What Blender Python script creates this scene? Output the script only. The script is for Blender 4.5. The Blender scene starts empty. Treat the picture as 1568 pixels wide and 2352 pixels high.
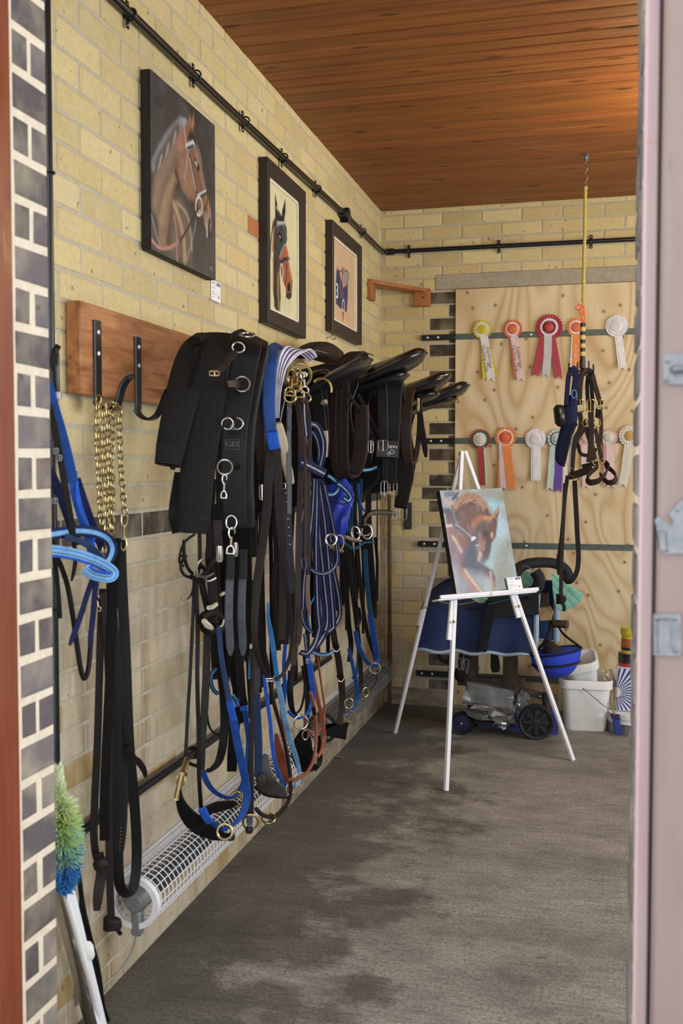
import bpy, bmesh, math, random
import numpy as np
from mathutils import Vector, Matrix, noise
random.seed(7)
R = random.Random(11)
SC = bpy.context.scene
COL = SC.collection
V = Vector

# ------------------------------------------------------------------ camera
FPX = 2340.0
PITCH = math.atan(104 / FPX)
YAW = math.atan(599 * math.cos(PITCH) / FPX)
EYE = V((0, 0, 1.40))
CF = V((-math.sin(YAW) * math.cos(PITCH), math.cos(YAW) * math.cos(PITCH), -math.sin(PITCH)))
CR = V((math.cos(YAW), math.sin(YAW), 0))
CU = CR.cross(CF)
XL, YB, ZC = -1.265, 5.873, 2.885      # left wall, back wall, ceiling
XR, YF = 3.0, 1.73                     # right wall, inner face of the front wall

def ray(px, py):
    return CF + CR * ((px - 784) / FPX) - CU * ((py - 1176) / FPX)
def hit(px, py, ax, val):              # where the sight line meets the plane coordinate[ax] = val
    d = ray(px, py)
    return EYE + d * ((val - EYE[ax]) / d[ax])
def L(px, py, d=0.0): return hit(px, py, 0, XL + d)     # d metres off the left wall
def B(px, py, d=0.0): return hit(px, py, 1, YB - d)     # d metres off the back wall
def G(px, py, z=0.0): return hit(px, py, 2, z)
def AY(px, py, y): return hit(px, py, 1, y)
def onplane(px, py, p0, n):
    d = ray(px, py)
    return EYE + d * ((p0 - EYE).dot(n) / d.dot(n))
def depth(p): return (p - EYE).dot(CF)
def pxm(p, n): return n * depth(p) / FPX               # n photo pixels at p in metres

# ------------------------------------------------------------------ materials
def lin(c):
    if isinstance(c, str):
        c = [int(c[i:i + 2], 16) / 255 for i in (0, 2, 4)]
    return tuple((x / 12.92 if x <= .04045 else ((x + .055) / 1.055) ** 2.4) for x in c)

class NT:
    def __init__(s, name):
        s.m = bpy.data.materials.new(name); s.m.use_nodes = True
        s.t = s.m.node_tree; s.n = s.t.nodes; s.l = s.t.links
        s.b = s.n['Principled BSDF']
    def node(s, typ, **kw):
        n = s.n.new(typ)
        for k, v in kw.items():
            if k.startswith('i_'):
                key = k[2:]
                key = int(key) if key.isdigit() else key.replace('_', ' ')
                n.inputs[key].default_value = v
            else: setattr(n, k, v)
        return n
    def link(s, a, b): s.l.new(a, b)
    def obj(s, scale=(1, 1, 1), rot=(0, 0, 0), src='Object'):
        tc = s.node('ShaderNodeTexCoord'); mp = s.node('ShaderNodeMapping')
        mp.inputs['Scale'].default_value = scale; mp.inputs['Rotation'].default_value = rot
        s.link(tc.outputs[src], mp.inputs[0]); return mp.outputs[0]
    def noise(s, vec, scale, detail=4, rough=.55, dist=0):
        n = s.node('ShaderNodeTexNoise'); n.inputs['Scale'].default_value = scale
        n.inputs['Detail'].default_value = detail; n.inputs['Roughness'].default_value = rough
        n.inputs['Distortion'].default_value = dist
        s.link(vec, n.inputs['Vector']); return n.outputs['Fac']
    def ramp(s, fac, stops):
        r = s.node('ShaderNodeValToRGB'); e = r.color_ramp.elements
        while len(e) > 1: e.remove(e[-1])
        for i, (p, c) in enumerate(stops):
            if isinstance(c, (int, float)): c = (c, c, c)
            el = e[0] if i == 0 else e.new(p)
            el.position = p; el.color = (*c, 1) if len(c) == 3 else c
        s.link(fac, r.inputs[0]); return r.outputs[0]
    def mix(s, fac, a, b, typ='MIX'):
        m = s.node('ShaderNodeMix', data_type='RGBA', blend_type=typ)
        for sock, v in ((m.inputs[0], fac), (m.inputs[6], a), (m.inputs[7], b)):
            if hasattr(v, 'is_linked') or hasattr(v, 'links'): s.link(v, sock)
            elif isinstance(v, (int, float)): sock.default_value = v
            else: sock.default_value = (*v, 1)
        return m.outputs[2]
    def math(s, op, a, b=0.0, c=0.0):
        m = s.node('ShaderNodeMath', operation=op)
        for i, v in enumerate((a, b, c)):
            if hasattr(v, 'links'): s.link(v, m.inputs[i])
            else: m.inputs[i].default_value = v
        return m.outputs[0]
    def bump(s, h, strength=.3, dist=.002):
        b = s.node('ShaderNodeBump'); b.inputs['Strength'].default_value = strength
        b.inputs['Distance'].default_value = dist
        s.link(h, b.inputs['Height']); s.link(b.outputs[0], s.b.inputs['Normal'])
    def color(s, c):
        if hasattr(c, 'links'): s.link(c, s.b.inputs['Base Color'])
        else: s.b.inputs['Base Color'].default_value = (*c, 1)
    def rough(s, r):
        if hasattr(r, 'links'): s.link(r, s.b.inputs['Roughness'])
        else: s.b.inputs['Roughness'].default_value = r

M = {}
def simple(name, col, rough=.5, metal=0.0, var=.12, nscale=60, bump=.15, coat=0):
    t = NT(name); c = lin(col); v = t.obj()
    n = t.noise(v, nscale)
    lo = tuple(x * (1 - var) for x in c); hi = tuple(min(1, x * (1 + var)) for x in c)
    t.color(t.ramp(n, [(.3, lo), (.7, hi)])); t.rough(rough)
    t.b.inputs['Metallic'].default_value = metal
    if coat: t.b.inputs['Coat Weight'].default_value = coat
    if bump: t.bump(n, bump, .001)
    M[name] = t.m; return t
def leather(name, col, rough=.45, wear=None, spec=.5):
    t = NT(name); c = lin(col); v = t.obj()
    g = t.noise(v, 420, 3); s = t.noise(v, 14, 4)
    lo = tuple(x * .75 for x in c); hi = tuple(min(1, x * 1.3) for x in c)
    cc = t.ramp(s, [(.3, lo), (.7, hi)])
    if wear: cc = t.mix(t.ramp(t.noise(v, 30, 6, .7), [(.6, 0), (.75, 1)]), cc, lin(wear))
    t.color(cc); t.rough(t.ramp(s, [(.3, rough - .08), (.7, rough + .12)]))
    t.b.inputs['Specular IOR Level'].default_value = spec
    t.bump(g, .25, .0008); M[name] = t.m
def webbing(name, col, rough=.8, freq=420):
    t = NT(name); c = lin(col); uv = t.obj(src='UV')
    w = t.node('ShaderNodeTexWave', bands_direction='Y'); w.inputs['Scale'].default_value = freq / 6.28 * .9
    t.link(uv, w.inputs['Vector'])
    w2 = t.node('ShaderNodeTexWave', bands_direction='X'); w2.inputs['Scale'].default_value = freq / 6.28 * .6
    t.link(uv, w2.inputs['Vector'])
    h = t.math('MULTIPLY', w.outputs['Fac'], w2.outputs['Fac'])
    n = t.noise(t.obj(), 25)
    lo = tuple(x * .8 for x in c); hi = tuple(min(1, x * 1.2) for x in c)
    t.color(t.ramp(n, [(.3, lo), (.7, hi)])); t.rough(rough)
    t.b.inputs['Specular IOR Level'].default_value = .25
    t.bump(h, .35, .0008); M[name] = t.m
leather('leather_black', '121112', .55, spec=.22)
leather('leather_black_shiny', '141416', .26)
leather('leather_seat', '151517', .24)
leather('leather_dark_brown', '201818', .6, spec=.25)
leather('leather_brown', '2c1f1b', .6, spec=.3)
leather('leather_chestnut', '8a4a34', .5)
leather('leather_slate', '33363f', .5)
leather('leather_grey', '54504c', .6)
leather('leather_matt', '111010', .8, spec=.12)
leather('leather_worn', '6e544a', .7)
leather('leather_cream', 'b7a892', .7, spec=.3)
webbing('web_girth_blue', '294a88'); webbing('web_blue', '1b4288'); webbing('web_bright_blue', '2253b4'); webbing('web_navy', '161e44')
webbing('web_light_blue', '73a3cc'); webbing('web_teal', '163f5c'); webbing('web_grey', 'a3a3aa')
webbing('web_white', 'd0cfd6'); webbing('web_denim', '283a5c'); webbing('web_black', '17171a')
webbing('web_sky', '3878b8'); webbing('web_royal', '2036b4'); webbing('web_purple_white', 'cfcbdd')
simple('brass', 'a8976a', .32, 1.0, .15, 40, .05); simple('steel', 'b9b7b2', .26, 1.0, .1, 40, .05)
simple('rail_grey', '56635f', .5, .2, .15, 40, .2); simple('dark_iron', '3a4247', .5, .5, .2, 50, .3); simple('black_plastic', '15161a', .35, 0, .15, 40, .1)
simple('black_enamel', '10151b', .3, 0, .15, 60, .1)
simple('white_paint', 'e9e9ee', .4, 0, .03, 30, .05); simple('white_plastic', 'eeeeec', .45, 0, .05, 20, .1)
simple('paper', 'f1f1f4', .7, 0, .02, 20, 0); simple('ink_blue', '2b3d94', .6, 0, .05, 20, 0)
simple('ink_grey', '9aa0b5', .7, 0, .05, 20, 0); simple('ink_red', 'c0282c', .6, 0, .05, 20, 0)
simple('frame_black', '2b2422', .5, 0, .12, 30, .2); simple('gilt', 'b9ad8c', .4, .5, .15, 80, .3)
simple('cream_trim', 'e4dccb', .5, 0, .1, 60, .1); simple('canvas_edge', '1a1718', .7, 0, .5, 12, .3)
simple('twine_orange', 'd4653c', .7); simple('rope_yellow', 'a59a55', .7, 0, .3, 200, .6)
simple('tape_yellow', 'b9a468', .5); simple('rubber', '1c1d20', .7, 0, .2, 50, .3)
simple('wheel_blue', '232a52', .5); simple('quilt_light_blue', '9fb4c9', .8, 0, .08, 90, .4)
simple('blue_plastic', '27357e', .45); simple('red_plastic', '8c2b25', .5)
simple('can_yellow', 'd2c63a', .4); simple('can_orange', 'b5682f', .45); simple('can_dark', '2d2530', .4)
simple('rust_rod', '5d4c37', .7, .3, .3, 60, .4); simple('cable_grey', '9c978c', .6)
simple('cap_grey', '85878a', .5, .3); simple('steel_dull', '8a8d92', .42, .9, .2, 60, .2)
simple('screw_white', 'e0e2e6', .3, .6); simple('dust', '54483a', .9, 0, .4, 80, .8)
simple('concrete_lintel', 'a69d8c', .85, 0, .12, 40, .4); simple('wood_pale', 'a98a5d', .6, 0, .2, 25, .2)
simple('helmet_blue', '2843c8', .75, 0, .12, 180, .5); simple('pad_black', '17181c', .8, 0, .15, 90, .4)
simple('plume_green', 'bccf80', .9, 0, .15, 40, 0); simple('plume_blue', '3c84c0', .9, 0, .15, 40, 0)
simple('plume_teal', '9cc7b0', .9, 0, .15, 40, 0); simple('plume_pale', 'd6dfbd', .9, 0, .15, 40, 0)

# ------------------------------------------------------------------ mesh builder
class MB:
    def __init__(s): s.v = []; s.f = []; s.mi = []; s.uv = {}; s.col = None
    def add(s, verts, faces, mi=0, uvs=None):
        o = len(s.v); s.v += [tuple(v) for v in verts]
        for k, f in enumerate(faces):
            if uvs: s.uv[len(s.f)] = [uvs[i] for i in f]
            s.f.append(tuple(o + i for i in f)); s.mi.append(mi if isinstance(mi, int) else mi[k])
        return s
    def box(s, lo, hi, mi=0, bev=0.0):
        lo, hi = V(lo), V(hi)
        if bev <= 0:
            x0, y0, z0 = lo; x1, y1, z1 = hi
            return s.add([(x0,y0,z0),(x1,y0,z0),(x1,y1,z0),(x0,y1,z0),(x0,y0,z1),(x1,y0,z1),(x1,y1,z1),(x0,y1,z1)],
                  [(0,3,2,1),(4,5,6,7),(0,1,5,4),(1,2,6,5),(2,3,7,6),(3,0,4,7)], mi)
        return s.obox((lo + hi) / 2, V((1,0,0)), V((0,1,0)), V((0,0,1)), (hi - lo), mi, bev)
    def obox(s, c, ax, ay, az, size, mi=0, bev=0.0):
        """box with its own axes; bev chamfers every edge"""
        c = V(c); hx, hy, hz = [k / 2 for k in size]
        ax, ay, az = V(ax).normalized(), V(ay).normalized(), V(az).normalized()
        if bev <= 0:
            P = [c + ax*(sx*hx) + ay*(sy*hy) + az*(sz*hz) for sz in (-1,1) for sx, sy in ((-1,-1),(1,-1),(1,1),(-1,1))]
            return s.add(P, [(0,3,2,1),(4,5,6,7),(0,1,5,4),(1,2,6,5),(2,3,7,6),(3,0,4,7)], mi)
        b = min(bev, hx*.9, hy*.9, hz*.9)
        bm = bmesh.new(); bmesh.ops.create_cube(bm, size=1)
        for v in bm.verts: v.co = V((v.co.x*hx*2, v.co.y*hy*2, v.co.z*hz*2))
        bmesh.ops.bevel(bm, geom=bm.edges[:], offset=b, segments=1, affect='EDGES')
        bm.verts.index_update()
        P = [c + ax*v.co.x + ay*v.co.y + az*v.co.z for v in bm.verts]
        F = [[v.index for v in f.verts] for f in bm.faces]; bm.free()
        return s.add(P, F, mi)
    def tube(s, pts, r, n=8, mi=0, closed=False, caps=True, flat=1.0, flatdir=None):
        pts = [V(p) for p in pts]; N = len(pts)
        rs = r if isinstance(r, (list, tuple)) else [r] * N
        T = []
        for i in range(N):
            a = pts[(i - 1) % N] if (closed or i > 0) else pts[i]
            b = pts[(i + 1) % N] if (closed or i < N - 1) else pts[i]
            d = (b - a); T.append(d.normalized() if d.length > 1e-9 else V((0,0,1)))
        up = V((0,0,1)) if abs(T[0].z) < .9 else V((1,0,0))
        if flatdir is not None: up = V(flatdir)
        u = (up - T[0] * up.dot(T[0])).normalized(); verts = []
        for i in range(N):
            u = (u - T[i] * u.dot(T[i]))
            u = u.normalized() if u.length > 1e-6 else T[i].orthogonal().normalized()
            w = T[i].cross(u)
            for k in range(n):
                a = 2 * math.pi * k / n
                verts.append(pts[i] + u * (math.cos(a) * rs[i] * flat) + w * (math.sin(a) * rs[i]))
        F = []
        for i in range(N if closed else N - 1):
            j = (i + 1) % N
            for k in range(n):
                F.append((i*n+k, i*n+(k+1)%n, j*n+(k+1)%n, j*n+k))
        if caps and not closed:
            F.append(tuple(range(n))[::-1]); F.append(tuple((N-1)*n + k for k in range(n)))
        return s.add(verts, F, mi)
    def cyl(s, a, b, r, n=16, mi=0, r2=None):
        return s.tube([a, b], [r, r if r2 is None else r2], n, mi)
    def ring(s, c, nrm, R_, r, n=28, m=8, mi=0, a0=0, a1=2*math.pi, ex=1.0, xdir=None):
        nrm = V(nrm).normalized()
        x = V(xdir) if xdir is not None else (V((0,0,1)) if abs(nrm.z) < .9 else V((1,0,0)))
        x = (x - nrm * x.dot(nrm)).normalized(); y = nrm.cross(x)
        full = abs((a1 - a0) - 2*math.pi) < 1e-6
        k = n if full else n + 1
        P = [V(c) + x*(math.cos(a0 + (a1-a0)*i/n)*R_*ex) + y*(math.sin(a0 + (a1-a0)*i/n)*R_) for i in range(k)]
        return s.tube(P, r, m, mi, closed=full)
    def lathe(s, prof, c, axis=(0,0,1), n=32, mi=0, xdir=None):
        axis = V(axis).normalized()
        x = V(xdir) if xdir is not None else axis.orthogonal()
        x = (x - axis * x.dot(axis)).normalized(); y = axis.cross(x); c = V(c); vs = []
        for r, h in prof:
            for k in range(n):
                a = 2*math.pi*k/n; vs.append(c + axis*h + x*(math.cos(a)*r) + y*(math.sin(a)*r))
        F = []
        for i in range(len(prof)-1):
            for k in range(n): F.append((i*n+k, i*n+(k+1)%n, (i+1)*n+(k+1)%n, (i+1)*n+k))
        if prof[0] != prof[-1] and prof[0][0] > 1e-6: F.append(tuple(range(n))[::-1])
        if prof[0] != prof[-1] and prof[-1][0] > 1e-6: F.append(tuple((len(prof)-1)*n+k for k in range(n)))
        return s.add(vs, F, mi if isinstance(mi, int) else [mi[min(i//n, len(mi)-1)] for i in range(len(F))])
    def loft(s, rings, mi=0, closed=True, caps=True, uv=True):
        n = len(rings[0]); vs = [p for r in rings for p in r]; F = []; uvs = []
        acc = 0
        for i, r in enumerate(rings):
            if i: acc += (V(r[0]) - V(rings[i-1][0])).length
            a2 = 0
            for k in range(n):
                if k: a2 += (V(r[k]) - V(r[k-1])).length
                uvs.append((a2, acc))
        for i in range(len(rings)-1):
            for k in range(n if closed else n-1):
                F.append((i*n+k, i*n+(k+1)%n, (i+1)*n+(k+1)%n, (i+1)*n+k))
        if caps and closed:
            F.append(tuple(range(n))[::-1]); F.append(tuple((len(rings)-1)*n+k for k in range(n)))
        return s.add(vs, F, mi, uvs)
    def prism(s, poly, off, mi=0):
        """poly: points (flat outline); off: extrusion vector"""
        n = len(poly); off = V(off)
        vs = [V(p) for p in poly] + [V(p) + off for p in poly]
        F = [tuple(range(n))[::-1], tuple(range(n, 2*n))] + [(i, (i+1)%n, n+(i+1)%n, n+i) for i in range(n)]
        return s.add(vs, F, mi)
    def ribbon(s, pts, w, t=.004, face=None, side=None, stripes=None, mi=0, tip=False, closed=False):
        """a strap: chamfered rectangular section swept along pts. w: width or widths; face: wanted outward normal
        (vector, list or function of the point); side: fixed width direction; stripes: [(fraction, material index)]"""
        N = len(pts); ws = list(w) if isinstance(w, (list, tuple)) else [w] * N
        st = stripes or [(1.0, mi)]
        cuts = [0]
        for fr, _ in st: cuts.append(cuts[-1] + fr)
        tot = cuts[-1]; cuts = [c / tot for c in cuts]
        K = len(cuts); sec = 2 * K + 2
        verts = []; uvs = []; acc = 0; prevS = None
        for i in range(N):
            a = pts[i-1] if i > 0 else (pts[-2] if closed else pts[i]); b = pts[i+1] if i < N-1 else (pts[1] if closed else pts[i])
            T = (b - a).normalized() if (b - a).length > 1e-9 else V((0,0,-1))
            if i: acc += (pts[i] - pts[i-1]).length
            if side is not None:
                S = V(side[i]) if isinstance(side, list) else V(side); S = (S - T * S.dot(T))
            else:
                f = face[i] if isinstance(face, list) else (face(pts[i]) if callable(face) else (face if face is not None else (EYE - pts[i])))
                S = T.cross(V(f))
            if S.length < 1e-5: S = prevS or T.orthogonal()
            S = S.normalized()
            if prevS is not None and S.dot(prevS) < 0 and side is None: S = -S
            prevS = S; Nn = S.cross(T).normalized()
            W = ws[i]; c = min(t * .35, W * .2); h = t / 2; p = pts[i]
            row = []
            xs = [-W/2 + c + (W - 2*c) * q for q in cuts]
            for x in xs: row.append((x, h))
            row.append((W/2, 0.0))
            for x in reversed(xs): row.append((x, -h))
            row.append((-W/2, 0.0))
            for x, z in row:
                verts.append(p + S * x + Nn * z); uvs.append((x, acc))
        F = []; mis = []
        smi = [q for _, q in st]
        ids = smi + [smi[-1], smi[-1]] + smi[::-1] + [smi[0], smi[0]]
        ids = ids[:sec]
        for i in range(N - 1):
            for k in range(sec):
                F.append((i*sec+k, (i+1)*sec+k, (i+1)*sec+(k+1)%sec, i*sec+(k+1)%sec)); mis.append(ids[k])
        F.append(tuple(range(sec))); mis.append(smi[0])
        F.append(tuple((N-1)*sec + k for k in range(sec))[::-1]); mis.append(smi[0])
        return s.add(verts, F, mis, uvs)
    def build(s, name, mats, parent=None, smooth=40):
        me = bpy.data.meshes.new(name)
        me.from_pydata(s.v, [], s.f)
        if not isinstance(mats, (list, tuple)): mats = [mats]
        for m in mats: me.materials.append(M[m] if isinstance(m, str) else m)
        me.polygons.foreach_set('material_index', s.mi)
        if s.uv:
            ul = me.uv_layers.new(name='UVMap'); data = np.zeros(len(me.loops) * 2)
            for pi, p in enumerate(me.polygons):
                u = s.uv.get(pi)
                if u:
                    for q, li in enumerate(p.loop_indices): data[2*li:2*li+2] = u[q]
            ul.data.foreach_set('uv', data)
        if s.col is not None:
            ca = me.color_attributes.new('bc', 'FLOAT_COLOR', 'POINT')
            ca.data.foreach_set('color', np.array(s.col, dtype=np.float32).ravel())
        me.validate(); me.update()
        bm = bmesh.new(); bm.from_mesh(me); bmesh.ops.recalc_face_normals(bm, faces=bm.faces[:]); bm.to_mesh(me); bm.free()
        if smooth:
            me.shade_smooth(); me.set_sharp_from_angle(angle=math.radians(smooth))
        o = bpy.data.objects.new(name, me); COL.objects.link(o)
        if parent is not None: o.parent = parent
        return o

def spline(pts, n=6):
    """Catmull-Rom through the points; tuples longer than 3 carry extra values along"""
    P = [np.array(p, float) for p in pts]
    if len(P) < 3 or n <= 1: return P
    out = []
    for i in range(len(P) - 1):
        p0 = P[max(i-1, 0)]; p1, p2 = P[i], P[i+1]; p3 = P[min(i+2, len(P)-1)]
        for k in range(n):
            t = k / n
            out.append(.5 * ((2*p1) + (-p0+p2)*t + (2*p0-5*p1+4*p2-p3)*t*t + (-p0+3*p1-3*p2+p3)*t**3))
    out.append(P[-1]); return out
def VS(pts, n=6): return [V(p[:3]) for p in spline([tuple(p) for p in pts], n)]

# ------------------------------------------------------------------ naming, grouping
def tag(o, label=None, cat=None, group=None, kind=None):
    if label: o['label'] = label
    if cat: o['category'] = cat
    if group: o['group'] = group
    if kind: o['kind'] = kind
    return o
THINGS = []
def thing(name, label, cat, group=None):
    o = bpy.data.objects.new(name, None); o.empty_display_size = .05; COL.objects.link(o)
    tag(o, label, cat, group); THINGS.append(o); return o
def single(o, label, cat, group=None, kind=None):
    tag(o, label, cat, group, kind); THINGS.append(o); return o
def struct(o): o['kind'] = 'structure'; return o
def settle():
    """put every thing's origin at its base"""
    for o in THINGS:
        pts = []
        def walk(q):
            if q.type == 'MESH': pts.extend(q.data.vertices[i].co for i in range(0, len(q.data.vertices), 1))
            for c in q.children: walk(c)
        walk(o)
        if not pts: continue
        A = np.array(pts); c = V(((A[:,0].min()+A[:,0].max())/2, (A[:,1].min()+A[:,1].max())/2, A[:,2].min()))
        if o.type == 'MESH': o.data.transform(Matrix.Translation(-c))
        o.location = c
        for ch in o.children: ch.matrix_parent_inverse = Matrix.Translation(-c)
def text(body, size, origin, xdir, ydir, name, mat, parent=None, extrude=.0004, align='CENTER', spacing=1.0):
    cu = bpy.data.curves.new(name, 'FONT'); cu.body = body; cu.size = size; cu.extrude = extrude
    cu.align_x = align; cu.align_y = 'CENTER'; cu.resolution_u = 3; cu.space_line = spacing
    to = bpy.data.objects.new(name, cu); COL.objects.link(to)
    dg = bpy.context.evaluated_depsgraph_get()
    me = bpy.data.meshes.new_from_object(to.evaluated_get(dg)); bpy.data.objects.remove(to)
    x = V(xdir).normalized(); y = V(ydir); y = (y - x * y.dot(x)).normalized(); z = x.cross(y)
    mt = Matrix((( x.x, y.x, z.x, origin[0]), (x.y, y.y, z.y, origin[1]), (x.z, y.z, z.z, origin[2]), (0,0,0,1)))
    me.transform(mt); me.materials.clear(); me.materials.append(M[mat]); me.name = name
    o = bpy.data.objects.new(name, me); COL.objects.link(o)
    if parent is not None: o.parent = parent
    return o
# ------------------------------------------------------------------ the room shell
def brick_material(name, stain=True):
    t = NT(name); v = t.obj()
    at = t.node('ShaderNodeAttribute'); at.attribute_name = 'bc'; c = at.outputs['Color']
    n1 = t.noise(v, 9, 5); n2 = t.noise(v, 70, 4, .65); n3 = t.noise(v, 240, 2)
    c = t.mix(t.ramp(n2, [(.35, .22), (.7, 0)]), c, lin('7c6640'), 'MIX')
    c = t.mix(t.ramp(n1, [(.45, 0), (.8, .4)]), c, lin('d5c8a6'), 'MIX')
    specks = t.ramp(t.noise(v, 34, 2, .4), [(.715, 0), (.74, .55)])
    c = t.mix(specks, c, lin('4a3c28'))
    if stain:      # brown runs and paler patches on the lower wall
        vs = t.obj((6, 6, .8))
        run = t.ramp(t.noise(vs, 1.4, 4, .6), [(.53, 0), (.70, .75)])
        sep = t.node('ShaderNodeSeparateXYZ'); t.link(t.obj(), sep.inputs[0])
        low = t.ramp(t.math('MULTIPLY', sep.outputs['Z'], .5), [(.45, 1), (.66, 0)])
        c = t.mix(t.math('MULTIPLY', run, low), c, lin('86704f'))
        pale_n = t.ramp(t.noise(t.obj((5, 5, 1.2)), 1.1, 5, .6), [(.5, 0), (.7, .5)])
        c = t.mix(t.math('MULTIPLY', pale_n, low), c, lin('d2c9b9'))
    t.color(c); t.rough(.9); t.b.inputs['Specular IOR Level'].default_value = .2
    h = t.math('ADD', t.math('MULTIPLY', n2, .7), t.math('MULTIPLY', n3, .35))
    t.bump(h, .55, .003); M[name] = t.m
def mortar_material(name, a, b):
    t = NT(name); v = t.obj(); n = t.noise(v, 45, 5, .7)
    t.color(t.ramp(n, [(.3, lin(a)), (.7, lin(b))])); t.rough(.95); t.bump(n, .6, .004); M[name] = t.m
brick_material('brick'); brick_material('brick_pier', False)
mortar_material('mortar', 'ada58f', 'c5bda7'); mortar_material('mortar_cream', 'c6b9a3', 'd9cdb8')

def jit(c, a, r=R):
    k = 1 + r.uniform(-a, a)
    return tuple(max(0, min(1, x * k * (1 + r.uniform(-a, a) * .25))) for x in c)
YEL = [lin(c) for c in ('d6c38e', 'd9c793', 'd1be8c', 'dccb9a', 'cdba89', 'd7c592')]
PALE = [lin(c) for c in ('c3b49a', 'bcad93', 'c8bba3', 'b7a88d', 'c4b8a2')]
DARKB = [lin(c) for c in ('3c3838', '45403f', '383437', '4a4442')]
BLUEB = [lin(c) for c in ('57535a', '625d62', '504d53', '6b666a', '5b565a')]
def brick_mesh(O, U, Nn, bricks, proud=.004, ch=.004):
    """bricks: (u0, u1, z0, z1, colour); O origin, U along the wall, Nn out of the wall"""
    mb = MB(); mb.col = []
    O, U, Nn = V(O), V(U), V(Nn); Z = V((0, 0, 1)); r = random.Random(3)
    for u0, u1, z0, z1, c in bricks:
        pr = proud + r.uniform(-.0012, .0012)
        j = [r.uniform(-.0013, .0013) for _ in range(8)]
        base = [(u0, z0), (u1, z0), (u1, z1), (u0, z1)]
        ins = [(u0+ch+j[0], z0+ch+j[1]), (u1-ch+j[2], z0+ch+j[3]), (u1-ch+j[4], z1-ch+j[5]), (u0+ch+j[6], z1-ch+j[7])]
        vs = [O + U*a + Z*b - Nn*.01 for a, b in base] + [O + U*(a+x) + Z*(b+y) + Nn*pr*.35 for (a, b), x, y in zip(base, j[:4], j[4:])] + [O + U*a + Z*b + Nn*pr for a, b in ins]
        F = [(8, 9, 10, 11)]
        for k in range(4):
            q = (k+1) % 4
            F += [(k, q, 4+q, 4+k), (4+k, 4+q, 8+q, 8+k)]
        mb.add(vs, F); mb.col += [(*c, 1)] * 12
    return mb
CO = .075; J = .005
def courses(z0=0.0, z1=ZC):
    k = 0
    while z0 + k * CO < z1:
        yield k, z0 + k*CO + J, min(z0 + (k+1)*CO - J, z1); k += 1

# left wall: stretcher bond, one dark course, one orange brick
bl = []; rr = random.Random(21)
for k, a, b in courses():
    u = -.225 + (.1125 if k % 2 else 0) + .03
    while u < YB - YF:
        u0, u1 = max(u + J, 0), min(u + .225 - J, YB - YF)
        if u1 - u0 > .02:
            zc = (a + b) / 2
            if k == 16: c = jit(rr.choice(DARKB), .1, rr)
            else:
                f = max(0, min(1, (1.62 - zc) / .5 + rr.uniform(-.2, .2)))
                p, q = rr.choice(YEL), rr.choice(PALE)
                c = jit(tuple(x*(1-f) + y*f for x, y in zip(p, q)), .05, rr)
                if zc < 1.15 and rr.random() < .08: c = jit(lin('ad9468'), .06, rr)
            if k == 30 and abs(u0 + YF - 3.50) < .12: c = lin('b9764c')
            bl.append((u0, u1, a, b, c))
        u += .225
wl = struct(brick_mesh((XL, YF, 0), (0, 1, 0), (1, 0, 0), bl, .003).build('wall_left', 'brick', smooth=0))
wb_ = MB().box((XL - .2, 1.3, -.05), (XL, YB + .2, ZC + .1))
struct(wb_.build('wall_left_core', 'mortar', wl, smooth=0))

# back wall: yellow bricks, dark quoin beside the boarded doorway, concrete lintel
bk = []; OX = XL; rr = random.Random(5); W = XR - XL
for k, a, b in courses(.008):
    u = -.225 + (.1125 if k % 2 else 0) + .02
    zc = (a + b) / 2; row = []
    limit = W if zc > 2.50 else (-.78 - XL)
    if 2.40 < zc < 2.50: limit = -.945 - XL
    q0 = limit if zc > 2.40 else ((-.978 - XL) if k % 2 else (-.866 - XL))
    while u < limit:
        u0, u1 = max(u + J, 0), min(u + .225 - J, limit)
        if zc < 2.40 and u1 > q0 - J: u1 = q0 - J
        if u1 - u0 > .02 and u0 < q0:
            dark = (k == 16 and u0 > .12)
            c = jit(rr.choice(DARKB), .12, rr) if dark else jit(rr.choice(YEL if zc > 1.0 or rr.random() < .5 else PALE), .07, rr)
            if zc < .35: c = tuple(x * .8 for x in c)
            row.append((u0, u1, a, b, c))
        u += .225
    if zc < 2.40: row.append((q0 + J, -.78 - XL, a, b, jit(rr.choice(DARKB), .12, rr)))
    bk += row
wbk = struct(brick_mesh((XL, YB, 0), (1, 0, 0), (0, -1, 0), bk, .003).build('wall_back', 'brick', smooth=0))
struct(MB().box((XL - .2, YB, -.05), (XR + .2, YB + .2, ZC + .1)).build('wall_back_core', 'mortar', wbk, smooth=0))
struct(MB().box((-.945, YB - .006, 2.415), (XR, YB + .01, 2.505), 0, .004).build('trim_1', 'concrete_lintel'))

# front wall with the doorway; its reveals are dark engineering brick in cream mortar
XDL, XDR, ZD = -1.01, .052, 2.62
fw = MB(); fw.box((XL - .2, 1.5, -.05), (XDL, YF, ZC + .1)); fw.box((XDR, 1.5, -.05), (XR + .2, YF, ZC + .1)); fw.box((XDL, 1.5, ZD), (XDR, YF, ZC + .1))
wf = struct(fw.build('wall_front', 'mortar_cream', smooth=0))
pb = []; rr = random.Random(9)
for k, a, b in courses(0, ZD):
    a += .0035; b -= .0035
    if k % 2: segs = [(.120, .230)]
    else: segs = [(.120, .1665), (.1825, .230)]
    if k % 2: segs.append((0, .105))
    else: segs.append((0, .105))
    for s0, s1 in segs: pb.append((s0 + rr.uniform(-.003, .003), s1 - (0 if s1 > .22 else rr.uniform(0, .003)), a, b, jit(rr.choice(BLUEB), .1, rr)))
struct(brick_mesh((XDL, 1.5, 0), (0, 1, 0), (1, 0, 0), pb, .003, .005).build('wall_front_pier', 'brick_pier', wf, smooth=0))
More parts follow.
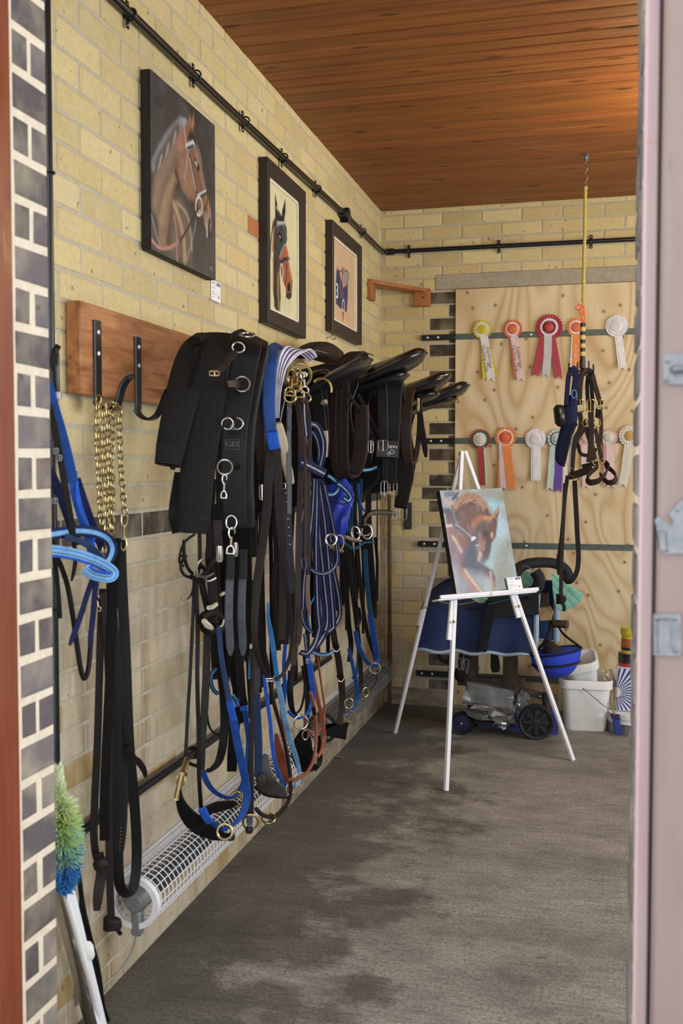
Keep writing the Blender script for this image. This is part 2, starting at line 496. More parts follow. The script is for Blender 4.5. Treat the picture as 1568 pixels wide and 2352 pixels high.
pb = [(s0, s1, a + .002, b - .002, jit(rr.choice(BLUEB), .1, rr)) for k, a, b in courses(0, ZD) for s0, s1 in (((0, .105), (.118, .23)) if k % 2 else ((0, .05), (.06, .11), (.122, .23)))]
struct(brick_mesh((XDR, 1.5, 0), (0, 1, 0), (-1, 0, 0), pb, .004, .004).build('wall_front_reveal', 'brick_pier', wf, smooth=0))

# right wall (outside the view) with its window opening
WY0, WY1, WZ0, WZ1 = 2.3, 4.6, 1.0, 2.3
rw = MB()
rw.box((XR, YF, -.05), (XR + .2, YB, WZ0)); rw.box((XR, YF, WZ1), (XR + .2, YB, ZC + .1))
rw.box((XR, YF, WZ0), (XR + .2, WY0, WZ1)); rw.box((XR, WY1, WZ0), (XR + .2, YB, WZ1))
t = NT('wall_paint'); t.color(lin('c3ae7c')); t.rough(.9); M['wall_paint'] = t.m
struct(rw.build('wall_right', 'wall_paint', smooth=0))

# boarded ceiling, boards across the room
t = NT('ceiling_wood'); v = t.obj((.6, 9, 9)); at = t.node('ShaderNodeAttribute'); at.attribute_name = 'bc'
g = t.noise(v, 4, 6, .6, .3); f = t.noise(t.obj((1.2, 30, 30)), 9, 3)
kn = t.node('ShaderNodeTexVoronoi', feature='F1', voronoi_dimensions='2D'); kn.inputs['Scale'].default_value = 1.0
t.link(t.obj((1.6, 6, 1)), kn.inputs['Vector'])
c = t.ramp(g, [(.28, lin('69391a')), (.5, lin('824c22')), (.72, lin('96602d'))])
c = t.mix(t.ramp(f, [(.45, 0), (.8, .35)]), c, lin('683a1c'))
c = t.mix(t.ramp(kn.outputs['Distance'], [(.03, .8), (.075, 0)]), c, lin('341c0e'))
c = t.mix(1.0, c, at.outputs['Color'], 'MULTIPLY')
t.color(c); t.rough(t.ramp(g, [(.3, .42), (.7, .52)])); t.b.inputs['Specular IOR Level'].default_value = .35; t.bump(f, .12, .001); M['ceiling_wood'] = t.m
mb = MB(); mb.col = []; y = YF; rr = random.Random(2)
BW = .083
while y < YB:
    n0 = len(mb.v)
    x0 = XL - .05
    mb.obox(((x0 + XR) / 2, y + BW/2, ZC + .009), (1,0,0), (0,1,0), (0,0,1), (XR - x0 + .1, BW - .0016, .018), 0, .006)
    k = .84 + rr.random() * .3
    mb.col += [(k, k * rr.uniform(.93, 1.05), k * rr.uniform(.88, 1.05), 1)] * (len(mb.v) - n0); y += BW
ce = struct(mb.build('ceiling', 'ceiling_wood', smooth=0))
struct(MB().box((XL - .2, 1.3, ZC + .02), (XR + .2, YB + .2, ZC + .12)).build('ceiling_backing', 'dust', ce, smooth=0))  # unseen backing slab, added to stop light leaking between the boards

# brushed concrete floor, stained along the tack wall
t = NT('concrete_floor'); v = t.obj(); vb = t.obj((3.5, 26, 1), (0, 0, .03))
big = t.noise(v, 1.3, 6, .62); mid = t.noise(t.obj((1.6, 3.2, 1)), 2.0, 8, .7); fine = t.noise(v, 95, 5, .75); grit = t.noise(v, 210, 3, .6); br = t.noise(vb, 2.4, 6, .75)
c = t.ramp(mid, [(.3, lin('827e78')), (.5, lin('a29d95')), (.72, lin('b9b4aa'))])
c = t.mix(t.ramp(br, [(.46, 0), (.66, .5)]), c, lin('625d57'))
c = t.mix(t.ramp(fine, [(.38, .6), (.54, 0)]), c, lin('4a4641'))
c = t.mix(t.ramp(grit, [(.58, 0), (.70, .45)]), c, lin('c9c4b8'))
c = t.mix(t.ramp(big, [(.52, 0), (.66, .55)]), c, lin('57524c'))
sp = t.node('ShaderNodeTexVoronoi'); sp.inputs['Scale'].default_value = 19; t.link(v, sp.inputs['Vector'])
c = t.mix(t.ramp(sp.outputs['Distance'], [(.05, .6), (.09, 0)]), c, lin('b5aa98'))
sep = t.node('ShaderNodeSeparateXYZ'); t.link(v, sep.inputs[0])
wn = t.noise(t.obj((1.2, 1.5, 1)), 2.1, 6, .66)       # dark wear patches, denser towards the tack wall
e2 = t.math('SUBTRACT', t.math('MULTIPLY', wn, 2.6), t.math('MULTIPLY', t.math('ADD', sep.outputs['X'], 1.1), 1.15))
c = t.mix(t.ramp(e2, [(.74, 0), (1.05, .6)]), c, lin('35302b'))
t.color(c); t.rough(t.ramp(mid, [(.3, .72), (.7, .92)])); t.b.inputs['Specular IOR Level'].default_value = .3
t.bump(t.math('ADD', t.math('MULTIPLY', br, .7), t.math('ADD', t.math('MULTIPLY', fine, .8), t.math('MULTIPLY', grit, .5))), .6, .007); M['concrete_floor'] = t.m
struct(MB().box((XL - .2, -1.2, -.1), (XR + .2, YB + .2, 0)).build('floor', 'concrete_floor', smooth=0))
t = NT('plinth_mat'); v = t.obj(); n = t.noise(t.obj((3, 3, 9)), 4, 6, .65)
t.color(t.ramp(n, [(.3, lin('6f6353')), (.55, lin('9a8d78')), (.75, lin('aea290'))])); t.rough(.9); t.bump(n, .5, .004); M['plinth_mat'] = t.m
struct(MB().box((XL, 3.95, -.01), (XL + .028, YB, .125), 0, .006).build('baseboard_left', 'plinth_mat'))
struct(MB().box((XL + .02, YB - .012, -.01), (-.78, YB + .005, .1), 0, .004).build('baseboard_back', 'plinth_mat'))

# timber door frame and the open door leaf
def paint_wood(name, a, b, chip, rough=.35):
    t = NT(name); v = t.obj((14, 14, 1.6)); n = t.noise(v, 3, 6, .6); q = t.noise(t.obj((16, 16, 5)), 2, 5, .7)
    c = t.ramp(n, [(.3, lin(a)), (.7, lin(b))])
    c = t.mix(t.ramp(q, [(.63, 0), (.7, .8)]), c, lin(chip)); t.color(c); t.rough(t.ramp(q, [(.3, rough), (.7, rough + .25)])); t.bump(n, .15, .002); M[name] = t.m
paint_wood('frame_varnish', '642b15', '75371f', '3e1c11', .3)
paint_wood('frame_pink', 'c9aeb0', 'd3b9b8', 'd39382', .5)
paint_wood('door_paint', '907d78', '998781', '866f69', .5)
fr = MB(); fr.box((-1.10, 1.455, 0), (-.966, 1.545, 2.6), 0, .004); fr.box((-.980, 1.462, 0), (-.960, 1.505, 2.6), 0, .004)
struct(fr.build('trim_2', 'frame_varnish'))
struct(MB().box((.0505, 1.455, 0), (.0697, 1.53, 2.6), 0, .003).build('trim_3', 'frame_pink'))
struct(MB().box((.0697, 1.462, 0), (.14, 1.498, 2.6)).build('gap_shade_strip', 'black_plastic'))  # black strip paints in the shade of the gap beside the door
dl = struct(MB().box((.0702, 1.372, .02), (.88, 1.416, 2.55), 0, .004).build('door_1', 'door_paint'))
# ------------------------------------------------------------------ hardware on the door
DYF = 1.372
def DP(px, py, d=0): return hit(px, py, 1, DYF - d)
def plate(name, label, pts, bumps, mat='steel_dull'):
    t_ = thing(name, label, 'door hardware')
    P = [DP(x, y, .0) for x, y in pts]
    MB().prism(P, (0, -.004, 0)).build('back_plate', mat, t_)
    for nm, f in bumps: f(t_, nm)
    return t_
def bolt_head(x, y, r=.0035):
    def f(p, nm): MB().lathe([(r, 0), (r*.9, r*.5), (r*.4, r*.8), (0, r*.85)], DP(x, y, .004), (0,-1,0), 12).build(nm, 'steel_dull', p)
    return f
def hbar(x0, y0, x1, y1, r, n='loop_handle'):
    def f(p, nm):
        a, b = DP(x0, y0, .004), DP(x1, y1, .004); o = V((0, -.011, 0))
        MB().tube(VS([a, a + o*.8, (a*3 + b)/4 + o, (a + b*3)/4 + o, b + o*.8, b], 5), r, 8).build(nm, 'steel_dull', p)
    return f
plate('latch_plate', 'rounded galvanised staple plate high on the brown door', [(1522,818),(1530,813),(1600,813),(1604,820),(1602,878),(1596,884),(1530,883),(1522,876)],
      [('bolt_head', bolt_head(1532, 828)), ('bolt_head', bolt_head(1532, 872)), ('staple', hbar(1546, 850, 1585, 850, .004))])
plate('hasp_hinge', 'angled galvanised hasp with a slot, middle of the brown door', [(1503,1195),(1508,1187),(1514,1186),(1536,1205),(1546,1200),(1544,1192),(1534,1180),(1570,1142),(1610,1142),(1610,1270),(1522,1272),(1514,1240)],
      [('knuckle', lambda p, nm: MB().cyl(DP(1518,1222,.008), DP(1522,1262,.008), .006, 12).build(nm, 'steel_dull', p)), ('bolt_head', bolt_head(1530, 1262)), ('bolt_head', bolt_head(1556, 1170))])
plate('flush_ring_plate', 'square galvanised bolt keep with lifted lip, low on the brown door', [(1500,1410),(1562,1408),(1565,1500),(1560,1506),(1500,1503)],
      [('lip', lambda p, nm: MB().box(DP(1511,1492,.004), DP(1538,1426,.014), 0, .003).build(nm, 'steel_dull', p)), ('bolt_head', bolt_head(1508, 1420)), ('bolt_head', bolt_head(1550, 1420)), ('bolt_head', bolt_head(1550, 1493)), ('bolt_head', bolt_head(1508, 1494))])

# ------------------------------------------------------------------ conduits
def saddle_clip(parent, c, axis, out, r=.014):
    axis, out = V(axis), V(out); up = axis.cross(out)
    mb = MB(); mb.ring(c, axis, r + .002, .003, 16, 6, a0=0, a1=2*math.pi)
    for s in (-1, 1): mb.obox(V(c) + up * s * (r + .012) - out * (r*.7), axis, up, out, (.016, .022, .004), 0, .001)
    mb.obox(V(c) - out * r, axis, up, out, (.016, r*1.6, r*1.2), 0, .001)
    k = mb.build('saddle_clip', 'black_enamel', parent)
    for s in (-1, 1): MB().lathe([(.004, 0), (.003, .003), (0, .0035)], V(c) + up*s*(r+.014) - out*(r*.7 - .002), out, 10).build('screw', 'steel', k)
cd = thing('electrical_conduit', 'black steel conduit running along the top of the yellow left wall', 'conduit')
X0 = XL + .024
pl = VS([(X0, 1.9, 2.612), (X0, 2.6, 2.616), (X0, 3.2, 2.615), (X0, 3.9, 2.626), (X0, 4.9, 2.640), (X0, 5.6, 2.642), (X0, 5.79, 2.642), (X0 + .015, 5.835, 2.643), (X0 + .05, YB - .026, 2.644)], 4)
MB().tube(pl, .0125, 12).build('pipe', 'black_enamel', cd)
for px, py in ((300,30),(450,172),(563,280),(652,360),(729,434),(833,525)):
    q = L(px, py, .024); saddle_clip(cd, (X0, q.y, 2.615 + (q.y - 2.6) * .011), (0,1,0), (1,0,0))
q = L(795, 490, .03)
MB().lathe([(0, 0), (.036, 0), (.036, .04), (.033, .045), (0, .046)], (XL, q.y, 2.638), (1,0,0), 24).build('junction_box', 'black_enamel', cd)
for dy in (-.05, .05): MB().lathe([(.017, -.02), (.019, -.012), (.019, .012), (.017, .02)], (X0, q.y + dy, 2.638), (0,1,0), 16).build('coupling', 'black_enamel', cd)
cb = thing('electrical_conduit', 'black steel conduit crossing the back wall under the ceiling', 'conduit')
MB().tube([V((XL + .072, YB - .026, 2.644)), V((0, YB - .026, 2.642)), V((1.4, YB - .026, 2.640))], .0125, 12).build('pipe', 'black_enamel', cb)
MB().lathe([(.017, -.025), (.019, -.018), (.019, .018), (.017, .025)], (XL + .06, YB - .026, 2.644), (1,0,0), 16).build('coupling', 'black_enamel', cb)
for px, py in ((938,575),(1145,567),(1357,556)):
    q = B(px, py, .026); saddle_clip(cb, (q.x, YB - .026, 2.6425), (1,0,0), (0,-1,0))
cv = thing('electrical_conduit', 'black vertical conduit in the corner behind the dark brick pier', 'conduit')
a, b = L(110, 60, .03), L(146, 1720, .03)
yv = L(122, 900, .03).y
MB().tube([V((XL + .022, yv, .62)), V((XL + .022, yv, 1.9)), V((XL + .022, yv, ZC))], .0125, 12).build('pipe', 'black_enamel', cv)
zc = L(140, 1398, .03).z; saddle_clip(cv, (XL + .022, yv, zc), (0,0,1), (1,0,0), .016)
zc = L(120, 398, .03).z; saddle_clip(cv, (XL + .022, yv, zc), (0,0,1), (1,0,0), .014)
lp = thing('water_pipe', 'black pipe running low on the left wall behind the hanging straps', 'pipe')
MB().tube([V((XL + .03, 1.9, .503)), V((XL + .03, 4.6, .503))], .014, 12).build('pipe', 'black_enamel', lp)
for yy in (2.95, 3.9): MB().ring((XL + .03, yy, .503), (0,1,0), .017, .005, 16, 6).build('pipe_clip', 'black_enamel', lp)
MB().obox((XL + .012, L(265,1860,.02).y, .56), (1,0,0), (0,1,0), (0,0,1), (.02, .02, .16), 0, .003).build('clamp', 'cap_grey', lp)

# ------------------------------------------------------------------ plywood, rails, shelf, small things on the back wall
t = NT('plywood'); v = t.obj((1.0, 1, .34)); 
n0 = t.noise(v, 1.9, 2, .45, .5); wv = t.math('MULTIPLY', n0, 130); sn = t.math('SINE', wv)
fi = t.noise(t.obj((60, 60, 2.5)), 3, 5, .6); bl_ = t.noise(t.obj(), 1.3, 4)
c = t.ramp(t.math('ADD', t.math('MULTIPLY', sn, .34), .5), [(.18, lin('dfceaa')), (.55, lin('d6c29a')), (.74, lin('d0b88c')), (.84, lin('c3a578'))])
c = t.mix(t.ramp(fi, [(.4, 0), (.75, .5)]), c, lin('c8ab86'))
c = t.mix(t.ramp(bl_, [(.4, 0), (.7, .4)]), c, lin('e2d5b6'))
kn = t.node('ShaderNodeTexVoronoi', voronoi_dimensions='2D'); kn.inputs['Scale'].default_value = 5.5; kn.inputs['Randomness'].default_value = 1; t.link(t.obj((1, 1, 1), (math.pi/2, 0, 0)), kn.inputs['Vector'])
c = t.mix(t.ramp(kn.outputs['Distance'], [(.03, .85), (.06, .15), (.12, 0)]), c, lin('7d5c3c'))
t.color(c); t.rough(.62); t.bump(fi, .15, .001); M['plywood'] = t.m
PY = .020
single(MB().box((-.824, YB - PY, .015), (1.62, YB - .005, 2.413), 0, .002).build('plywood_board', 'plywood'), 'large pale plywood sheet covering the doorway in the back wall', 'board')
for px, py, lab in ((968, 776, 'long dark iron rail behind the upper row of rosettes'), (975, 1013, 'long dark iron rail behind the lower row of rosettes'),
               (960, 1249, 'long dark iron rail behind the painting on the easel'), (955, 1546, 'lowest dark iron rail, behind the wheeled trolley')):
    q = B(px, py, PY + .008); r_ = thing('wall_rail', lab, 'rail')
    x0 = q.x
    mb = MB(); mb.box((-.824, YB - PY - .009, q.z - .016), (1.62, YB - PY - .001, q.z + .016), 0, .002)
    mb.build('bar', 'rail_grey', r_)
    MB().box((x0, YB - PY - .010, q.z - .016), (-.8245, YB - .005, q.z + .016), 0, .002).build('black_end', 'black_enamel', r_)  # rail's left end over the bricks is black, the rest grey
    for dx in (.035, .095, .62, 1.25): MB().lathe([(.007, 0), (.007, .002), (.004, .004), (0, .0045)], (x0 + dx, YB - PY - .009, q.z), (0,-1,0), 14).build('screw', 'screw_white', r_)
simple('shelf_wood', 'a4683a', .55, 0, .25, 30, .2)
sh = thing('corner_shelf', 'small wooden corner shelf on two blocks above the saddles', 'shelf')
za, zb = 2.322, 2.43
MB().box((XL, 5.50, za), (XL + .03, 5.60, zb), 0, .004).build('block', 'shelf_wood', sh)
MB().box((-1.062, YB - .045, za), (-.968, YB, zb - .008), 0, .004).build('block', 'shelf_wood', sh)
MB().prism([(XL, 5.55, zb - .02), (XL + .03, 5.52, zb - .02), (-.985, YB - .05, zb - .03), (-.985, YB, zb - .03), (-1.06, YB, zb - .03), (XL, 5.70, zb - .02)], (0, 0, .02)).build('plank', 'shelf_wood', sh)
MB().lathe([(.006, 0), (.006, .002), (0, .003)], (-1.01, YB - .045, 2.37), (0,-1,0), 12).build('screw', 'dark_iron', sh)
pm = thing('metal_plate', 'dark rectangular metal plate on the back wall bricks above the rod', 'plate')
MB().box((-1.123, YB - .014, 1.035), (-1.076, YB - .004, 1.19), 0, .002).build('plate', 'dark_iron', pm)
for z in (1.06, 1.165): MB().lathe([(.004, 0), (.003, .002), (0, .003)], (-1.1, YB - .014, z), (0,-1,0), 10).build('screw', 'steel_dull', pm)
rd = B(896, 1190, .06)
mb = MB().cyl((-1.195, YB - .055, .012), (-1.205, YB - .03, 1.24), .011, 14); mb.cyl((-1.1955, YB - .054, .25), (-1.1962, YB - .052, .42), .014, 14)
single(mb.build('metal_rod', 'rust_rod'), 'thin rusty rod standing upright in the far left corner', 'rod')

# ------------------------------------------------------------------ heaters with mesh guards
def heater(y0, y1, label, wr=.0015, wm='white_paint', rm='white_paint'):
    h = thing('tubular_heater', label, 'heater'); cx, cz, r = XL + .078, .246, .066
    g = MB(); n = max(4, int((y1 - y0) / .025))
    for i in range(n + 1): g.ring((cx, y0 + (y1-y0)*i/n, cz), (0,1,0), r, wr, 28, 5)
    for k in range(19):
        a = 2*math.pi*k/19; p = V((cx + math.cos(a)*(r+.001), 0, cz + math.sin(a)*(r+.001)))
        g.tube([V((p.x, y0, p.z)), V((p.x, y1, p.z))], wr, 5)
    g.build('wire_guard', wm, h)
    c = MB(); c.lathe([(r - .012, 0), (r + .003, 0), (r + .003, .018), (r - .001, .018), (r - .001, .004), (r - .012, .004), (r - .012, 0)], (cx, y0 - .004, cz), (0,1,0), 36); c.build('guard_rim', rm, h)
    MB().cyl((cx, y0 + .03, cz), (cx, y1 - .02, cz), .026, 24).build('heating_tube', 'dark_iron', h)
    e = MB(); e.lathe([(0, -.02), (.022, -.02), (.03, -.008), (.03, .045)], (cx, y0 + .012, cz), (0,1,0), 24); e.obox((cx + .004, y0 + .01, cz - .055), (1,0,0), (0,1,0), (0,0,1), (.03, .03, .07), 0, .006); e.build('end_cap', 'cap_grey', h)
    MB().box((XL + .001, y0 + .08, .262), (XL + .012, y1, .296), 0, .002).build('bracket_rail', 'white_paint', h)
    return h, cx, cz
h1, cx, cz = heater(2.43, 4.02, 'white mesh guarded tubular heater low on the left wall, nearest the door')
MB().tube(VS([(cx + .004, 2.43, cz - .085), (cx - .002, 2.43, .13), (cx - .02, 2.41, .085), (XL + .02, 2.36, .05), (XL + .006, 2.28, .07)], 6), .004, 8).build('cable', 'cable_grey', h1)
heater(4.30, 5.62, 'white mesh guarded tubular heater in the far corner under the hanging straps', .0011, 'cap_grey', 'dark_iron')  # grey wires and dark rim paint in the shade of the corner
single(MB().box((XL, 2.245, .055), (XL + .012, 2.262, .30), 0, .002).build('cable_trunking', 'cable_grey'), 'short pale cable trunking on the wall beside the near heater', 'trunking')

# ------------------------------------------------------------------ timber board with hooks
t = NT('hook_board_wood'); v = t.obj((9, 1.0, 9)); n = t.noise(v, 4, 7, .62, .7); s = t.noise(t.obj(), 5, 4)
c = t.ramp(n, [(.3, lin('6d3f26')), (.5, lin('a56d44')), (.72, lin('bd8655'))]); c = t.mix(t.ramp(s, [(.5, 0), (.7, .65)]), c, lin('7a4a2e'))
t.color(c); t.rough(t.ramp(n, [(.3, .28), (.7, .5)])); t.bump(n, .2, .002); M['hook_board_wood'] = t.m
single(MB().box((XL + .006, 2.235, 1.577), (XL + .045, 5.35, 1.80), 0, .003).build('hook_board', 'hook_board_wood'), 'long dark wooden board on the left wall carrying the iron hooks', 'board')
def hook(label, bar, curve, wpx):
    h = thing('wall_hook', label, 'hook')
    top = L(*bar, .049); y0 = top.y
    pts = [top] + [AY(x, y, y0) for x, y in curve]
    pts[1] = V((XL + .049, y0, pts[1].z))
    w = .034
    path = VS(pts, 6)
    MB().ribbon(path, [w] * (len(path) - 3) + [w*.95, w*.85, w*.6], .007, side=(0, 1, 0)).build('hook_bar', 'black_enamel', h)
    for f in (.16, .45):
        z = top.z + (pts[1].z - top.z) * f
        MB().lathe([(.0065, 0), (.006, .002), (.003, .0035), (0, .004)], (XL + .052, y0, z), (1,0,0), 14).build('screw', 'screw_white', h)
hook('black iron hook at the board end, holding the brass chains', (223, 736), [(216,905),(222,925),(236,938),(254,941),(271,925),(281,890),(292,872),(308,862)], 18)
hook('empty black iron hook on the board beside the woven sleeve', (316, 774), [(311,920),(317,948),(338,963),(357,957),(370,936),(379,912),(386,897),(396,889)], 18)
ey = thing('screw_eye', 'small brass screw eye in the wall under the rightmost framed picture', 'screw eye')
q = L(747, 776, 0); MB().tube([q, q + V((.03, .0, .003))], .0022, 8).build('shank', 'brass', ey)
MB().ring(q + V((.04, 0, .003)), (0, 1, .2), .011, .0024, 20, 8).build('eye', 'brass', ey)
# ------------------------------------------------------------------ pictures
class Paint:
    """paints brush strokes on a grid of vertices; to_uv turns a stroke's point into picture coordinates (metres)"""
    def __init__(s, w, h, nx, bg, seed=0):
        s.w, s.h, s.nx = w, h, nx; s.ny = int(round(nx * h / w))
        s.u, s.v = np.meshgrid(np.linspace(0, w, s.nx), np.linspace(0, h, s.ny))
        s.c = np.zeros((s.ny, s.nx, 3)) + np.array(lin(bg)); s.rng = np.random.default_rng(seed)
    def _noise(s, k):
        a = s.rng.random((max(2, s.ny // k + 2), max(2, s.nx // k + 2)))
        yi = np.linspace(0, a.shape[0] - 1.001, s.ny); xi = np.linspace(0, a.shape[1] - 1.001, s.nx)
        y0, x0 = yi.astype(int), xi.astype(int); fy, fx = (yi - y0)[:, None], (xi - x0)[None]
        fy = fy*fy*(3-2*fy); fx = fx*fx*(3-2*fx)
        return (a[y0][:, x0]*(1-fy)*(1-fx) + a[y0+1][:, x0]*fy*(1-fx) + a[y0][:, x0+1]*(1-fy)*fx + a[y0+1][:, x0+1]*fy*fx)
    def cloud(s, col, k=20, lo=.45, hi=.75, amt=.6):
        n = np.clip((s._noise(k)*.65 + s._noise(max(2, k//3))*.35 - lo) / (hi - lo), 0, 1)[..., None] * amt
        s.c = s.c*(1-n) + np.array(lin(col))*n
    def _blend(s, m, col, k=6, var=.16):
        m = m[..., None]; n = 1 + (s._noise(k)[..., None] - .5) * 2 * var
        s.c = s.c*(1-m) + np.clip(np.array(lin(col)) * n, 0, 1)*m
    def poly(s, pts, col, soft=.004, a=1.0, var=.16):
        P = np.array(pts); x, y = s.u, s.v; inside = np.zeros_like(x, bool); dist = np.full_like(x, 9.)
        n = len(P)
        for i in range(n):
            x1, y1 = P[i]; x2, y2 = P[(i+1) % n]
            c = ((y1 > y) != (y2 > y)) & (x < (x2-x1)*(y-y1)/((y2-y1) if abs(y2-y1) > 1e-12 else 1e-12) + x1); inside ^= c
            dist = np.minimum(dist, s._seg(x1, y1, x2, y2))
        sd = np.where(inside, dist, -dist); s._blend(np.clip(sd/soft + .5, 0, 1) * a, col, 6, var)
    def _seg(s, x1, y1, x2, y2):
        dx, dy = x2-x1, y2-y1; L2 = dx*dx + dy*dy + 1e-12
        t = np.clip(((s.u-x1)*dx + (s.v-y1)*dy)/L2, 0, 1)
        return np.hypot(s.u - x1 - t*dx, s.v - y1 - t*dy)
    def line(s, pts, r, col, soft=.003, a=1.0, var=.12, r2=None):
        P = spline(pts, 4); m = np.zeros_like(s.u); N = len(P) - 1
        for i in range(N):
            rr_ = r + ((r2 - r) * i / N if r2 is not None else 0)
            m = np.maximum(m, np.clip((rr_ - s._seg(*P[i], *P[i+1]))/soft + .5, 0, 1))
        s._blend(m * a, col, 5, var)
    def mesh(s, name, parent, o, ud, vd, mat='oil_paint', lift=0.0):
        """o: top-left corner; ud right, vd down (unit vectors)"""
        o, ud, vd = V(o), V(ud), V(vd); me = bpy.data.meshes.new(name)
        g_ = s.c.mean(2, keepdims=True); s.c = s.c*.8 + g_*.2
        U, Vv = s.u.ravel(), s.v.ravel()
        co = np.array(o)[None] + U[:, None]*np.array(ud)[None] + Vv[:, None]*np.array(vd)[None]
        idx = np.arange(s.nx*s.ny).reshape(s.ny, s.nx)
        F = np.stack([idx[:-1,:-1], idx[1:,:-1], idx[1:,1:], idx[:-1,1:]], -1).reshape(-1, 4)
        me.from_pydata(co.tolist(), [], F.tolist()); me.materials.append(M[mat])
        ca = me.color_attributes.new('bc', 'FLOAT_COLOR', 'POINT')
        ca.data.foreach_set('color', np.concatenate([s.c.reshape(-1, 3), np.ones((s.nx*s.ny, 1))], 1).astype(np.float32).ravel())
        ob = bpy.data.objects.new(name, me); COL.objects.link(ob); ob.parent = parent; return ob
for nm, rg, sp in (('oil_paint', .42, .5), ('pastel_paint', .75, .2), ('oil_gloss', .36, .5)):
    t = NT(nm); at = t.node('ShaderNodeAttribute'); at.attribute_name = 'bc'; t.color(at.outputs['Color']); t.rough(rg)
    t.b.inputs['Specular IOR Level'].default_value = sp
    t.bump(t.noise(t.obj(), 380, 3), .18, .0008); M[nm] = t.m

# --- unframed dark canvas: bay horse's head in a bridle
DC = .035; q0, q1 = L(345, 158, DC), L(493, 638, DC)
y0c, y1c, z0c, z1c = L(345, 300, DC).y, L(494, 450, DC).y, 2.008, 2.506
cvs = thing('canvas_painting', 'unframed dark canvas painting of a bay horse in a bridle, nearest the door', 'painting')
MB().box((XL + .005, y0c, z0c), (XL + DC - .001, y1c, z1c), 0, .003).build('stretched_canvas', 'canvas_edge', cvs)
p = Paint(y1c - y0c, z1c - z0c, 150, '35363a', 1)
def m1(x, y):
    h = L(320 + x/4.611, 140 + y/4.611, DC); return (h.y - y0c, z1c - h.z)
def A(*pts): return [m1(x, y) for x, y in pts]
p.cloud('4a4d52', 26, .4, .8, .7); p.cloud('26262a', 18, .5, .8, .7)
# neck
p.poly(A((150,1180),(260,960),(390,740),(430,690),(500,760),(470,1000),(400,1300),(360,1560),(330,1800),(290,1960),(215,1960),(195,1700),(140,1560)), '6b5648', .02)
p.poly(A((215,1960),(200,1650),(260,1400),(380,1170),(410,1260),(360,1560),(310,1900),(270,1970)), '85674c', .02)
p.line(A((170,1500),(230,1200),(350,940),(440,830)), .022, '8a7460', .03, .7)
p.line(A((235,1700),(290,1420),(370,1230)), .014, '9a7d5c', .02, .8)
p.line(A((300,1900),(345,1600),(390,1330)), .014, '3a2a26', .02, .8)
p.line(A((390,1190),(420,1280),(410,1340)), .012, '2a1f1e', .016, .9)
# chest behind
p.poly(A((350,1560),(390,1450),(450,1450),(520,1620),(560,1850),(560,2180),(440,2110),(330,2050),(340,1800)), '5e5247', .02)
p.line(A((370,1520),(430,1700),(470,1900),(480,2110)), .012, 'b08a5e', .014, .9)
p.line(A((400,1500),(500,1620),(540,1800),(555,2000)), .006, 'a8937a', .008, .7)
# head
p.poly(A((400,720),(470,660),(520,690),(575,760),(620,900),(650,1060),(690,1300),(740,1500),(760,1640),(770,1740),(745,1800),(715,1850),(690,1760),(640,1620),(590,1500),(520,1480),(440,1330),(400,1180),(400,900)), '7c5238', .012)
p.poly(A((430,1000),(520,960),(570,1120),(590,1330),(560,1460),(470,1370),(420,1180)), '93694a', .03)
p.poly(A((400,740),(460,700),(500,830),(480,940),(420,1010),(395,900)), '9a6a50', .02)
p.line(A((600,960),(650,1180),(700,1400),(745,1600)), .01, 'a87850', .014, .8)
p.line(A((600,880),(640,1000),(660,1180),(690,1330)), .009, '6f6a70', .01, .8)
p.poly(A((500,1480),(600,1480),(650,1600),(690,1700),(700,1800),(640,1720),(580,1600)), '3b2823', .016)
p.poly(A((690,1620),(745,1600),(765,1740),(735,1830),(690,1740)), '8f8078', .014)
p.line(A((745,1690),(735,1780),(742,1850)), .008, '1c1718', .008)
p.line(A((715,1740),(716,1860)), .004, 'b9b4b0', .004)
# mane, ears, forelock
p.line(A((440,650),(330,770),(230,930),(150,1110)), .016, '7b7e84', .014, .9)
p.line(A((400,700),(290,870),(180,1080)), .01, '4a4a4e', .01, .8)
for k in range(7): p.line(A((420-36*k, 690+62*k),(400-40*k, 800+66*k)), .004, '9a9da2' if k % 2 else '3d3c40', .005, .8)
p.line(A((440,635),(490,640)), .010, '8a9296', .008)
p.poly(A((490,690),(540,560),(552,660),(520,780),(495,800)), '8f5f42', .006)
p.poly(A((545,690),(575,540),(582,660),(560,750)), 'a06a45', .006)
p.poly(A((520,760),(560,740),(600,830),(610,900),(560,860),(515,830)), '221c1e', .012)
# eye, bridle
p.line(A((590,1085),(612,1100),(622,1130)), .012, '1a1618', .006); p.line(A((585,1075),(615,1080)), .004, 'a58b78', .004)
p.line(A((598,1095),(606,1110)), .004, 'b9c0c6', .003)
p.line(A((470,670),(482,780),(498,900)), .0045, '9aa0a4', .003)
p.line(A((505,915),(570,878)), .011, 'c9ccce', .004); p.line(A((505,930),(570,900)), .006, '4a3d3c', .004)
p.line(A((510,940),(500,1100),(478,1240)), .0042, '8e989c', .003, .9)
p.line(A((540,1010),(575,1220),(600,1360),(620,1450)), .0055, '2a2426', .003); p.line(A((535,1030),(570,1220),(598,1370)), .0022, 'b4bac0', .002)
p.line(A((615,1440),(700,1385),(718,1390)), .010, '2d2628', .004); p.line(A((615,1425),(705,1370)), .004, 'b9b6b6', .003)
p.line(A((715,1390),(722,1480),(690,1580)), .0045, '3a3234', .003)
el = [(630 + 34*math.cos(a), 1540 + 95*math.sin(a)) for a in np.linspace(0, 6.283, 16)]
p.line(A(*el), .0042, 'c8c6c2', .003); p.line(A((630,1600),(665,1600)), .006, 'aaa6a2', .004)
p.line(A((608,1590),(520,1760),(430,1910)), .005, '231e20', .003)
p.line(A((600,1700),(560,1900),(495,2120)), .0025, '8f9aa0', .003, .8)
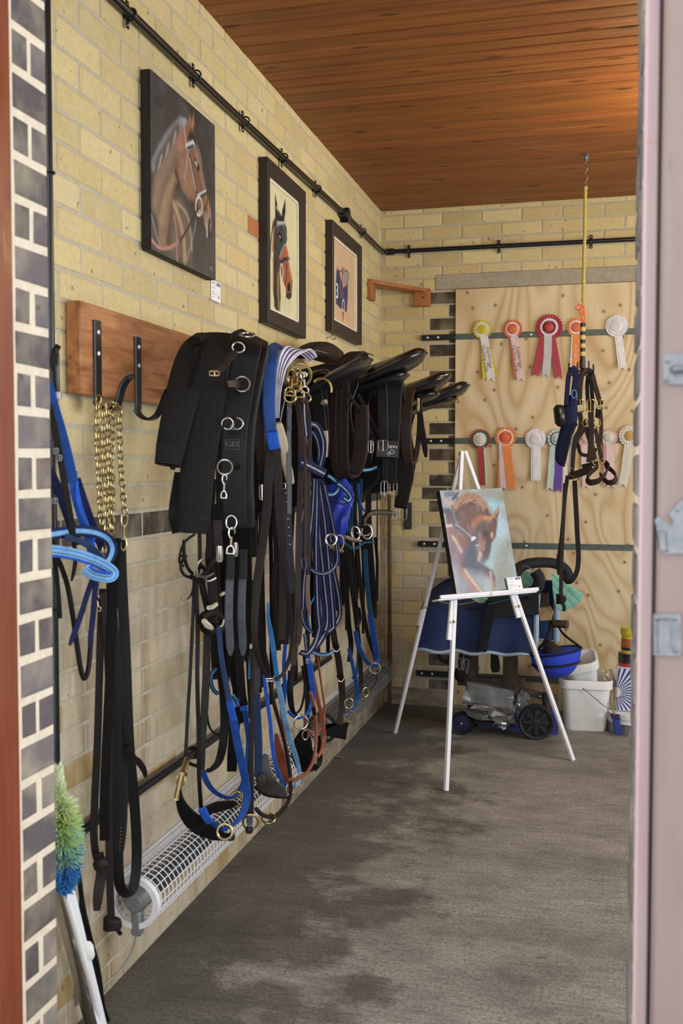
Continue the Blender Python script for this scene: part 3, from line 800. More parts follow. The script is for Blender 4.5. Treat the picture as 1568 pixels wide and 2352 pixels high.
p.line(A((135,1900),(200,1970),(290,1985),(370,1950),(410,1910)), .0058, 'b46e64', .003)
p.line(A((370,1650),(390,1800),(400,2110)), .006, 'a8695c', .004); p.line(A((130,1640),(170,1800),(215,1940)), .0025, '97a0a6', .003, .8)
p.line(A((750,2200),(770,2190),(765,2230)), .0022, '8d9296', .002, .8)
p.mesh('painted_face', cvs, (XL + DC, y0c, z1c), (0,1,0), (0,0,-1))

# --- price cards
def card(name, label, o, ud, vd, w, h, nrm):
    c_ = thing(name, label, 'card'); ud, vd, nrm = V(ud).normalized(), V(vd).normalized(), V(nrm).normalized(); o = V(o)
    MB().obox(o + ud*w/2 + vd*h/2, ud, vd, nrm, (w, h, .0012)).build('card', 'paper', c_)
    f = nrm * .0011
    def blk(u0, v0, u1, v1, mat, nm): MB().obox(o + ud*w*(u0+u1)/2 + vd*h*(v0+v1)/2 + f, ud, vd, nrm, (w*(u1-u0), h*(v1-v0), .0008)).build(nm, mat, c_)
    blk(.60, .06, .92, .20, 'ink_blue', 'logo_block')
    text('HA', h*.12, o + ud*w*.76 + vd*h*.13 + nrm*.0017, ud, -vd, 'logo_letters', 'paper', c_, .0002)
    mb = MB()
    for v_, a_, b_ in ((.09,.06,.5),(.15,.06,.46),(.36,.08,.42),(.56,.08,.38),(.66,.08,.62),(.82,.08,.28)):
        mb.obox(o + ud*w*(a_+b_)/2 + vd*h*v_ + f, ud, vd, nrm, (w*(b_-a_), h*.022, .0006))
    mb.build('printed_lines', 'ink_grey', c_)
    MB().lathe([(h*.055, 0), (h*.055, .0006), (0, .0007)], o + ud*w*.78 + vd*h*.74 + f, nrm, 14).build('red_dot', 'ink_red', c_)
q = L(484, 641, .006); q2 = L(506, 689, .006)
card('price_card', 'white price card on the yellow wall beneath the dark canvas painting', (XL + .006, q.y, q.z), (0,1,0), (0,0,-1), q2.y - q.y, q.z - q2.z + .012, (1,0,0))

# --- framed pictures
def framed(label, tl, br, w_in, art, d=.04, fw_=.09):
    o = thing('framed_picture', label, 'picture')
    a, b = L(*tl, d), L(*br, d); y0, y1, z1, z0 = a.y, b.y, a.z, b.z
    w, sl = w_in
    iy0, iy1, iz1, iz0 = y0 + w, y1 - w, z1 - w, z0 + w
    xo, xi, xb, xs = XL + d, XL + d - sl, XL + .014, XL + .004
    rect = lambda x, ya, yb, za, zb: [V((x, ya, za)), V((x, yb, za)), V((x, yb, zb)), V((x, ya, zb))]
    e = .0025
    loops = [rect(xs, y0, y1, z0, z1), rect(xo - e, y0, y1, z0, z1), rect(xo, y0 + e, y1 - e, z0 + e, z1 - e), rect(xi, iy0, iy1, iz0, iz1), rect(xb, iy0, iy1, iz0, iz1), rect(xs, iy0, iy1, iz0, iz1)]
    mb = MB(); vs = [p for lp in loops for p in lp]; n = len(loops)
    mb.add(vs, [(i*4+k, i*4+(k+1)%4, ((i+1)%n)*4+(k+1)%4, ((i+1)%n)*4+k) for i in range(n) for k in range(4)])
    mb.build('frame', 'frame_black', o, smooth=20)
    g = MB(); k = .011
    for lo, hi in (((iy0 - .001, iz0), (iy0 + k, iz1)), ((iy1 - k, iz0), (iy1 + .001, iz1)), ((iy0, iz1 - k), (iy1, iz1 + .001)), ((iy0, iz0 - .001), (iy1, iz0 + k))):
        g.box((xb - .002, lo[0], lo[1]), (xi - .003, hi[0], hi[1]), 0, .002)
    g.build('slip', 'cream_trim', o)
    art(o, iy0 + .002, iy1 - .002, iz0 + .002, iz1 - .002, XL + .018); return o
def art2(o, y0, y1, z0, z1, x):
    p = Paint(y1 - y0, z1 - z0, 110, 'd3cd9c', 4)
    def m(px, py):
        h = hit(580 + px/5.115, 340 + py/5.115, 0, x); return (h.y - y0, z1 - h.z)
    A = lambda *pts: [m(a, b) for a, b in pts]
    p.cloud('dcd7ac', 22, .4, .8, .7); p.cloud('c6bd86', 16, .5, .85, .5)
    p.poly(A((240,880),(265,800),(350,790),(400,950),(405,1080),(330,1300),(320,1500),(330,1750),(320,1920),(275,1930),(240,1700),(245,1350)), '4a3a30', .01)
    p.line(A((245,870),(225,1000),(210,1150),(205,1300)), .006, '33261f', .006); p.line(A((250,950),(240,1100),(232,1200)), .008, 'a8652f', .01, .9)
    p.line(A((265,1300),(270,1600),(262,1850)), .01, '3b2f2c', .01); p.line(A((300,1500),(300,1700),(310,1900)), .014, '9a7048', .014, .9)
    p.line(A((285,1750),(290,1920)), .004, '20191a', .004); p.line(A((240,1300),(245,1500),(242,1650)), .007, '8b5a3b', .008, .8)
    p.poly(A((320,1280),(350,1180),(400,1150),(415,1250),(430,1330),(470,1560),(460,1720),(430,1780),(395,1750),(385,1640),(360,1580),(335,1500),(325,1400)), 'a55a2a', .006)
    p.poly(A((270,900),(330,860),(375,910),(400,1050),(385,1150),(330,1230),(300,1200),(275,1050)), '39424c', .007)
    p.line(A((280,920),(350,900),(385,1000),(392,1080)), .003, '7e8c96', .004, .8); p.line(A((375,1130),(330,1240),(315,1290)), .004, '8b98a0', .003)
    p.poly(A((305,960),(350,990),(355,1080),(325,1120),(300,1050)), '6d3b27', .006)
    p.line(A((315,1020),(335,1050),(335,1080)), .012, '17120f', .006); p.line(A((318,1035),(326,1050)), .003, 'd9d6cf', .002)
    p.poly(A((262,520),(300,720),(330,780),(290,860),(265,800),(262,650)), '2f2c2e', .005); p.line(A((285,700),(310,780)), .007, 'cfc4ae', .006, .9)
    p.poly(A((385,590),(345,740),(345,790),(370,850),(385,750)), '29282c', .005)
    p.line(A((300,770),(330,830),(360,840)), .014, '2a2220', .012, .9); p.line(A((290,880),(375,880)), .006, 'a9adb0', .004)
    p.line(A((385,1180),(410,1240),(400,1290)), .012, 'c4622c', .01, .9)
    p.line(A((330,1340),(380,1305),(430,1300)), .007, '2c3034', .004); p.line(A((420,1300),(435,1400)), .006, '98a0a4', .004)
    e = [(340 + 20*math.cos(a), 1450 + 85*math.sin(a)) for a in np.linspace(0, 6.283, 14)]
    p.line(A(*e), .0038, 'c9c6c0', .003); p.line(A((395,1360),(400,1500),(380,1620)), .004, '2c2a2e', .003)
    p.line(A((430,1400),(455,1520)), .008, 'd9915a', .008, .8); p.poly(A((410,1590),(440,1580),(445,1670),(420,1700),(405,1650)), '221d1e', .006)
    p.poly(A((395,1700),(460,1700),(455,1760),(420,1785),(390,1750)), '3a3634', .006); p.line(A((385,1740),(375,1900)), .0012, '55524c', .002, .8)
    p.mesh('artwork', o, (x, y0, z1), (0,1,0), (0,0,-1), 'pastel_paint')
def art3(o, y0, y1, z0, z1, x):
    p = Paint(y1 - y0, z1 - z0, 110, 'd3ae84', 6)
    def m(px, py):
        h = hit(580 + px/5.115, 340 + py/5.115, 0, x); return (h.y - y0, z1 - h.z)
    A = lambda *pts: [m(a, b) for a, b in pts]
    p.cloud('dbbb94', 20, .4, .8, .6)
    p.poly(A((985,1430),(1010,1420),(1055,1600),(1060,1880),(1035,1890),(980,1830),(978,1600)), '34406f', .006)
    p.poly(A((1060,1640),(1120,1560),(1118,1750),(1105,1925),(1085,1920),(1060,1880)), '3a4476', .006)
    p.line(A((990,1390),(1000,1440),(1040,1450)), .004, '4a4a5a', .004)
    p.poly(A((1075,1440),(1120,1440),(1130,1540),(1105,1620),(1075,1630),(1065,1520)), '9c9190', .007); p.line(A((1080,1450),(1105,1440),(1128,1500),(1110,1600)), .004, '5d5759', .004)
    p.poly(A((1040,1420),(1080,1400),(1075,1480),(1045,1490)), '8e7f86', .006)
    p.line(A((1052,1420),(1055,1600),(1060,1800),(1062,1900)), .009, 'a8382c', .005); p.poly(A((1050,1880),(1075,1880),(1062,2070)), 'b33a2c', .005)
    e = [(1066 + 15*math.cos(a), 1850 + 65*math.sin(a)) for a in np.linspace(0, 6.283, 14)]
    p.line(A(*e), .004, 'd9d4cc', .003); p.line(A((1135,1460),(1150,1650),(1165,1850)), .0018, '7d6b5a', .003)
    p.line(A((1035,1520),(1030,1640),(1040,1760)), .003, 'b9b3b0', .003, .7)
    p.mesh('artwork', o, (x, y0, z1), (0,1,0), (0,0,-1), 'pastel_paint')
    c = hit(580 + 992/5.115, 340 + 1690/5.115, 0, x)
    text('3', .105, (x + .0006, c.y, c.z), (0,1,0), (0,0,1), 'numeral', 'paper', o, .0002)
framed('tall black framed picture of a bay horse wearing a blinker hood', (615, 359), (703, 778), (.058, .011), art2)
framed('smaller black framed picture of a blue number 3 saddlecloth, near the corner', (764, 504), (831, 793), (.058, .009), art3)
# ------------------------------------------------------------------ easel with the chestnut horse canvas
FC, FRT, FRE = G(1024, 1817, 0), G(1316, 1747, 0), G(907, 1685, 0)
mid = (FC + FRT) / 2; rv = V((FRE.x - mid.x, FRE.y - mid.y, 0))
ax_ = mid + rv * .40
d_ = ray(1063, 1036); k_ = (ax_.xy).length / V((d_.x, d_.y)).length; APEX = V((ax_.x, ax_.y, 1.40 + d_.z * k_))
ea = thing('easel', 'white wooden tripod easel standing on the concrete floor', 'easel')
u_ = (FRT - FC).normalized(); nrm = u_.cross(APEX - mid).normalized()
if nrm.y > 0: nrm = -nrm
LW = .021
def leg(a, b, label=None, w=LW, dpt=.016):
    dr = (b - a); o = MB().obox((a + b)/2, dr.cross(nrm), nrm, dr, (w, dpt, dr.length), 0, .002).build('leg', 'white_paint', ea)
    return o
leg(FC, APEX - u_ * .010); leg(FRT, APEX + u_ * .010)
leg(FRE, APEX - V((0,0,.03)) - nrm * .02, None, .019)
# sliding outer sleeves with knobs
for (bx, by), (tx, ty) in (((1036,1470),(1044,1378)), ((1196,1418),(1180,1362)), ((974,1395),(986,1352))):
    dy = mid if bx != 974 else FRE
    n_ = nrm; p0 = FC + nrm*.012
    if bx == 974:
        dr = (APEX - FRE); f0 = FRE + dr * .40; f1 = FRE + dr * .47
        MB().obox((f0+f1)/2 + V((-.012,0,0)), dr.cross(nrm), nrm, dr, (.018, .02, .09), 0, .002).build('sleeve', 'white_paint', ea); c = f1
    else:
        a = onplane(bx, by, p0, n_); b = onplane(tx, ty, p0, n_); dr = b - a
        MB().obox((a+b)/2 - nrm*.014, dr.cross(nrm), nrm, dr, (.030, .014, dr.length), 0, .002).build('sleeve', 'white_paint', ea); c = b*.45 + a*.55
    MB().lathe([(.006, 0), (.007, .004), (.004, .009), (0, .01)], c + nrm*.004, nrm, 12).build('wing_nut', 'brass', ea)
# ledge: front strip and tray
pf = FC + nrm * .045
a, b = onplane(1010, 1372, pf, nrm), onplane(1236, 1353, pf, nrm)
le = (b - a); up = nrm.cross(le).normalized(); up = up if up.z > 0 else -up
MB().obox((a+b)/2, le, up, nrm, (le.length, .018, .010), 0, .002).obox((a+b)/2 - nrm*.022 - up*.011 - le.normalized()*.012, le, up, nrm, (le.length, .008, .048), 0, .002).build('ledge', 'white_paint', ea)
MB().lathe([(.007, 0), (.006, .003), (.002, .004), (0, .004)], onplane(1127, 1364, pf + nrm*.005, nrm), nrm, 14).build('screw', 'steel', ea)
MB().lathe([(.005, 0), (.007, .006), (0, .012)], APEX - V((0,0,.015)) - u_*.02, -u_, 10).build('hinge_bolt', 'brass', ea)
# canvas
pc = FC + nrm * .040
TL, TR, BR_, BL_ = [onplane(x, y, pc, nrm) for x, y in ((1014,1127),(1156,1121),(1187,1350),(1044,1367))]
ud = ((TR - TL) + (BR_ - BL_)).normalized(); vd = nrm.cross(ud).normalized(); vd = vd if vd.z < 0 else -vd
w_, h_ = ((TR-TL).length + (BR_-BL_).length)/2, ((BL_-TL).length + (BR_-TR).length)/2
O = TL
# the canvas itself is skewed to the corners seen
ec = thing('canvas_painting', 'unframed canvas of a chestnut horse with arched neck resting on the white easel', 'painting')
lf = MB(); lf.obox((TL+TR+BR_+BL_)/4 - nrm*.0145, ud, vd, nrm, (w_, h_, .027), 0, .002); lf.build('stretched_canvas', 'canvas_edge', ec)
O = (TL+TR+BR_+BL_)/4 - ud*w_/2 - vd*h_/2
p = Paint(w_, h_, 150, '8f9c9a', 9)
def m4(x, y):
    h = onplane(990 + x/6.03, 1100 + y/6.03, pc, nrm) - O; return (h.dot(ud), h.dot(vd))
A = lambda *pts: [m4(a, b) for a, b in pts]
p.cloud('a9c4cf', 30, .35, .75, .8); p.cloud('7c8478', 22, .5, .8, .6)
p.line(A((640,260),(800,310),(900,380)), .035, '8fc3dd', .05, .9); p.line(A((960,620),(930,850),(870,1050),(830,1200)), .03, '9ccbe2', .06, .9)
p.line(A((1000,1000),(960,1250),(960,1500)), .05, '8d9486', .07, .8); p.line(A((700,200),(850,190),(960,200)), .03, '858a70', .05, .8)
p.poly(A((130,160),(360,170),(350,330),(160,400)), '8aa3b5', .03)
# body, neck
p.poly(A((190,470),(330,400),(450,300),(600,260),(740,320),(800,450),(760,640),(660,900),(640,1120),(760,1220),(860,1290),(880,1380),(640,1360),(720,1580),(330,1600),(250,1000)), '6b4c4c', .02)
p.poly(A((330,470),(480,380),(640,350),(740,400),(720,560),(590,700),(560,840),(420,700),(330,600)), '6f4a3e', .03)
p.poly(A((420,860),(620,900),(640,1150),(760,1250),(620,1360),(440,1250)), '3f4a63', .05)
p.poly(A((240,760),(420,800),(450,1000),(380,1250),(440,1420),(620,1590),(330,1600),(260,1100)), '84667a', .05)
p.line(A((300,1300),(330,1450),(360,1580)), .04, '93a6b8', .05, .8); p.line(A((480,1400),(560,1430),(700,1420)), .04, '8c9fac', .05, .8)
p.line(A((430,1300),(520,1420),(640,1560)), .02, 'a5765f', .02, .9); p.line(A((470,1270),(560,1400),(690,1560)), .008, 'd8b49c', .01, .8)
p.line(A((240,740),(330,850),(400,980)), .012, 'b58468', .02, .8); p.line(A((300,800),(360,900),(420,1010)), .006, 'd7b49a', .008, .8)
p.line(A((230,700),(350,700),(440,830)), .02, '93583f', .03, .8); p.line(A((440,900),(500,940)), .012, '8c5a4c', .02, .7)
# raised foreleg
p.poly(A((760,1230),(850,1280),(885,1380),(880,1540),(845,1540),(830,1420),(790,1330)), '59454c', .012); p.line(A((820,1300),(830,1400),(855,1520)), .008, 'c79a80', .01, .9)
# mane
p.line(A((330,390),(450,260),(600,240),(720,330),(770,430)), .018, 'a5714b', .02, .95)
for k in range(8): p.line(A((340+50*k, 380-34*k+5.2*k*k),(400+48*k, 300-16*k+4.6*k*k),(470+42*k, 290+4.4*k*k)), .0035, ['c99a6e','7d4e36','b98258'][k % 3], .005, .8)
p.line(A((360,450),(520,350),(690,370)), .006, '5a3a32', .008, .8); p.line(A((640,300),(760,420),(820,470)), .009, 'b07c55', .01, .9)
# head
p.poly(A((730,440),(760,390),(800,480),(870,490),(915,560),(915,640),(890,800),(830,900),(790,1100),(740,1160),(670,1140),(640,1080),(690,900),(680,760),(600,700),(590,620)), '694437', .012)
p.poly(A((860,480),(935,370),(940,460),(915,560),(880,540)), '7a4f3f', .006); p.line(A((900,470),(930,400)), .007, 'b9876a', .006, .9)
p.poly(A((750,500),(770,400),(815,500),(790,560)), '4b332f', .008)
p.line(A((590,640),(640,570),(720,540),(800,560)), .016, 'a5653f', .018, .95); p.line(A((740,540),(820,540),(870,500)), .008, 'c08a5c', .008, .8)
p.line(A((670,790),(690,900),(660,1060)), .012, '9c6a4e', .014, .9); p.line(A((740,880),(730,970)), .010, 'c58a5c', .01, .9)
p.line(A((840,760),(835,800)), .008, 'd4a477', .006, .9); p.line(A((750,750),(790,820),(780,980)), .018, '463338', .02, .8)
p.line(A((725,740),(760,760)), .010, '20202a', .005); p.line(A((770,900),(765,1050)), .018, '57404a', .02, .7); p.line(A((680,1040),(665,1110)), .012, 'c2a9a6', .012, .9)
p.poly(A((680,1090),(730,1100),(740,1140),(680,1140)), '5d6f78', .008)
# tack and rider's hand
p.line(A((190,655),(310,640)), .007, 'cbbfbb', .005, .9); p.line(A((310,640),(430,720),(560,810)), .007, '52607a', .005); p.line(A((330,630),(450,710),(550,795)), .0028, 'b5a9b8', .003, .8)
p.line(A((290,380),(310,500),(305,640)), .007, '4d6075', .005); p.line(A((300,400),(330,560),(420,680)), .004, '6c7f93', .004, .8)
p.line(A((700,620),(650,700),(620,830)), .006, '42546a', .005); p.line(A((560,830),(575,810),(610,815),(560,850)), .004, 'd5dfe6', .003)
p.line(A((610,920),(650,920)), .004, 'd0d8dd', .004, .8); p.line(A((620,840),(615,950),(640,1050)), .005, '51647a', .004)
p.poly(A((170,270),(260,260),(300,340),(250,390),(180,340)), 'c59f8b', .012); p.line(A((210,220),(300,210),(350,260)), .012, '6b6f80', .01, .9); p.line(A((300,280),(370,190)), .006, '3f4a58', .005)
p.line(A((180,440),(240,440)), .012, '39465c', .01, .9)
p.cloud('b3a6c0', 14, .5, .85, .22)  # thin lavender haze, a gloss reflection painted into the picture's colour
p.mesh('painted_face', ec, O + nrm*.0005, ud, vd, 'oil_gloss')
pk = pc + nrm * .012
a, b, c2 = onplane(1162, 1327, pk, nrm), onplane(1195, 1324, pk, nrm), onplane(1168, 1357, pk, nrm)
card('price_card', 'white price card propped on the easel ledge against the canvas', a, (b - a), (c2 - a), (b - a).length, (c2 - a).length, nrm)
# ------------------------------------------------------------------ small metalwork and straps
def P(d, *pts):
    """photo points -> points d metres off the left wall (a third number overrides d)"""
    return [L(q[0], q[1], q[2] if len(q) > 2 else d) for q in pts]
def facing(p): 
    f = EYE - p; return V((f.x, f.y, 0))
def wpx(p, n): return n * depth(p) / FPX
def strap(mb, pts, w, n=5, t=.0045, mi=0, stripes=None, face=facing, side=None, mats=None):
    """pts world points, w width in photo pixels (or list)"""
    path = VS(pts, n); mpp = depth(path[len(path)//2]) / FPX
    if isinstance(w, (list, tuple)):
        ww = np.interp(np.linspace(0, 1, len(path)), np.linspace(0, 1, len(w)), w) * mpp; ww = list(ww)
    else: ww = [w * mpp] * len(path)
    return mb.ribbon(path, ww, t, face=face, side=side, stripes=stripes, mi=mi)
def tip_w(w, k=10):       # pointed tongue: full width then narrowing at the end
    return [w] * k + [w*.85, w*.45]
def S(name, parent, mat, pts, w, n=5, t=.0045, **kw):
    mats = mat if isinstance(mat, (list, tuple)) else [mat]
    mb = MB(); strap(mb, pts, w, n, t, **kw); return mb.build(name, mats, parent)
def RP(name, parent, mat, pts, w, n=6):   # round rope / rolled leather
    path = VS(pts, n); r = wpx(path[len(path)//2], w) / 2
    return MB().tube(path, r, 10).build(name, mat, parent)
def ring(name, parent, mat, c, rpx, th=.0032, tilt=(0, 0, 0), ex=1.0, a0=0, a1=2*math.pi):
    n = facing(c).normalized() + V(tilt); return MB().ring(c, n, wpx(c, rpx), th, 30, 8, a0=a0, a1=a1, ex=ex).build(name, mat, parent)
def frame_pts(c, x, y, w, h): return [c + x*w*a + y*h*b for a, b in ((-.5,-.5),(.5,-.5),(.5,.5),(-.5,.5))]
def buckle(name, parent, mat, c, wpx_, hpx_, th=.002, rot=0.0, prongs=1, off=.004):
    f = facing(c).normalized(); x = V((0,0,1)).cross(f).normalized(); y = V((0,0,1))
    x, y = x*math.cos(rot) + y*math.sin(rot), y*math.cos(rot) - x*math.sin(rot)
    c = c + f*off; w, h = wpx(c, wpx_), wpx(c, hpx_); P_ = frame_pts(c, x, y, w, h); path = []
    for i in range(4):
        a, b = P_[i], P_[(i+1) % 4]; path += [a*.85 + b*.15, a*.5 + b*.5, a*.15 + b*.85]
    mb = MB().tube(path, th, 8, closed=True); 
    for k in range(prongs):
        o = x * w * ((k + 1) / (prongs + 1) - .5); mb.tube([c + o + y*h*.5 + f*.001, c + o + f*.003, c + o - y*h*.55 + f*.001], th*.75, 6)
    return mb.build(name, mat, parent)
def snap(name, parent, mat, a, b, s=1.0):
    """trigger snap hook: hook at a, swivel fork at b"""
    ax = (b - a); ln = ax.length; ax = ax.normalized(); f = facing(a).normalized(); x = ax.cross(f).normalized(); r = ln*.055*s
    mb = MB()
    mb.tube(VS([a + ax*ln*.42 + x*r*.2, a + ax*ln*.25 + x*r*2.6, a + ax*ln*.07 + x*r*2.8, a - ax*ln*.03 + x*0, a + ax*ln*.07 - x*r*2.6, a + ax*ln*.2 - x*r*2.4], 5), [r*.9]*21 + [r*.7]*5, 8)
    mb.lathe([(r*.8, .32*ln), (r*1.3, .36*ln), (r*1.2, .62*ln), (r*1.7, .66*ln), (r*1.7, .69*ln), (0, .70*ln)], a, ax, 12)
    mb.tube(VS([a + ax*ln*1.0 - x*r*3.2, a + ax*ln*.82 - x*r*3.2, a + ax*ln*.71 - x*r*1.5, a + ax*ln*.71 + x*r*1.5, a + ax*ln*.82 + x*r*3.2, a + ax*ln*1.0 + x*r*3.2], 4), r*.85, 8)
    mb.tube([a + ax*ln*1.0 - x*r*3.4, a + ax*ln*1.0 + x*r*3.4], r*.8, 8)
    return mb.build(name, mat, parent)
def chain(mb, pts, step=.0148, R_=.0118, r=.0018):
    path = VS(pts, 14); d = 0; prev = path[0]; nxt = 0; k = 0
    for p in path[1:]:
        seg = (p - prev); l = seg.length
        while l > 0 and nxt <= d + l:
            c = prev + seg * ((nxt - d) / l); t_ = seg.normalized()
            a = math.radians(45 if k % 2 else -40); x = t_.orthogonal().normalized(); n = (Matrix.Rotation(a, 3, t_) @ V((x.x, x.y, x.z)))
            mb.ring(c, n, R_*.62, r, 12, 5, ex=1.55, xdir=t_); k += 1; nxt += step * 1.15
        d += l; prev = p
def T(name, label, cat, group=None): return thing(name, label, cat, group)
def holes(name, parent, c0, c1, n, mat='steel', r=.0022, off=.003):
    for i in range(n):
        c = c0 + (c1 - c0) * (i/(n-1)); f = facing(c).normalized(); MB().lathe([(r, 0), (r*.8, r*.4), (0, r*.5)], c + f*off, f, 8).build(name, mat, parent)

# ------------------------------------------------------------------ brass chains and leather leads on the first hook
CD = .125
for pts, lab in ((((226,918),(222,960),(224,1040),(228,1120),(232,1200),(240,1290)), 'brass lead chain hanging leftmost from the first iron hook'),
                 (((238,934),(236,980),(238,1060),(244,1140),(243,1215)), 'brass lead chain, second from the left on the first iron hook'),
                 (((246,930),(248,985),(250,1070),(252,1150),(255,1225)), 'brass lead chain in the middle of the bunch on the first iron hook'),
                 (((254,936),(259,990),(256,1080),(258,1150),(256,1230)), 'brass lead chain at the right edge of the dense bunch')):
    c_ = T('lead_chain', lab, 'chain', 'brass lead chains on the first hook')
    mb = MB(); chain(mb, P(CD, *pts)); mb.build('links', 'brass', c_)
    a, b = P(CD, pts[-1], (pts[-1][0] + 1, pts[-1][1] + 34)); snap('snap_hook', c_, 'brass', b, a, .9)
c_ = T('lead_chain', 'single brass lead chain hanging apart to the right with a clip', 'chain', 'brass lead chains on the first hook')
mb = MB(); chain(mb, P(CD + .02, (262,928),(272,940),(275,1000),(277,1060),(281,1120),(286,1180))); mb.build('links', 'brass', c_)
a, b = P(CD + .02, (286,1184), (283,1262)); snap('snap_hook', c_, 'brass', b, a, .5)

ld = T('leather_lead', 'dark brown leather lead in a long loop, leftmost below the brass chains', 'lead')
S('strap', ld, 'leather_dark_brown', P(.10, (236,1352),(231,1450),(228,1560),(224,1700),(217,1850),(216,1930),(226,1978),(252,1993),(274,1962),(284,1880),(284,1740),(272,1560),(262,1420),(252,1345)), 17)
S('tail', ld, 'leather_dark_brown', P(.115, (226,1960),(233,2000),(226,2050),(222,2092)), [24,24,24,24,22,14])
MB().lathe([(0,-.016),(.014,-.013),(.019,0),(.014,.013),(0,.016)], L(231,1985,.12), (0,.2,1), 14).build('knot', 'leather_dark_brown', ld)
ld = T('leather_lead', 'straight dark brown leather lead ending in a knot near the floor', 'lead')
S('strap', ld, 'leather_dark_brown', P(.13, (236,1362),(246,1480),(250,1600),(249,1760),(250,1900),(252,2020),(256,2120)), 17)
kb = MB(); c = L(258, 2122, .13)
for a in range(3): kb.ring(c + V((0,0,.008*(a-1))), (.2*(a-1), .3, 1), .014, .009, 16, 8)
kb.build('knot', 'leather_dark_brown', ld)
S('tail', ld, 'leather_dark_brown', P(.14, (258,2126),(268,2134),(277,2146)), 10)
ld = T('leather_lead', 'broad black leather lead with a big bottom loop beside the single chain', 'lead')
S('strap', ld, 'leather_black', P(.115, (268,1240),(258,1330),(254,1450),(258,1560),(266,1700),(270,1850),(271,1980),(276,2035),(292,2052),(308,2030),(314,1960),(309,1850),(296,1700),(288,1500),(280,1340),(276,1240)), 24)
S('stitched_keeper', ld, 'leather_cream', P(.125, (254,1505),(254,1535),(252,1560)), 9)
holes('stitch', ld, L(278,1900,.122), L(275,1950,.122), 7, 'brass', .0014)
S('tail', ld, 'leather_dark_brown', P(.12, (290,1720),(306,1742),(318,1750),(330,1768),(334,1784)), [18,18,16,14,8])
ld = T('leather_lead', 'flat grey black leather lead in front of the looped straps', 'lead')
S('strap', ld, 'leather_matt', P(.15, (268,1236),(262,1320),(258,1420),(252,1560),(246,1690),(240,1830),(240,1930)), 22)
snap('snap_hook', ld, 'brass', L(222,1368,.15), L(226,1404,.15), .8)

# ------------------------------------------------------------------ blue bridle and cords beside the pier
BD = .14
br = T('blue_bridle', 'bright blue webbing bridle with pale striped bands hanging beside the brick pier', 'bridle')
S('cheek_strap', br, 'web_blue', P(BD, (108,880),(122,930),(140,990),(158,1060),(168,1108)), 24)
S('cheek_strap', br, 'web_bright_blue', P(BD, (166,1092),(176,1150),(192,1200),(206,1240),(212,1290)), 20)
S('crown_strap', br, 'web_navy', P(BD - .03, (112,1080),(136,1130),(158,1190),(178,1250)), 22)
S('throat_strap', br, 'web_navy', P(BD - .02, (176,1100),(196,1160),(218,1220),(236,1262)), 18)
S('keeper', br, 'web_bright_blue', P(BD + .012, (176,1106),(178,1150),(190,1188),(206,1218),(216,1240)), 8)
buckle('buckle', br, 'steel', L(169,1090,BD), 16, 20)
st5 = [(.22,0),(.06,1),(.44,2),(.06,1),(.22,0)]
S('browband', br, ['web_navy','web_sky','web_light_blue'], P(BD + .02, (100,1230),(140,1224),(180,1219),(218,1223),(246,1236),(258,1258),(252,1282),(236,1300)), 24, stripes=st5, t=.006)
S('noseband', br, ['web_bright_blue','web_navy','web_light_blue'], P(BD + .06, (100,1264),(140,1268),(180,1276),(216,1288),(244,1302),(260,1316),(250,1326),(216,1320),(196,1306)), 26, stripes=[(.14,2),(.08,0),(.34,2),(.08,1),(.14,2),(.22,0)], t=.006)
S('noseband_lining', br, 'web_denim', P(BD + .03, (150,1232),(190,1246),(222,1268),(236,1290),(238,1310)), 14)
S('strap_end', br, 'web_navy', P(BD, (216,1322),(200,1366),(190,1400),(176,1440),(160,1482)), [13]*8 + [12,6])
S('strap_end', br, 'web_navy', P(BD + .01, (222,1330),(217,1370),(213,1420),(205,1486)), [13]*8 + [12,6])
b2 = T('leather_bridle', 'thin black leather bridle tangled in the blue bridle by the pier', 'bridle')
S('cheek_strap', b2, 'leather_black', P(BD + .03, (112,930),(126,985),(138,1050),(150,1120),(160,1180),(168,1235)), 16)
S('strap_end', b2, 'leather_black', P(BD, (168,1232),(173,1280),(170,1310),(164,1334)), [10,10,10,9,5])
RP('rein', b2, 'leather_black', P(BD - .03, (124,1268),(140,1300),(156,1350),(168,1420),(178,1490),(186,1540),(194,1558),(203,1536),(208,1480),(212,1420),(222,1370)), 12)
for x, y in ((128,1036),(136,1052),(126,1150)): buckle('buckle', b2, 'steel_dull', L(x, y, BD + .03), 10, 12, .0014)
S('rein', b2, 'leather_black', P(BD - .06, (122,1240),(128,1300),(134,1360),(138,1420)), 10)
wh = T('riding_whip', 'slim black riding whip hanging upright by the pier beside the hook board', 'whip')
RP('shaft', wh, 'black_plastic', P(.10, (131,905),(126,1050),(124,1200)), 7)
MB().tube(VS(P(.10, (129,800),(128,850),(131,902)), 5), [.005,.007,.008,.008,.008,.008,.008,.008,.008,.007,.006], 10).build('handle', 'leather_black_shiny', wh)
S('flap', wh, 'leather_black', P(.10, (126,850),(124,830),(126,808),(134,794)), [16,18,17,14])
MB().lathe([(.009,0),(.0095,.004),(.0095,.012),(.009,.016)], L(131,900,.10), (0,0,-1), 12).build('collar', 'steel_dull', wh)
for lab, pts, w in (('looped black rope running from the duster down to the floor by the white board', ((170,1960),(182,2020),(190,2080),(206,2150),(222,2210),(230,2260),(236,2310),(250,2350),(262,2380)), 11),
                ('thin black cord crossing behind the looped rope near the white board', ((186,2040),(186,2100),(200,2160),(218,2230),(228,2270),(232,2320),(246,2356)), 7)):
    single(MB().tube(VS(P(.07, *pts), 6), wpx(L(220,2200,.07), w)/2, 10).build('rope', 'leather_black'), lab, 'rope')
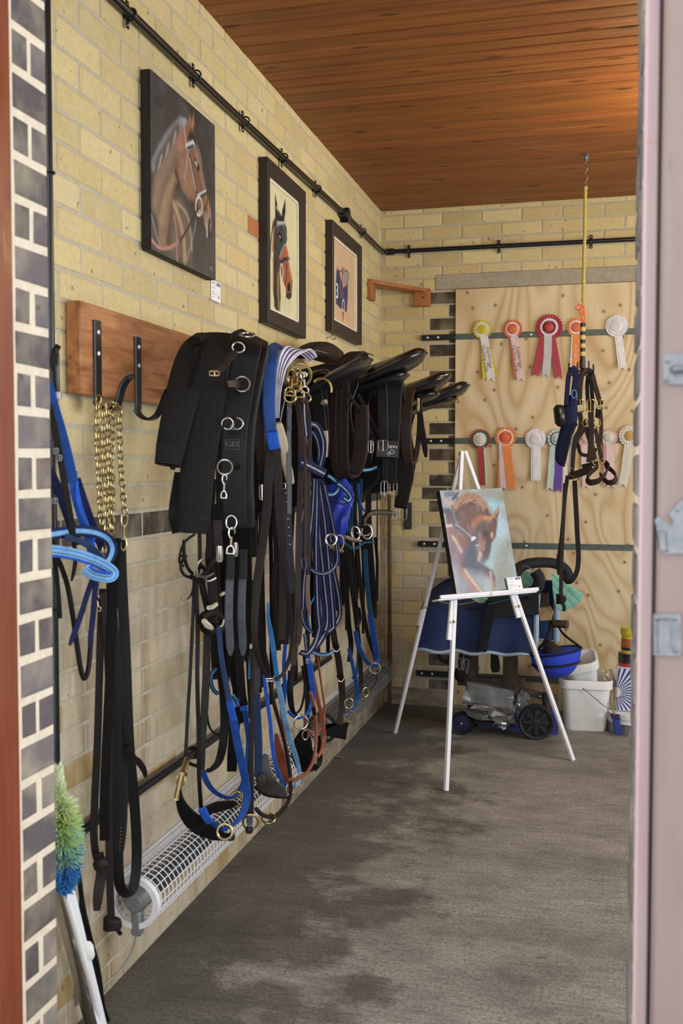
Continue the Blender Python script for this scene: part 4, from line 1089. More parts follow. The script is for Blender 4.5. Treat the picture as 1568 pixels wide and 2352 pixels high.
# feather duster and leaning white board, just inside the pier
ND = .165
db = L(150, 2052, ND); dt = L(134, 1772, ND)
du = T('feather_duster', 'fluffy green and blue feather duster standing beside the brick pier', 'duster')
axis = (dt - db); rnd = random.Random(4); Lh = axis.length; axn = axis.normalized()
for nm, lo, hi, mt in (('blue_plumes', 0, .36, 'plume_blue'), ('teal_plumes', .22, .55, 'plume_teal'), ('green_plumes', .26, .86, 'plume_green'), ('pale_plumes', .66, 1.0, 'plume_pale')):
    mb = MB()
    for i in range(1500 if nm == 'green_plumes' else 800):
        f = lo + (hi - lo) * rnd.random(); rad = .036 * math.sin(max(.12, min(1, (f + .10) / .98)) * 3.0) ** .7 * (.5 if f > .72 else 1) + .006
        a = rnd.uniform(0, 6.283); x = axn.orthogonal().normalized(); y = axn.cross(x); o = x*math.cos(a) + y*math.sin(a)
        b0 = db + axis * f + o * rnd.uniform(.002, rad * .4); tipp = db + axis * f + o * rad * rnd.uniform(.8, 1.2) + axn * rnd.uniform(-.004, .022) + x.cross(o) * rnd.uniform(-.006, .006)
        mb.tube([b0, b0*.4 + tipp*.6 + axn*.003, tipp], [.0016, .0014, .0004], 4, caps=False)
    mb.build(nm, mt, du)
hb = L(205, 2352, .12)
MB().tube(VS([db, L(170, 2120, .16), L(186, 2180, .155), L(203, 2240, .15), L(215, 2290, .14), L(240, 2352+60, .10)], 4), .0075, 12).build('handle', 'white_plastic', du)
MB().lathe([(.010,-.012),(.012,-.006),(.012,.02),(.009,.03)], L(205, 2190, .155), (db - hb), 14).build('hanging_cap', 'white_plastic', du)
bd = T('white_board', 'white board with polished metal edging leaning behind the pier, lower left', 'board')
z_ = V((0,0,1)); q = [L(133, 2062, .12), L(160, 2030, .12), L(240, 2362, .12), L(210, 2362, .12)]
simple('board_white', 'eceff8', .35, 0, .03, 20, .02)
dn = (q[3] - q[0]).normalized(); k = 1.25
pl_ = [q[0] - dn*.05, q[1] - dn*.02, q[1] + (q[2] - q[1]) * k, q[0] + (q[3] - q[0]) * k]
MB().prism(pl_, (.012, -.004, 0)).build('panel', 'board_white', bd)
MB().obox((pl_[0] + pl_[3])/2 + V((.004, -.004, 0)), (1,0,0), (0,1,0), pl_[3]-pl_[0], (.026, .02, (pl_[3]-pl_[0]).length), 0, .004).build('edge_strip', 'steel', bd)
# ------------------------------------------------------------------ woven sleeves and the big roller
def weave(name, c1, c2, f):
    t = NT(name); uv = t.obj(src='UV')
    a = t.node('ShaderNodeTexWave', bands_direction='X'); a.inputs['Scale'].default_value = f; t.link(uv, a.inputs[0])
    b = t.node('ShaderNodeTexWave', bands_direction='Y'); b.inputs['Scale'].default_value = f; t.link(uv, b.inputs[0])
    h = t.math('MULTIPLY', a.outputs['Fac'], b.outputs['Fac'])
    t.color(t.ramp(h, [(.05, lin(c1)), (.5, lin(c2))])); t.rough(.85); t.b.inputs['Specular IOR Level'].default_value = .2; t.bump(h, .7, .002); M[name] = t.m
weave('woven_black', '121213', '2d2b29', 48)
def flat_tube(mb, spec, n=20, ratio=.34, d=.22, hollow=True, mi=0):
    """spec: (px, py, width px, d) down the limb; a flattened padded tube"""
    sp = [tuple(q) if len(q) > 3 else (*q, d) for q in spec]
    pts = spline(sp, 5); rings = []
    for i, (x, y, w, dd) in enumerate(pts):
        c = L(x, y, dd); f = facing(c).normalized(); s = V((0,0,1)).cross(f).normalized()
        a = pts[max(i-1, 0)]; b = pts[min(i+1, len(pts)-1)]
        tg = (L(b[0], b[1], b[3]) - L(a[0], a[1], a[3])).normalized(); s = (s - tg * s.dot(tg)).normalized(); nn = s.cross(tg).normalized()
        r = wpx(c, w)/2
        rings.append([c + s*(math.copysign(abs(math.cos(t))**.75, math.cos(t))*r) + nn*(math.copysign(abs(math.sin(t))**.8, math.sin(t))*r*ratio) for t in [2*math.pi*k/n for k in range(n)]])
    if hollow:
        c = sum(rings[-1], V())/n
        e = rings[-1]; rings += [[c + (p - c)*.93 for p in e], [c + (p - c)*.88 + V((0,0,.05)) for p in e]]
    mb.loft(rings, mi)
sl = T('girth_sleeve', 'big black woven girth sleeve folded double over the left end of the rack', 'girth sleeve')
mb = MB(); flat_tube(mb, [(478,776,70,.17),(458,800,84,.18),(436,850,84,.20),(414,930,76,.21),(396,1010,70,.21),(385,1068,60,.21)]); mb.build('short_end', 'woven_black', sl)
mb = MB(); flat_tube(mb, [(500,778,92,.22),(494,810,100,.25),(484,870,94,.26),(468,970,88,.26),(454,1080,80,.26),(444,1224,72,.26)]); mb.build('long_end', 'woven_black', sl)
mb = MB(); flat_tube(mb, [(446,782,30,.20),(470,780,40,.20),(500,784,46,.20),(552,790,44,.20)], hollow=False, ratio=.6); mb.build('fold', 'woven_black', sl)
S('seam', sl, 'leather_matt', P(.225, (470,790),(446,850),(426,930),(408,1010),(396,1078)), 12)
S('under_strap', sl, 'leather_black', P(.12, (412,1085),(408,1130),(404,1180),(412,1222)), [22,30,34,34])

ro = T('vaulting_roller', 'wide black leather roller with silver rings draped over the rack', 'roller')
RD = .33
cen = [(578,772,.29),(566,784,.32),(560,805,RD),(554,850,RD),(548,900,RD),(541,960,RD),(536,1030,RD),(535,1100,RD),(537,1160,RD),(541,1206,RD)]
S('pad', ro, 'leather_black', P(RD, *[(x+4, y+6, (d_[0] if d_ else RD) - .014) for x, y, *d_ in cen]), [84,104,108,100,92,86,86,86,88,80], t=.022)
S('outer_strap', ro, 'leather_black', P(RD, *cen), [60,76,78,72,66,60,58,58,56,50], t=.006)
S('edge_binding', ro, 'leather_matt', P(RD + .004, (602,790),(598,812),(588,850),(578,900),(569,960),(565,1030),(564,1100),(566,1180)), 5)
S('edge_binding', ro, 'leather_matt', P(RD + .004, (540,800),(530,850),(522,900),(514,960),(509,1030),(508,1100),(512,1180)), 5)
for x, y in ((550,880),(535,1000)): pass
ring('top_ring', ro, 'steel', L(568, 769, RD + .01), 16, .003, (0,0,2.2))
ring('ring', ro, 'steel', L(547, 798, RD + .016), 14, .0022, (.2,0,.3), ex=.9)
ring('dee_ring', ro, 'steel', L(587, 804, RD + .016), 11, .0022, (.3,0,.1)); ring('ring', ro, 'steel', L(556, 882, RD + .016), 17, .0022)
ring('dee_ring', ro, 'steel', L(522, 973, RD + .014), 13, .0022, (-.2,0,0)); ring('dee_ring', ro, 'steel', L(545, 973, RD + .014), 13, .0022, (.2,0,0))
ring('ring', ro, 'steel', L(516, 1073, RD + .016), 17, .0022)
S('ring_keeper', ro, 'leather_black_shiny', P(RD + .014, (534,1062),(545,1072),(556,1084)), 14, t=.006)
S('ring_keeper', ro, 'leather_black_shiny', P(RD + .010, (522,882),(538,882),(552,884)), 18); S('ring_keeper', ro, 'leather_black_shiny', P(RD + .010, (540,960),(534,973),(533,988)), 12)
kp = S('safety_strap', ro, 'leather_dark_brown', P(RD + .02, (541,808),(525,828),(506,848),(489,860)), 13); buckle('buckle', kp, 'brass', L(492, 858, RD + .022), 22, 10, .0018)
snap('snap_hook', ro, 'steel', L(516, 1092, RD + .02), L(513, 1144, RD + .02), .62)
lg = MB(); c = L(533, 1021, RD + .005); xg, yg = V((0,0,1)).cross(facing(c)).normalized(), V((0,0,1)); fz = facing(c).normalized()
fr_ = frame_pts(c, xg, yg, wpx(c, 31), wpx(c, 22)); lg.tube([p for i in range(4) for p in (fr_[i]*.98 + fr_[(i+1)%4]*.02, fr_[i]*.02 + fr_[(i+1)%4]*.98)], .0008, 5, closed=True); lg.build('stamp_frame', 'leather_grey', ro)
text('GES', wpx(c, 17), c + fz*.0003, xg, yg, 'stamp', 'leather_grey', ro, .0006)
lower = T('girth_billets', 'two pointed grey black leather tongues hanging below the roller', 'billets')
for x, w in ((527, 19), (556, 19)):
    S('tongue', lower, 'leather_slate' , P(.34, (x+2,1300),(x-1,1360),(x-2,1420),(x,1460),(x+2,1506)), [w]*13 + [w*.8, w*.3], t=.006)
    S('upper_strap', lower, 'leather_black', P(.345, (x+2,1262),(x+2,1290),(x,1330)), w, t=.007)
    holes('hole', lower, L(x, 1395, .345), L(x + 1, 1492, .345), 4, 'black_plastic', .0028)
ring('ring', lower, 'steel', L(531, 1200, .35), 12, .002, (0,0,.2), ex=1.3); snap('snap_hook', lower, 'steel', L(533, 1214, .355), L(528, 1272, .355), .75)
buckle('roller_buckle', lower, 'steel', L(504, 1272, .35), 12, 34, .002, 0, 2); buckle('roller_buckle', lower, 'steel', L(541, 1262, .35), 8, 30, .002)
S('tongue', lower, 'leather_dark_brown', P(.32, (498,1195),(500,1230),(502,1262)), 20)
for lab, x, y0, y1, w, mt in (('broad black girth hanging behind the pointed leather tongues', 545, 1210, 1480, 64, 'leather_matt'), ('narrow black strap end right of the pointed tongues, with a pale patch', 583, 1195, 1420, 13, 'leather_black')):
    g = T('girth_strap', lab, 'strap'); S('strap', g, mt, P(.26, (x,y0),(x+2,(y0+y1)/2),(x+3,y1-20),(x+3,y1)), [w,w,w,w*.85], t=.008)
    if w < 20: S('pale_patch', g, 'leather_cream', P(.27, (x,1280),(x+1,1305),(x+1,1332)), 13)

# ------------------------------------------------------------------ straps hanging beside the roller
bg = T('blue_girth', 'bright blue elastic girth with a paler taped end, right of the black roller', 'girth')
S('webbing', bg, 'web_girth_blue', P(.36, (640,794,.26),(628,802,.31),(621,830),(618,880),(617,930),(620,975),(624,1000)), [30,33,32,30,29,28,27], t=.01)
S('taped_end', bg, 'web_bright_blue', P(.366, (623,992),(626,1012),(630,1030)), 28, t=.011); S('inner_layer', bg, 'web_navy', P(.33, (612,830),(607,880),(606,940),(612,980)), 16)
lr = T('leather_reins', 'dark brown leather reins in a long loop with a steel buckle at the bottom', 'reins')
S('rein', lr, 'leather_dark_brown', P(.35, (622,975),(617,1080),(611,1180),(600,1270),(590,1340),(584,1420),(586,1480),(596,1522),(608,1546),(618,1558)), [22,22,22,20,20,18,15,12,10,9])
S('rein', lr, 'leather_dark_brown', P(.37, (634,1030),(638,1110),(642,1200),(650,1290),(662,1380),(669,1450),(667,1500),(654,1540),(640,1556),(622,1562)), [20,20,18,14,11,10,9,9,9,9])
buckle('buckle', lr, 'steel', L(619, 1561, .37), 18, 6, .0018)
ll = T('stirrup_leather', 'black stirrup leather with a row of steel studs and a chrome buckle', 'leather')
S('strap', ll, 'leather_slate', P(.34, (652,1122),(658,1170),(662,1220),(666,1280),(670,1330),(673,1362)), [17]*10 + [17,16,14]); holes('stud', ll, L(656,1132,.345), L(666,1250,.345), 7, 'steel', .0022)
buckle('buckle', ll, 'steel', L(655, 1116, .345), 18, 12, .0022); S('backing', ll, 'leather_black', P(.33, (640,1070),(650,1115),(656,1160)), 18)
bo = T('lined_boot_strap', 'cream lined leather boot strap hanging beside the blue girth', 'strap')
S('lining', bo, 'leather_cream', P(.385, (640,972),(647,1010),(654,1050),(661,1080),(667,1110)), [14,24,24,22,18], t=.012); S('edge', bo, 'leather_black', P(.38, (648,975),(658,1010),(664,1050),(671,1085),(674,1112)), 8)
bp = T('brown_boot', 'brown leather boot panel tucked left of the blue girth', 'boot')
S('panel', bp, 'leather_brown', P(.29, (606,850),(601,900),(597,960),(598,1020),(602,1070)), [10,20,26,26,22], t=.012)
S('tab', bp, 'leather_black', P(.30, (600,1072),(600,1090),(602,1112)), [16,18,14]); buckle('buckle', bp, 'steel', L(601, 1130, .31), 10, 34, .0022)
sg = T('striped_surcingle', 'white and navy striped webbing surcingle arched over the rack', 'surcingle')
sp_ = P(.36, (636,960,.33),(638,905,.335),(643,862,.34),(652,830,.345),(668,808,.35),(690,803,.355),(708,812,.36),(718,824,.36))
S('webbing', sg, ['web_purple_white','web_navy'], sp_, [14,20,30,36,36,34,30,26], t=.005, side=[V((.35,.9,0))]*36, stripes=[(.16,0),(.1,1),(.16,0),(.1,1),(.16,0),(.1,1),(.22,0)], n=5)
cl = T('brass_clips', 'bunch of brass trigger clips hooked on one large ring under the rack', 'clips')
ring('large_ring', cl, 'brass', L(686, 862, .40), 28, .0042, (0,0,-.4)); 
snap('clip', cl, 'brass', L(671, 850, .41), L(664, 908, .41), .95); snap('clip', cl, 'brass', L(683, 848, .405), L(676, 898, .405), .95)
snap('clip', cl, 'brass', L(690, 856, .41), L(687, 912, .41), .95); snap('clip', cl, 'steel', L(697, 856, .415), L(700, 902, .415), .95)
ring('swivel', cl, 'brass', L(666, 912, .41), 13, .003, (0,0,.3)); ring('swivel', cl, 'brass', L(702, 914, .40), 11, .003, (0,0,.3))
le1 = T('lead_rein', 'long brown leather lead rein hanging from the brass clips', 'rein')
S('rein', le1, 'leather_brown', P(.40, (669,928),(674,918),(682,926),(688,960),(691,1020),(689,1120),(686,1220),(684,1330),(682,1430),(676,1500),(673,1528)), [14]*12+[15,13])
le2 = T('lead_rein', 'thin brown lead rein with a worn pinkish end, right of the brass clips', 'rein')
S('rein', le2, 'leather_brown', P(.415, (692,924),(700,920),(708,950),(711,1000),(709,1080),(708,1180),(709,1280),(707,1340)), [8,9,9,10,10,9,9,9]); S('worn_end', le2, 'leather_worn', P(.417, (707,1320),(706,1360),(708,1390),(711,1412)), [9,10,11,6])
le3 = T('lead_rein', 'shiny black lead rein with a metal sleeve under the brass clips', 'rein')
S('rein', le3, 'leather_black_shiny', P(.40, (664,926),(663,960),(663,1000),(664,1080),(664,1180)), 12); S('sleeve', le3, 'leather_slate', P(.404, (664,940),(663,970),(664,988)), 12, t=.009)
le4 = T('lead_rein', 'navy webbing lead with cream lining hanging from the chrome clip', 'rein')
S('rein', le4, ['web_navy','leather_cream'], P(.41, (699,900),(699,930),(700,960),(704,1000)), 16, t=.008, stripes=[(.4,0),(.25,1),(.35,0)])
# ------------------------------------------------------------------ lunge line coil
lu = T('lunge_line', 'navy lunge line with a white stripe, coiled and tied in a long hank', 'lunge line')
NV = ['web_navy', 'web_grey']; sN = [(.40,0),(.21,1),(.39,0)]
def lun(nm, d, *pts, w=13, **k): return S(nm, lu, NV, P(d, *pts), w, n=5, t=.005, stripes=sN, **k)
lun('top_loop', .40, (702,980),(714,974),(730,982),(741,1010),(742,1040),(735,1070),(728,1092), w=14)
lun('top_loop', .38, (700,990),(706,1020),(712,1056),(722,1086), w=13); lun('top_loop', .37, (716,990),(728,1010),(733,1040),(730,1070), w=13)
lun('top_loop', .36, (690,980),(700,1010),(700,1050),(704,1080), w=12)
lun('tie', .43, (690,1060),(706,1068),(726,1078),(745,1088), w=22)
for i, (pts, w) in enumerate(((((728,1100),(728,1160),(726,1240),(727,1320),(730,1400),(734,1440)), 14), (((732,1100),(742,1170),(750,1240),(757,1320),(764,1400),(766,1440)), 14),
        (((726,1100),(730,1170),(736,1250),(744,1330),(752,1420),(742,1460),(722,1490)), 15), (((738,1100),(750,1150),(762,1210),(771,1260),(776,1300)), 13),
        (((722,1100),(718,1170),(712,1230),(704,1290),(698,1340),(696,1400)), 13), (((724,1100),(722,1180),(724,1260),(731,1340),(738,1410),(732,1450),(722,1480),(706,1500),(690,1498)), 14),
        (((740,1110),(748,1190),(757,1270),(770,1330),(780,1390),(778,1420),(762,1444),(742,1456)), 12), (((734,1110),(740,1200),(747,1290),(756,1370),(752,1430),(738,1458)), 13))):
    lun('strand', .40 - .012*(i % 4), *pts, w=w)
lun('loose_loop', .43, (744,1112),(757,1170),(768,1225),(775,1275),(771,1298),(758,1312),(742,1318),(724,1314),(712,1306), w=9, side=None)
lun('loose_loop', .38, (718,1100),(702,1150),(692,1210),(690,1260),(694,1300),(702,1350),(694,1400),(700,1436),(716,1452), w=10)
for lab, pts, w, mt, d in (('thin strap hanging in front of the coiled lunge line', ((699,1000),(701,1100),(701,1200),(700,1290)), 7, 'leather_brown', .44),):
    single(S('strap', None, mt, P(d, *pts), w), lab, 'strap')

# ------------------------------------------------------------------ saddles on their brackets, cantles towards the room
def seat_rings(y, xt, zt, ln, rise, wmax, thick, lift, n=18):
    R_ = []; K = 22
    for i in range(K + 1):
        s = 1 - (1 - i / K)**1.4; x = xt - ln*(1 - s)
        z = zt - rise*(1 - s**1.8) + (.05*(1 - s/.25)**2 if s < .25 else 0) + lift
        w = wmax * (.42 + .58*min(1, (s/.62))**1.5) * (1 if s < .72 else math.sqrt(max(.0, 1 - ((s-.72)/.28)**3.2)))
        w = max(w, .04); th = thick * (1 - .18*s*s) * (1 if s < .92 else math.sqrt(max(.1, 1 - ((s-.92)/.08)**2)))
        rg = []
        for k in range(n):
            a = 2*math.pi*k/n; cy, cz = math.cos(a), math.sin(a)
            droop = -.055*(abs(cy)**2) * (1 - s)*1.2
            rg.append(V((x, y + cy*w, z + cz*th*.5 + droop)))
        R_.append(rg)
    return R_
def saddle(tip, tip2, xt, label, flap='leather_black', flaplen=.42, thick=.075, fw=1.0):
    s = T('saddle', label, 'saddle', None)
    t1 = hit(tip[0], tip[1], 0, xt); y = t1.y
    ln = xt - XL - .10
    MB().loft(seat_rings(y, xt, t1.z - .012, ln, .13, .115, thick, -thick*.24)).build('seat', 'leather_seat', s)
    x2 = xt - .055; t2 = AY(tip2[0], tip2[1], y); 
    MB().loft(seat_rings(y, min(t2.x, xt - .03), t2.z - .008, ln - .05, .05, .10, .046, -.010)).build('panel', 'leather_black_shiny', s)
    mb = MB(); rr_ = seat_rings(y, xt, t1.z - .012, ln, .13, .115, thick, -thick*.24)
    path = [(rg[0] + rg[1])/2 for rg in rr_[6:]] + [(rg[9] + rg[8])/2 for rg in rr_[6:]][::-1]
    mb.tube(path, .0045, 6); mb.build('piping', 'leather_black_shiny', s)
    z1 = t1.z - .10; xm = XL + .12
    for sgn in (-1, 1):
        out = []; 
        for u, v in ((.02,0),(.0,-.14),(-.03,-.28),(.0,-.38),(.06,-.42),(.16,-.42),(.24,-.38),(.27,-.28),(.25,-.14),(.27,-.02),(.15,.03)):
            out.append(V((xm + u*fw, y + sgn*(.10 + .05*min(1, -v/.2)), z1 + v*flaplen/.42)))
        MB().prism(out, (0, sgn*.009, 0)).build('flap', flap, s)
        MB().tube(VS(out, 3), .004, 6).build('flap_edge', 'leather_black_shiny', s)
    MB().obox((XL + .12, y, z1 - .02), (1,0,0), (0,1,0), (0,0,1), (.22, .04, .03), 0, .006).build('bracket', 'black_enamel', s)
    return s, y, t1
s1, y1_, _ = saddle((849,808), (760,845), -.74, 'black saddle nearest the door, its flat cantle beside the striped surcingle', thick=.046, fw=.55)
s2, y2_, _ = saddle((977,791), (937,849), -.64, 'black saddle with the tallest upswept cantle, second from the door')
s3, y3_, _ = saddle((1033,846), (1007,894), -.62, 'black saddle third from the door, in front of the dark quoin bricks')
s4, y4_, _ = saddle((1076,869), (1050,905), -.60, 'farthest black saddle, its cantle reaching in front of the plywood')
# bracket over saddle 1: round-ended black leather pad at the wall
pd = T('saddle_pad', 'dark rounded leather pad humped behind the first saddle by the frames', 'pad')
mb = MB(); flat_tube(mb, [(690,812,30,.14),(716,806,46,.14),(742,808,56,.14),(768,820,46,.14)], hollow=False, ratio=.8); mb.build('pad', 'leather_dark_brown', pd)
S('stitching', pd, 'leather_cream', P(.20, (700,812),(726,806),(752,812)), 1.2)
fl = T('saddle_flap', 'large black saddle flap with a cream knee roll, right of the brass clips', 'flap')
S('flap', fl, 'leather_black', P(.34, (722,850),(730,900),(736,950),(740,1000),(742,1050)), [40,40,38,34,26], t=.01); S('cream_panel', fl, 'leather_cream', P(.352, (742,990),(744,1015),(746,1050)), [22,20,10], t=.01)
S('edge', fl, 'leather_slate', P(.36, (728,855),(738,900),(745,950),(750,1000),(752,1040)), 2.5)
ring('brass_half_ring', fl, 'brass', L(738, 893, .40), 24, .004, (.4,0,0), a0=-1.9, a1=.9); MB().lathe([(.010,-.006),(.012,0),(.010,.008),(.006,.012)], L(744, 924, .40), (.6,-.5,.2), 14).build('stud', 'steel', fl)
# brown padded girth folded over the second saddle
def drape(name, lab, y, x, zt, zb, w, gap, mat, th, cat='girth', edge=None, skew=0.0):
    g = T(name, lab, cat)
    pts = [V((x, y - gap*.2, zb + .10)), V((x, y - gap*.5, zb)), V((x, y - gap*.9, zb + .01)), V((x, y - gap, zb + .1)), V((x, y - gap, (zt+zb)/2)), V((x, y - gap*.95, zt - .08)), V((x, y - gap*.5, zt)), V((x, y, zt + .02)), V((x, y + gap*.6, zt)), V((x, y + gap, zt - .1)), V((x, y + gap, (zt+zb)/2))]
    path = VS(pts, 6); MB().ribbon(path, w, th, side=(1, skew, 0)).build('girth', mat, g)
    if edge:
        e = MB()
        for sgn in (-1, 1): e.tube([p + V((sgn*w/2, 0, 0)) for p in path], th*.55, 6)
        e.build('edge_roll', edge, g)
    return g
a = L(790, 1093, .42); tp = L(800, 800, .42)
leather('girth_brown', '2b2121', .85, spec=.15); leather('girth_edge', '6e625c', .8, spec=.2)
gb = T('padded_girth', 'dark brown padded girth hanging in a deep loop over the second saddle', 'girth')
gp = [(828,930,.44),(829,1000,.44),(822,1060,.43),(808,1088,.41),(790,1092,.39),(780,1060,.375),(778,980,.375),(780,900,.375),(786,850,.375),(800,824,.38),(820,812,.39),(836,816,.40)]
S('girth', gb, 'girth_brown', P(.45, *gp), [30,36,36,34,38,44,46,46,44,40,34,24], t=.016, side=V((1,.12,0)), n=6)
S('edge_roll', gb, 'girth_edge', P(.45, *[(x + (20 if i > 4 else 17 if i < 3 else 18), y, d_ + .012) for i, (x, y, d_) in enumerate(gp)]), 2.6, t=.006, n=6)
for dx in (-8, 4): S('ridge', gb, 'leather_dark_brown', P(.45, *[(x + dx, y, d_ + .013) for x, y, d_ in gp[5:10]]), 3, t=.004, n=6)
bgk = T('black_girth', 'black short girth with chrome buckles and white lettering over the third saddle', 'girth')
S('girth', bgk, 'leather_black', P(.47, (900,838,.44),(896,870),(893,920),(892,980),(891,1020),(890,1052)), [60,62,58,54,52,50], t=.014); S('end_panel', bgk, 'leather_black_shiny', P(.482, (890,1012),(889,1030),(888,1050)), 50, t=.006)
S('edge', bgk, 'leather_slate', P(.482, (884,860),(888,900),(889,950),(890,1010)), 2.2)
c = L(902, 1026, .505); f_ = facing(c).normalized(); xg = V((0,0,1)).cross(f_).normalized(); text('FAIR', wpx(c, 10), c + f_*.001, -xg, V((0,0,-1)), 'lettering', 'white_paint', bgk, .0004)
cx_ = L(900, 1038, .505); ring('scroll', bgk, 'white_paint', cx_, 4.5, .0009); ring('scroll', bgk, 'white_paint', L(893, 1042, .505), 3, .0009)
for x in (848, 862): S('billet', bgk, 'leather_black', P(.44, (800 + (x-848)*1.5,905),(836 + (x-848),960),(x + 14,1018)), 8)
buckle('buckle', bgk, 'steel', L(851, 1026, .49), 12, 26, .002); buckle('buckle', bgk, 'steel', L(879, 1023, .495), 22, 24, .0022)
ng = T('navy_girth', 'navy short girth ending in two chrome roller buckles below the lettered girth', 'girth')
S('girth', ng, 'web_navy' if False else 'web_black', P(.46, (893,1052),(893,1080),(893,1110)), 38, t=.012); S('billet', ng, 'leather_black', P(.455, (884,1050),(884,1112)), 14, n=3); 
buckle('buckle', ng, 'steel', L(882, 1122, .47), 16, 34, .0022, 0, 1); buckle('buckle', ng, 'steel', L(903, 1122, .47), 16, 34, .0022, 0, 1)
ng2 = T('long_black_girth', 'long black contoured girth whose end buckle hangs before the dark metal plate', 'girth')
S('girth', ng2, 'leather_black', P(.47, (912,862),(916,920),(924,980),(930,1040),(931,1090),(926,1126),(920,1165)), [26,30,34,38,40,34,30], t=.014); S('edge', ng2, 'leather_slate', P(.485, (906,868),(912,920),(922,980),(934,1030),(942,1080),(940,1120)), 2)
buckle('buckle', ng2, 'steel', L(909, 1181, .47), 14, 28, .002, 0, 1); buckle('buckle', ng2, 'steel', L(925, 1179, .47), 17, 30, .002, 0, 1)
b4 = T('brown_leather_girth', 'worn brown leather girth looped over the farthest saddle with a loose tongue', 'girth')
S('girth', b4, 'leather_brown', P(.50, (951,1060,.53),(938,1062,.52),(932,1030),(931,980),(934,930),(940,900),(952,888)), [16,22,26,28,28,26,22], t=.014, side=V((1,.2,0)))
S('back_limb', b4, 'leather_brown', P(.53, (962,905),(964,960),(960,1020),(952,1060)), 12, t=.010); S('loose_tongue', b4, 'leather_dark_brown', P(.55, (962,930),(967,980),(974,1020),(978,1050)), [10,14,15,14,12,6]); buckle('buckle', b4, 'brass', L(960, 930, .55), 4, 30, .0016)
st = T('rolled_strap', 'thick rolled black leather strap sticking out level with the dark bricks', 'strap')
RP('roll', st, 'leather_black_shiny', P(.44, (832,1210),(836,1192),(846,1181),(862,1177),(885,1177),(906,1180)), 13); RP('cord', st, 'leather_black', P(.44, (838,1186),(850,1176),(870,1173),(896,1174)), 5)
# ------------------------------------------------------------------ bridles, headcollars and reins filling the row below
def one(name, lab, cat, mat, pts, w, d, n=6, t=.0045, group=None, **k):
    return single(S(name, None, mat, P(d, *pts), w, n, t, **k), lab, cat, group)
# bridle at the left end
bl1 = T('black_bridle', 'black leather bridle with a big chrome bit ring hanging below the woven sleeve', 'bridle')
RP('loop', bl1, 'leather_black', P(.20, (421,1300),(412,1290),(416,1262),(424,1246),(434,1236),(446,1228)), 6); RP('loop', bl1, 'leather_black', P(.20, (422,1240),(423,1275),(430,1302),(442,1318)), 8)
RP('loop', bl1, 'leather_black', P(.21, (424,1278),(415,1300),(421,1318),(436,1326),(456,1322)), 7)
S('keeper', bl1, 'leather_black', P(.22, (417,1277),(428,1277)), 7, n=2)
S('cheek', bl1, 'leather_black', P(.21, (458,1226),(459,1260),(458,1300),(450,1330)), 9); S('cheek', bl1, 'leather_black', P(.20, (478,1196),(480,1240),(478,1290),(486,1330)), 14)
ring('bit_ring', bl1, 'steel', L(478, 1308, .24), 27, .0036, (.2,0,0), a0=.35, a1=3.9); MB().tube(VS(P(.24, (454,1322),(470,1326),(488,1318)), 4), .006, 8).build('mouthpiece', 'steel', bl1)
S('cross_strap', bl1, 'leather_black', P(.22, (452,1334),(470,1316),(486,1294),(496,1284)), 11); S('cross_strap', bl1, 'leather_black', P(.22, (458,1296),(480,1318),(500,1350)), 10)
S('rein', bl1, 'leather_black', P(.20, (446,1326),(444,1390),(440,1480),(436,1560),(431,1640),(427,1720),(425,1748)), 8); S('rein', bl1, 'leather_black', P(.21, (450,1326),(452,1390),(454,1460),(453,1560),(456,1680),(457,1780),(462,1862)), 10)
S('strap_end', bl1, 'leather_black', P(.21, (444,1350),(440,1364),(431,1376)), [6,6,5,3]); MB().ring(L(447,1328,.22), (.3,.2,1), .011, .006, 14, 8).build('wrap', 'leather_black', bl1)
mz = T('lined_noseband', 'black noseband with pale sheepskin lining bundled under the chrome bit ring', 'noseband')
S('strap', mz, 'leather_black', P(.23, (462,1330),(470,1370),(480,1410),(488,1440)), 16); S('strap', mz, 'leather_dark_brown', P(.24, (484,1320),(488,1360),(490,1400),(490,1430)), 22)
mb = MB(); 
for (x, y, r_, d_) in ((486,1414,24,.24),): mb.tube(VS(P(d_, (462,1424),(470,1414),(486,1408),(500,1414),(512,1430),(505,1444),(486,1450),(470,1444),(462,1428)), 4), .012, 10)
mb.build('roll', 'leather_black', mz)
simple('fleece', 'c3b8a2', .95, 0, .25, 160, 1)
S('fleece', mz, 'fleece', P(.26, (468,1426),(476,1436),(486,1442)), [12,16,10], t=.012); S('fleece', mz, 'fleece', P(.25, (479,1396),(488,1394),(496,1388)), 11, t=.012); S('fleece', mz, 'fleece', P(.26, (505,1440),(511,1434),(514,1424)), 5, t=.01); S('fleece', mz, 'fleece', P(.245, (508,1366),(514,1362)), 8, n=2, t=.01)
one('hanging_strap', 'broad brown strap running from the sheepskin noseband to the heater', 'strap', 'leather_dark_brown', ((476,1455),(474,1540),(470,1620),(466,1700),(465,1770)), [17,18,18,14,10], .22)
one('hanging_strap', 'black strap curving back to the wall above the heater bracket', 'strap', 'leather_black', ((496,1460),(502,1520),(512,1580),(516,1650),(512,1710),(502,1748),(486,1766),(474,1770)), [18,18,20,20,20,18,14,10], .12)
one('hanging_strap', 'flat black strap ending just above the heater mesh', 'strap', 'leather_matt', ((540,1600),(538,1680),(534,1730),(532,1772)), [24,25,24,22], .16)
one('striped_band', 'teal striped browband looping out behind the leftmost hanging straps', 'browband', ['web_teal','web_light_blue'], ((496,1536),(486,1548),(484,1566),(490,1584),(500,1594)), 10, .14, stripes=[(.3,0),(.2,1),(.5,0)])
one('hanging_strap', 'thin black strap hooking behind the low black pipe', 'strap', 'leather_black', ((476,1640),(478,1660),(486,1678),(504,1690)), 5, .06)

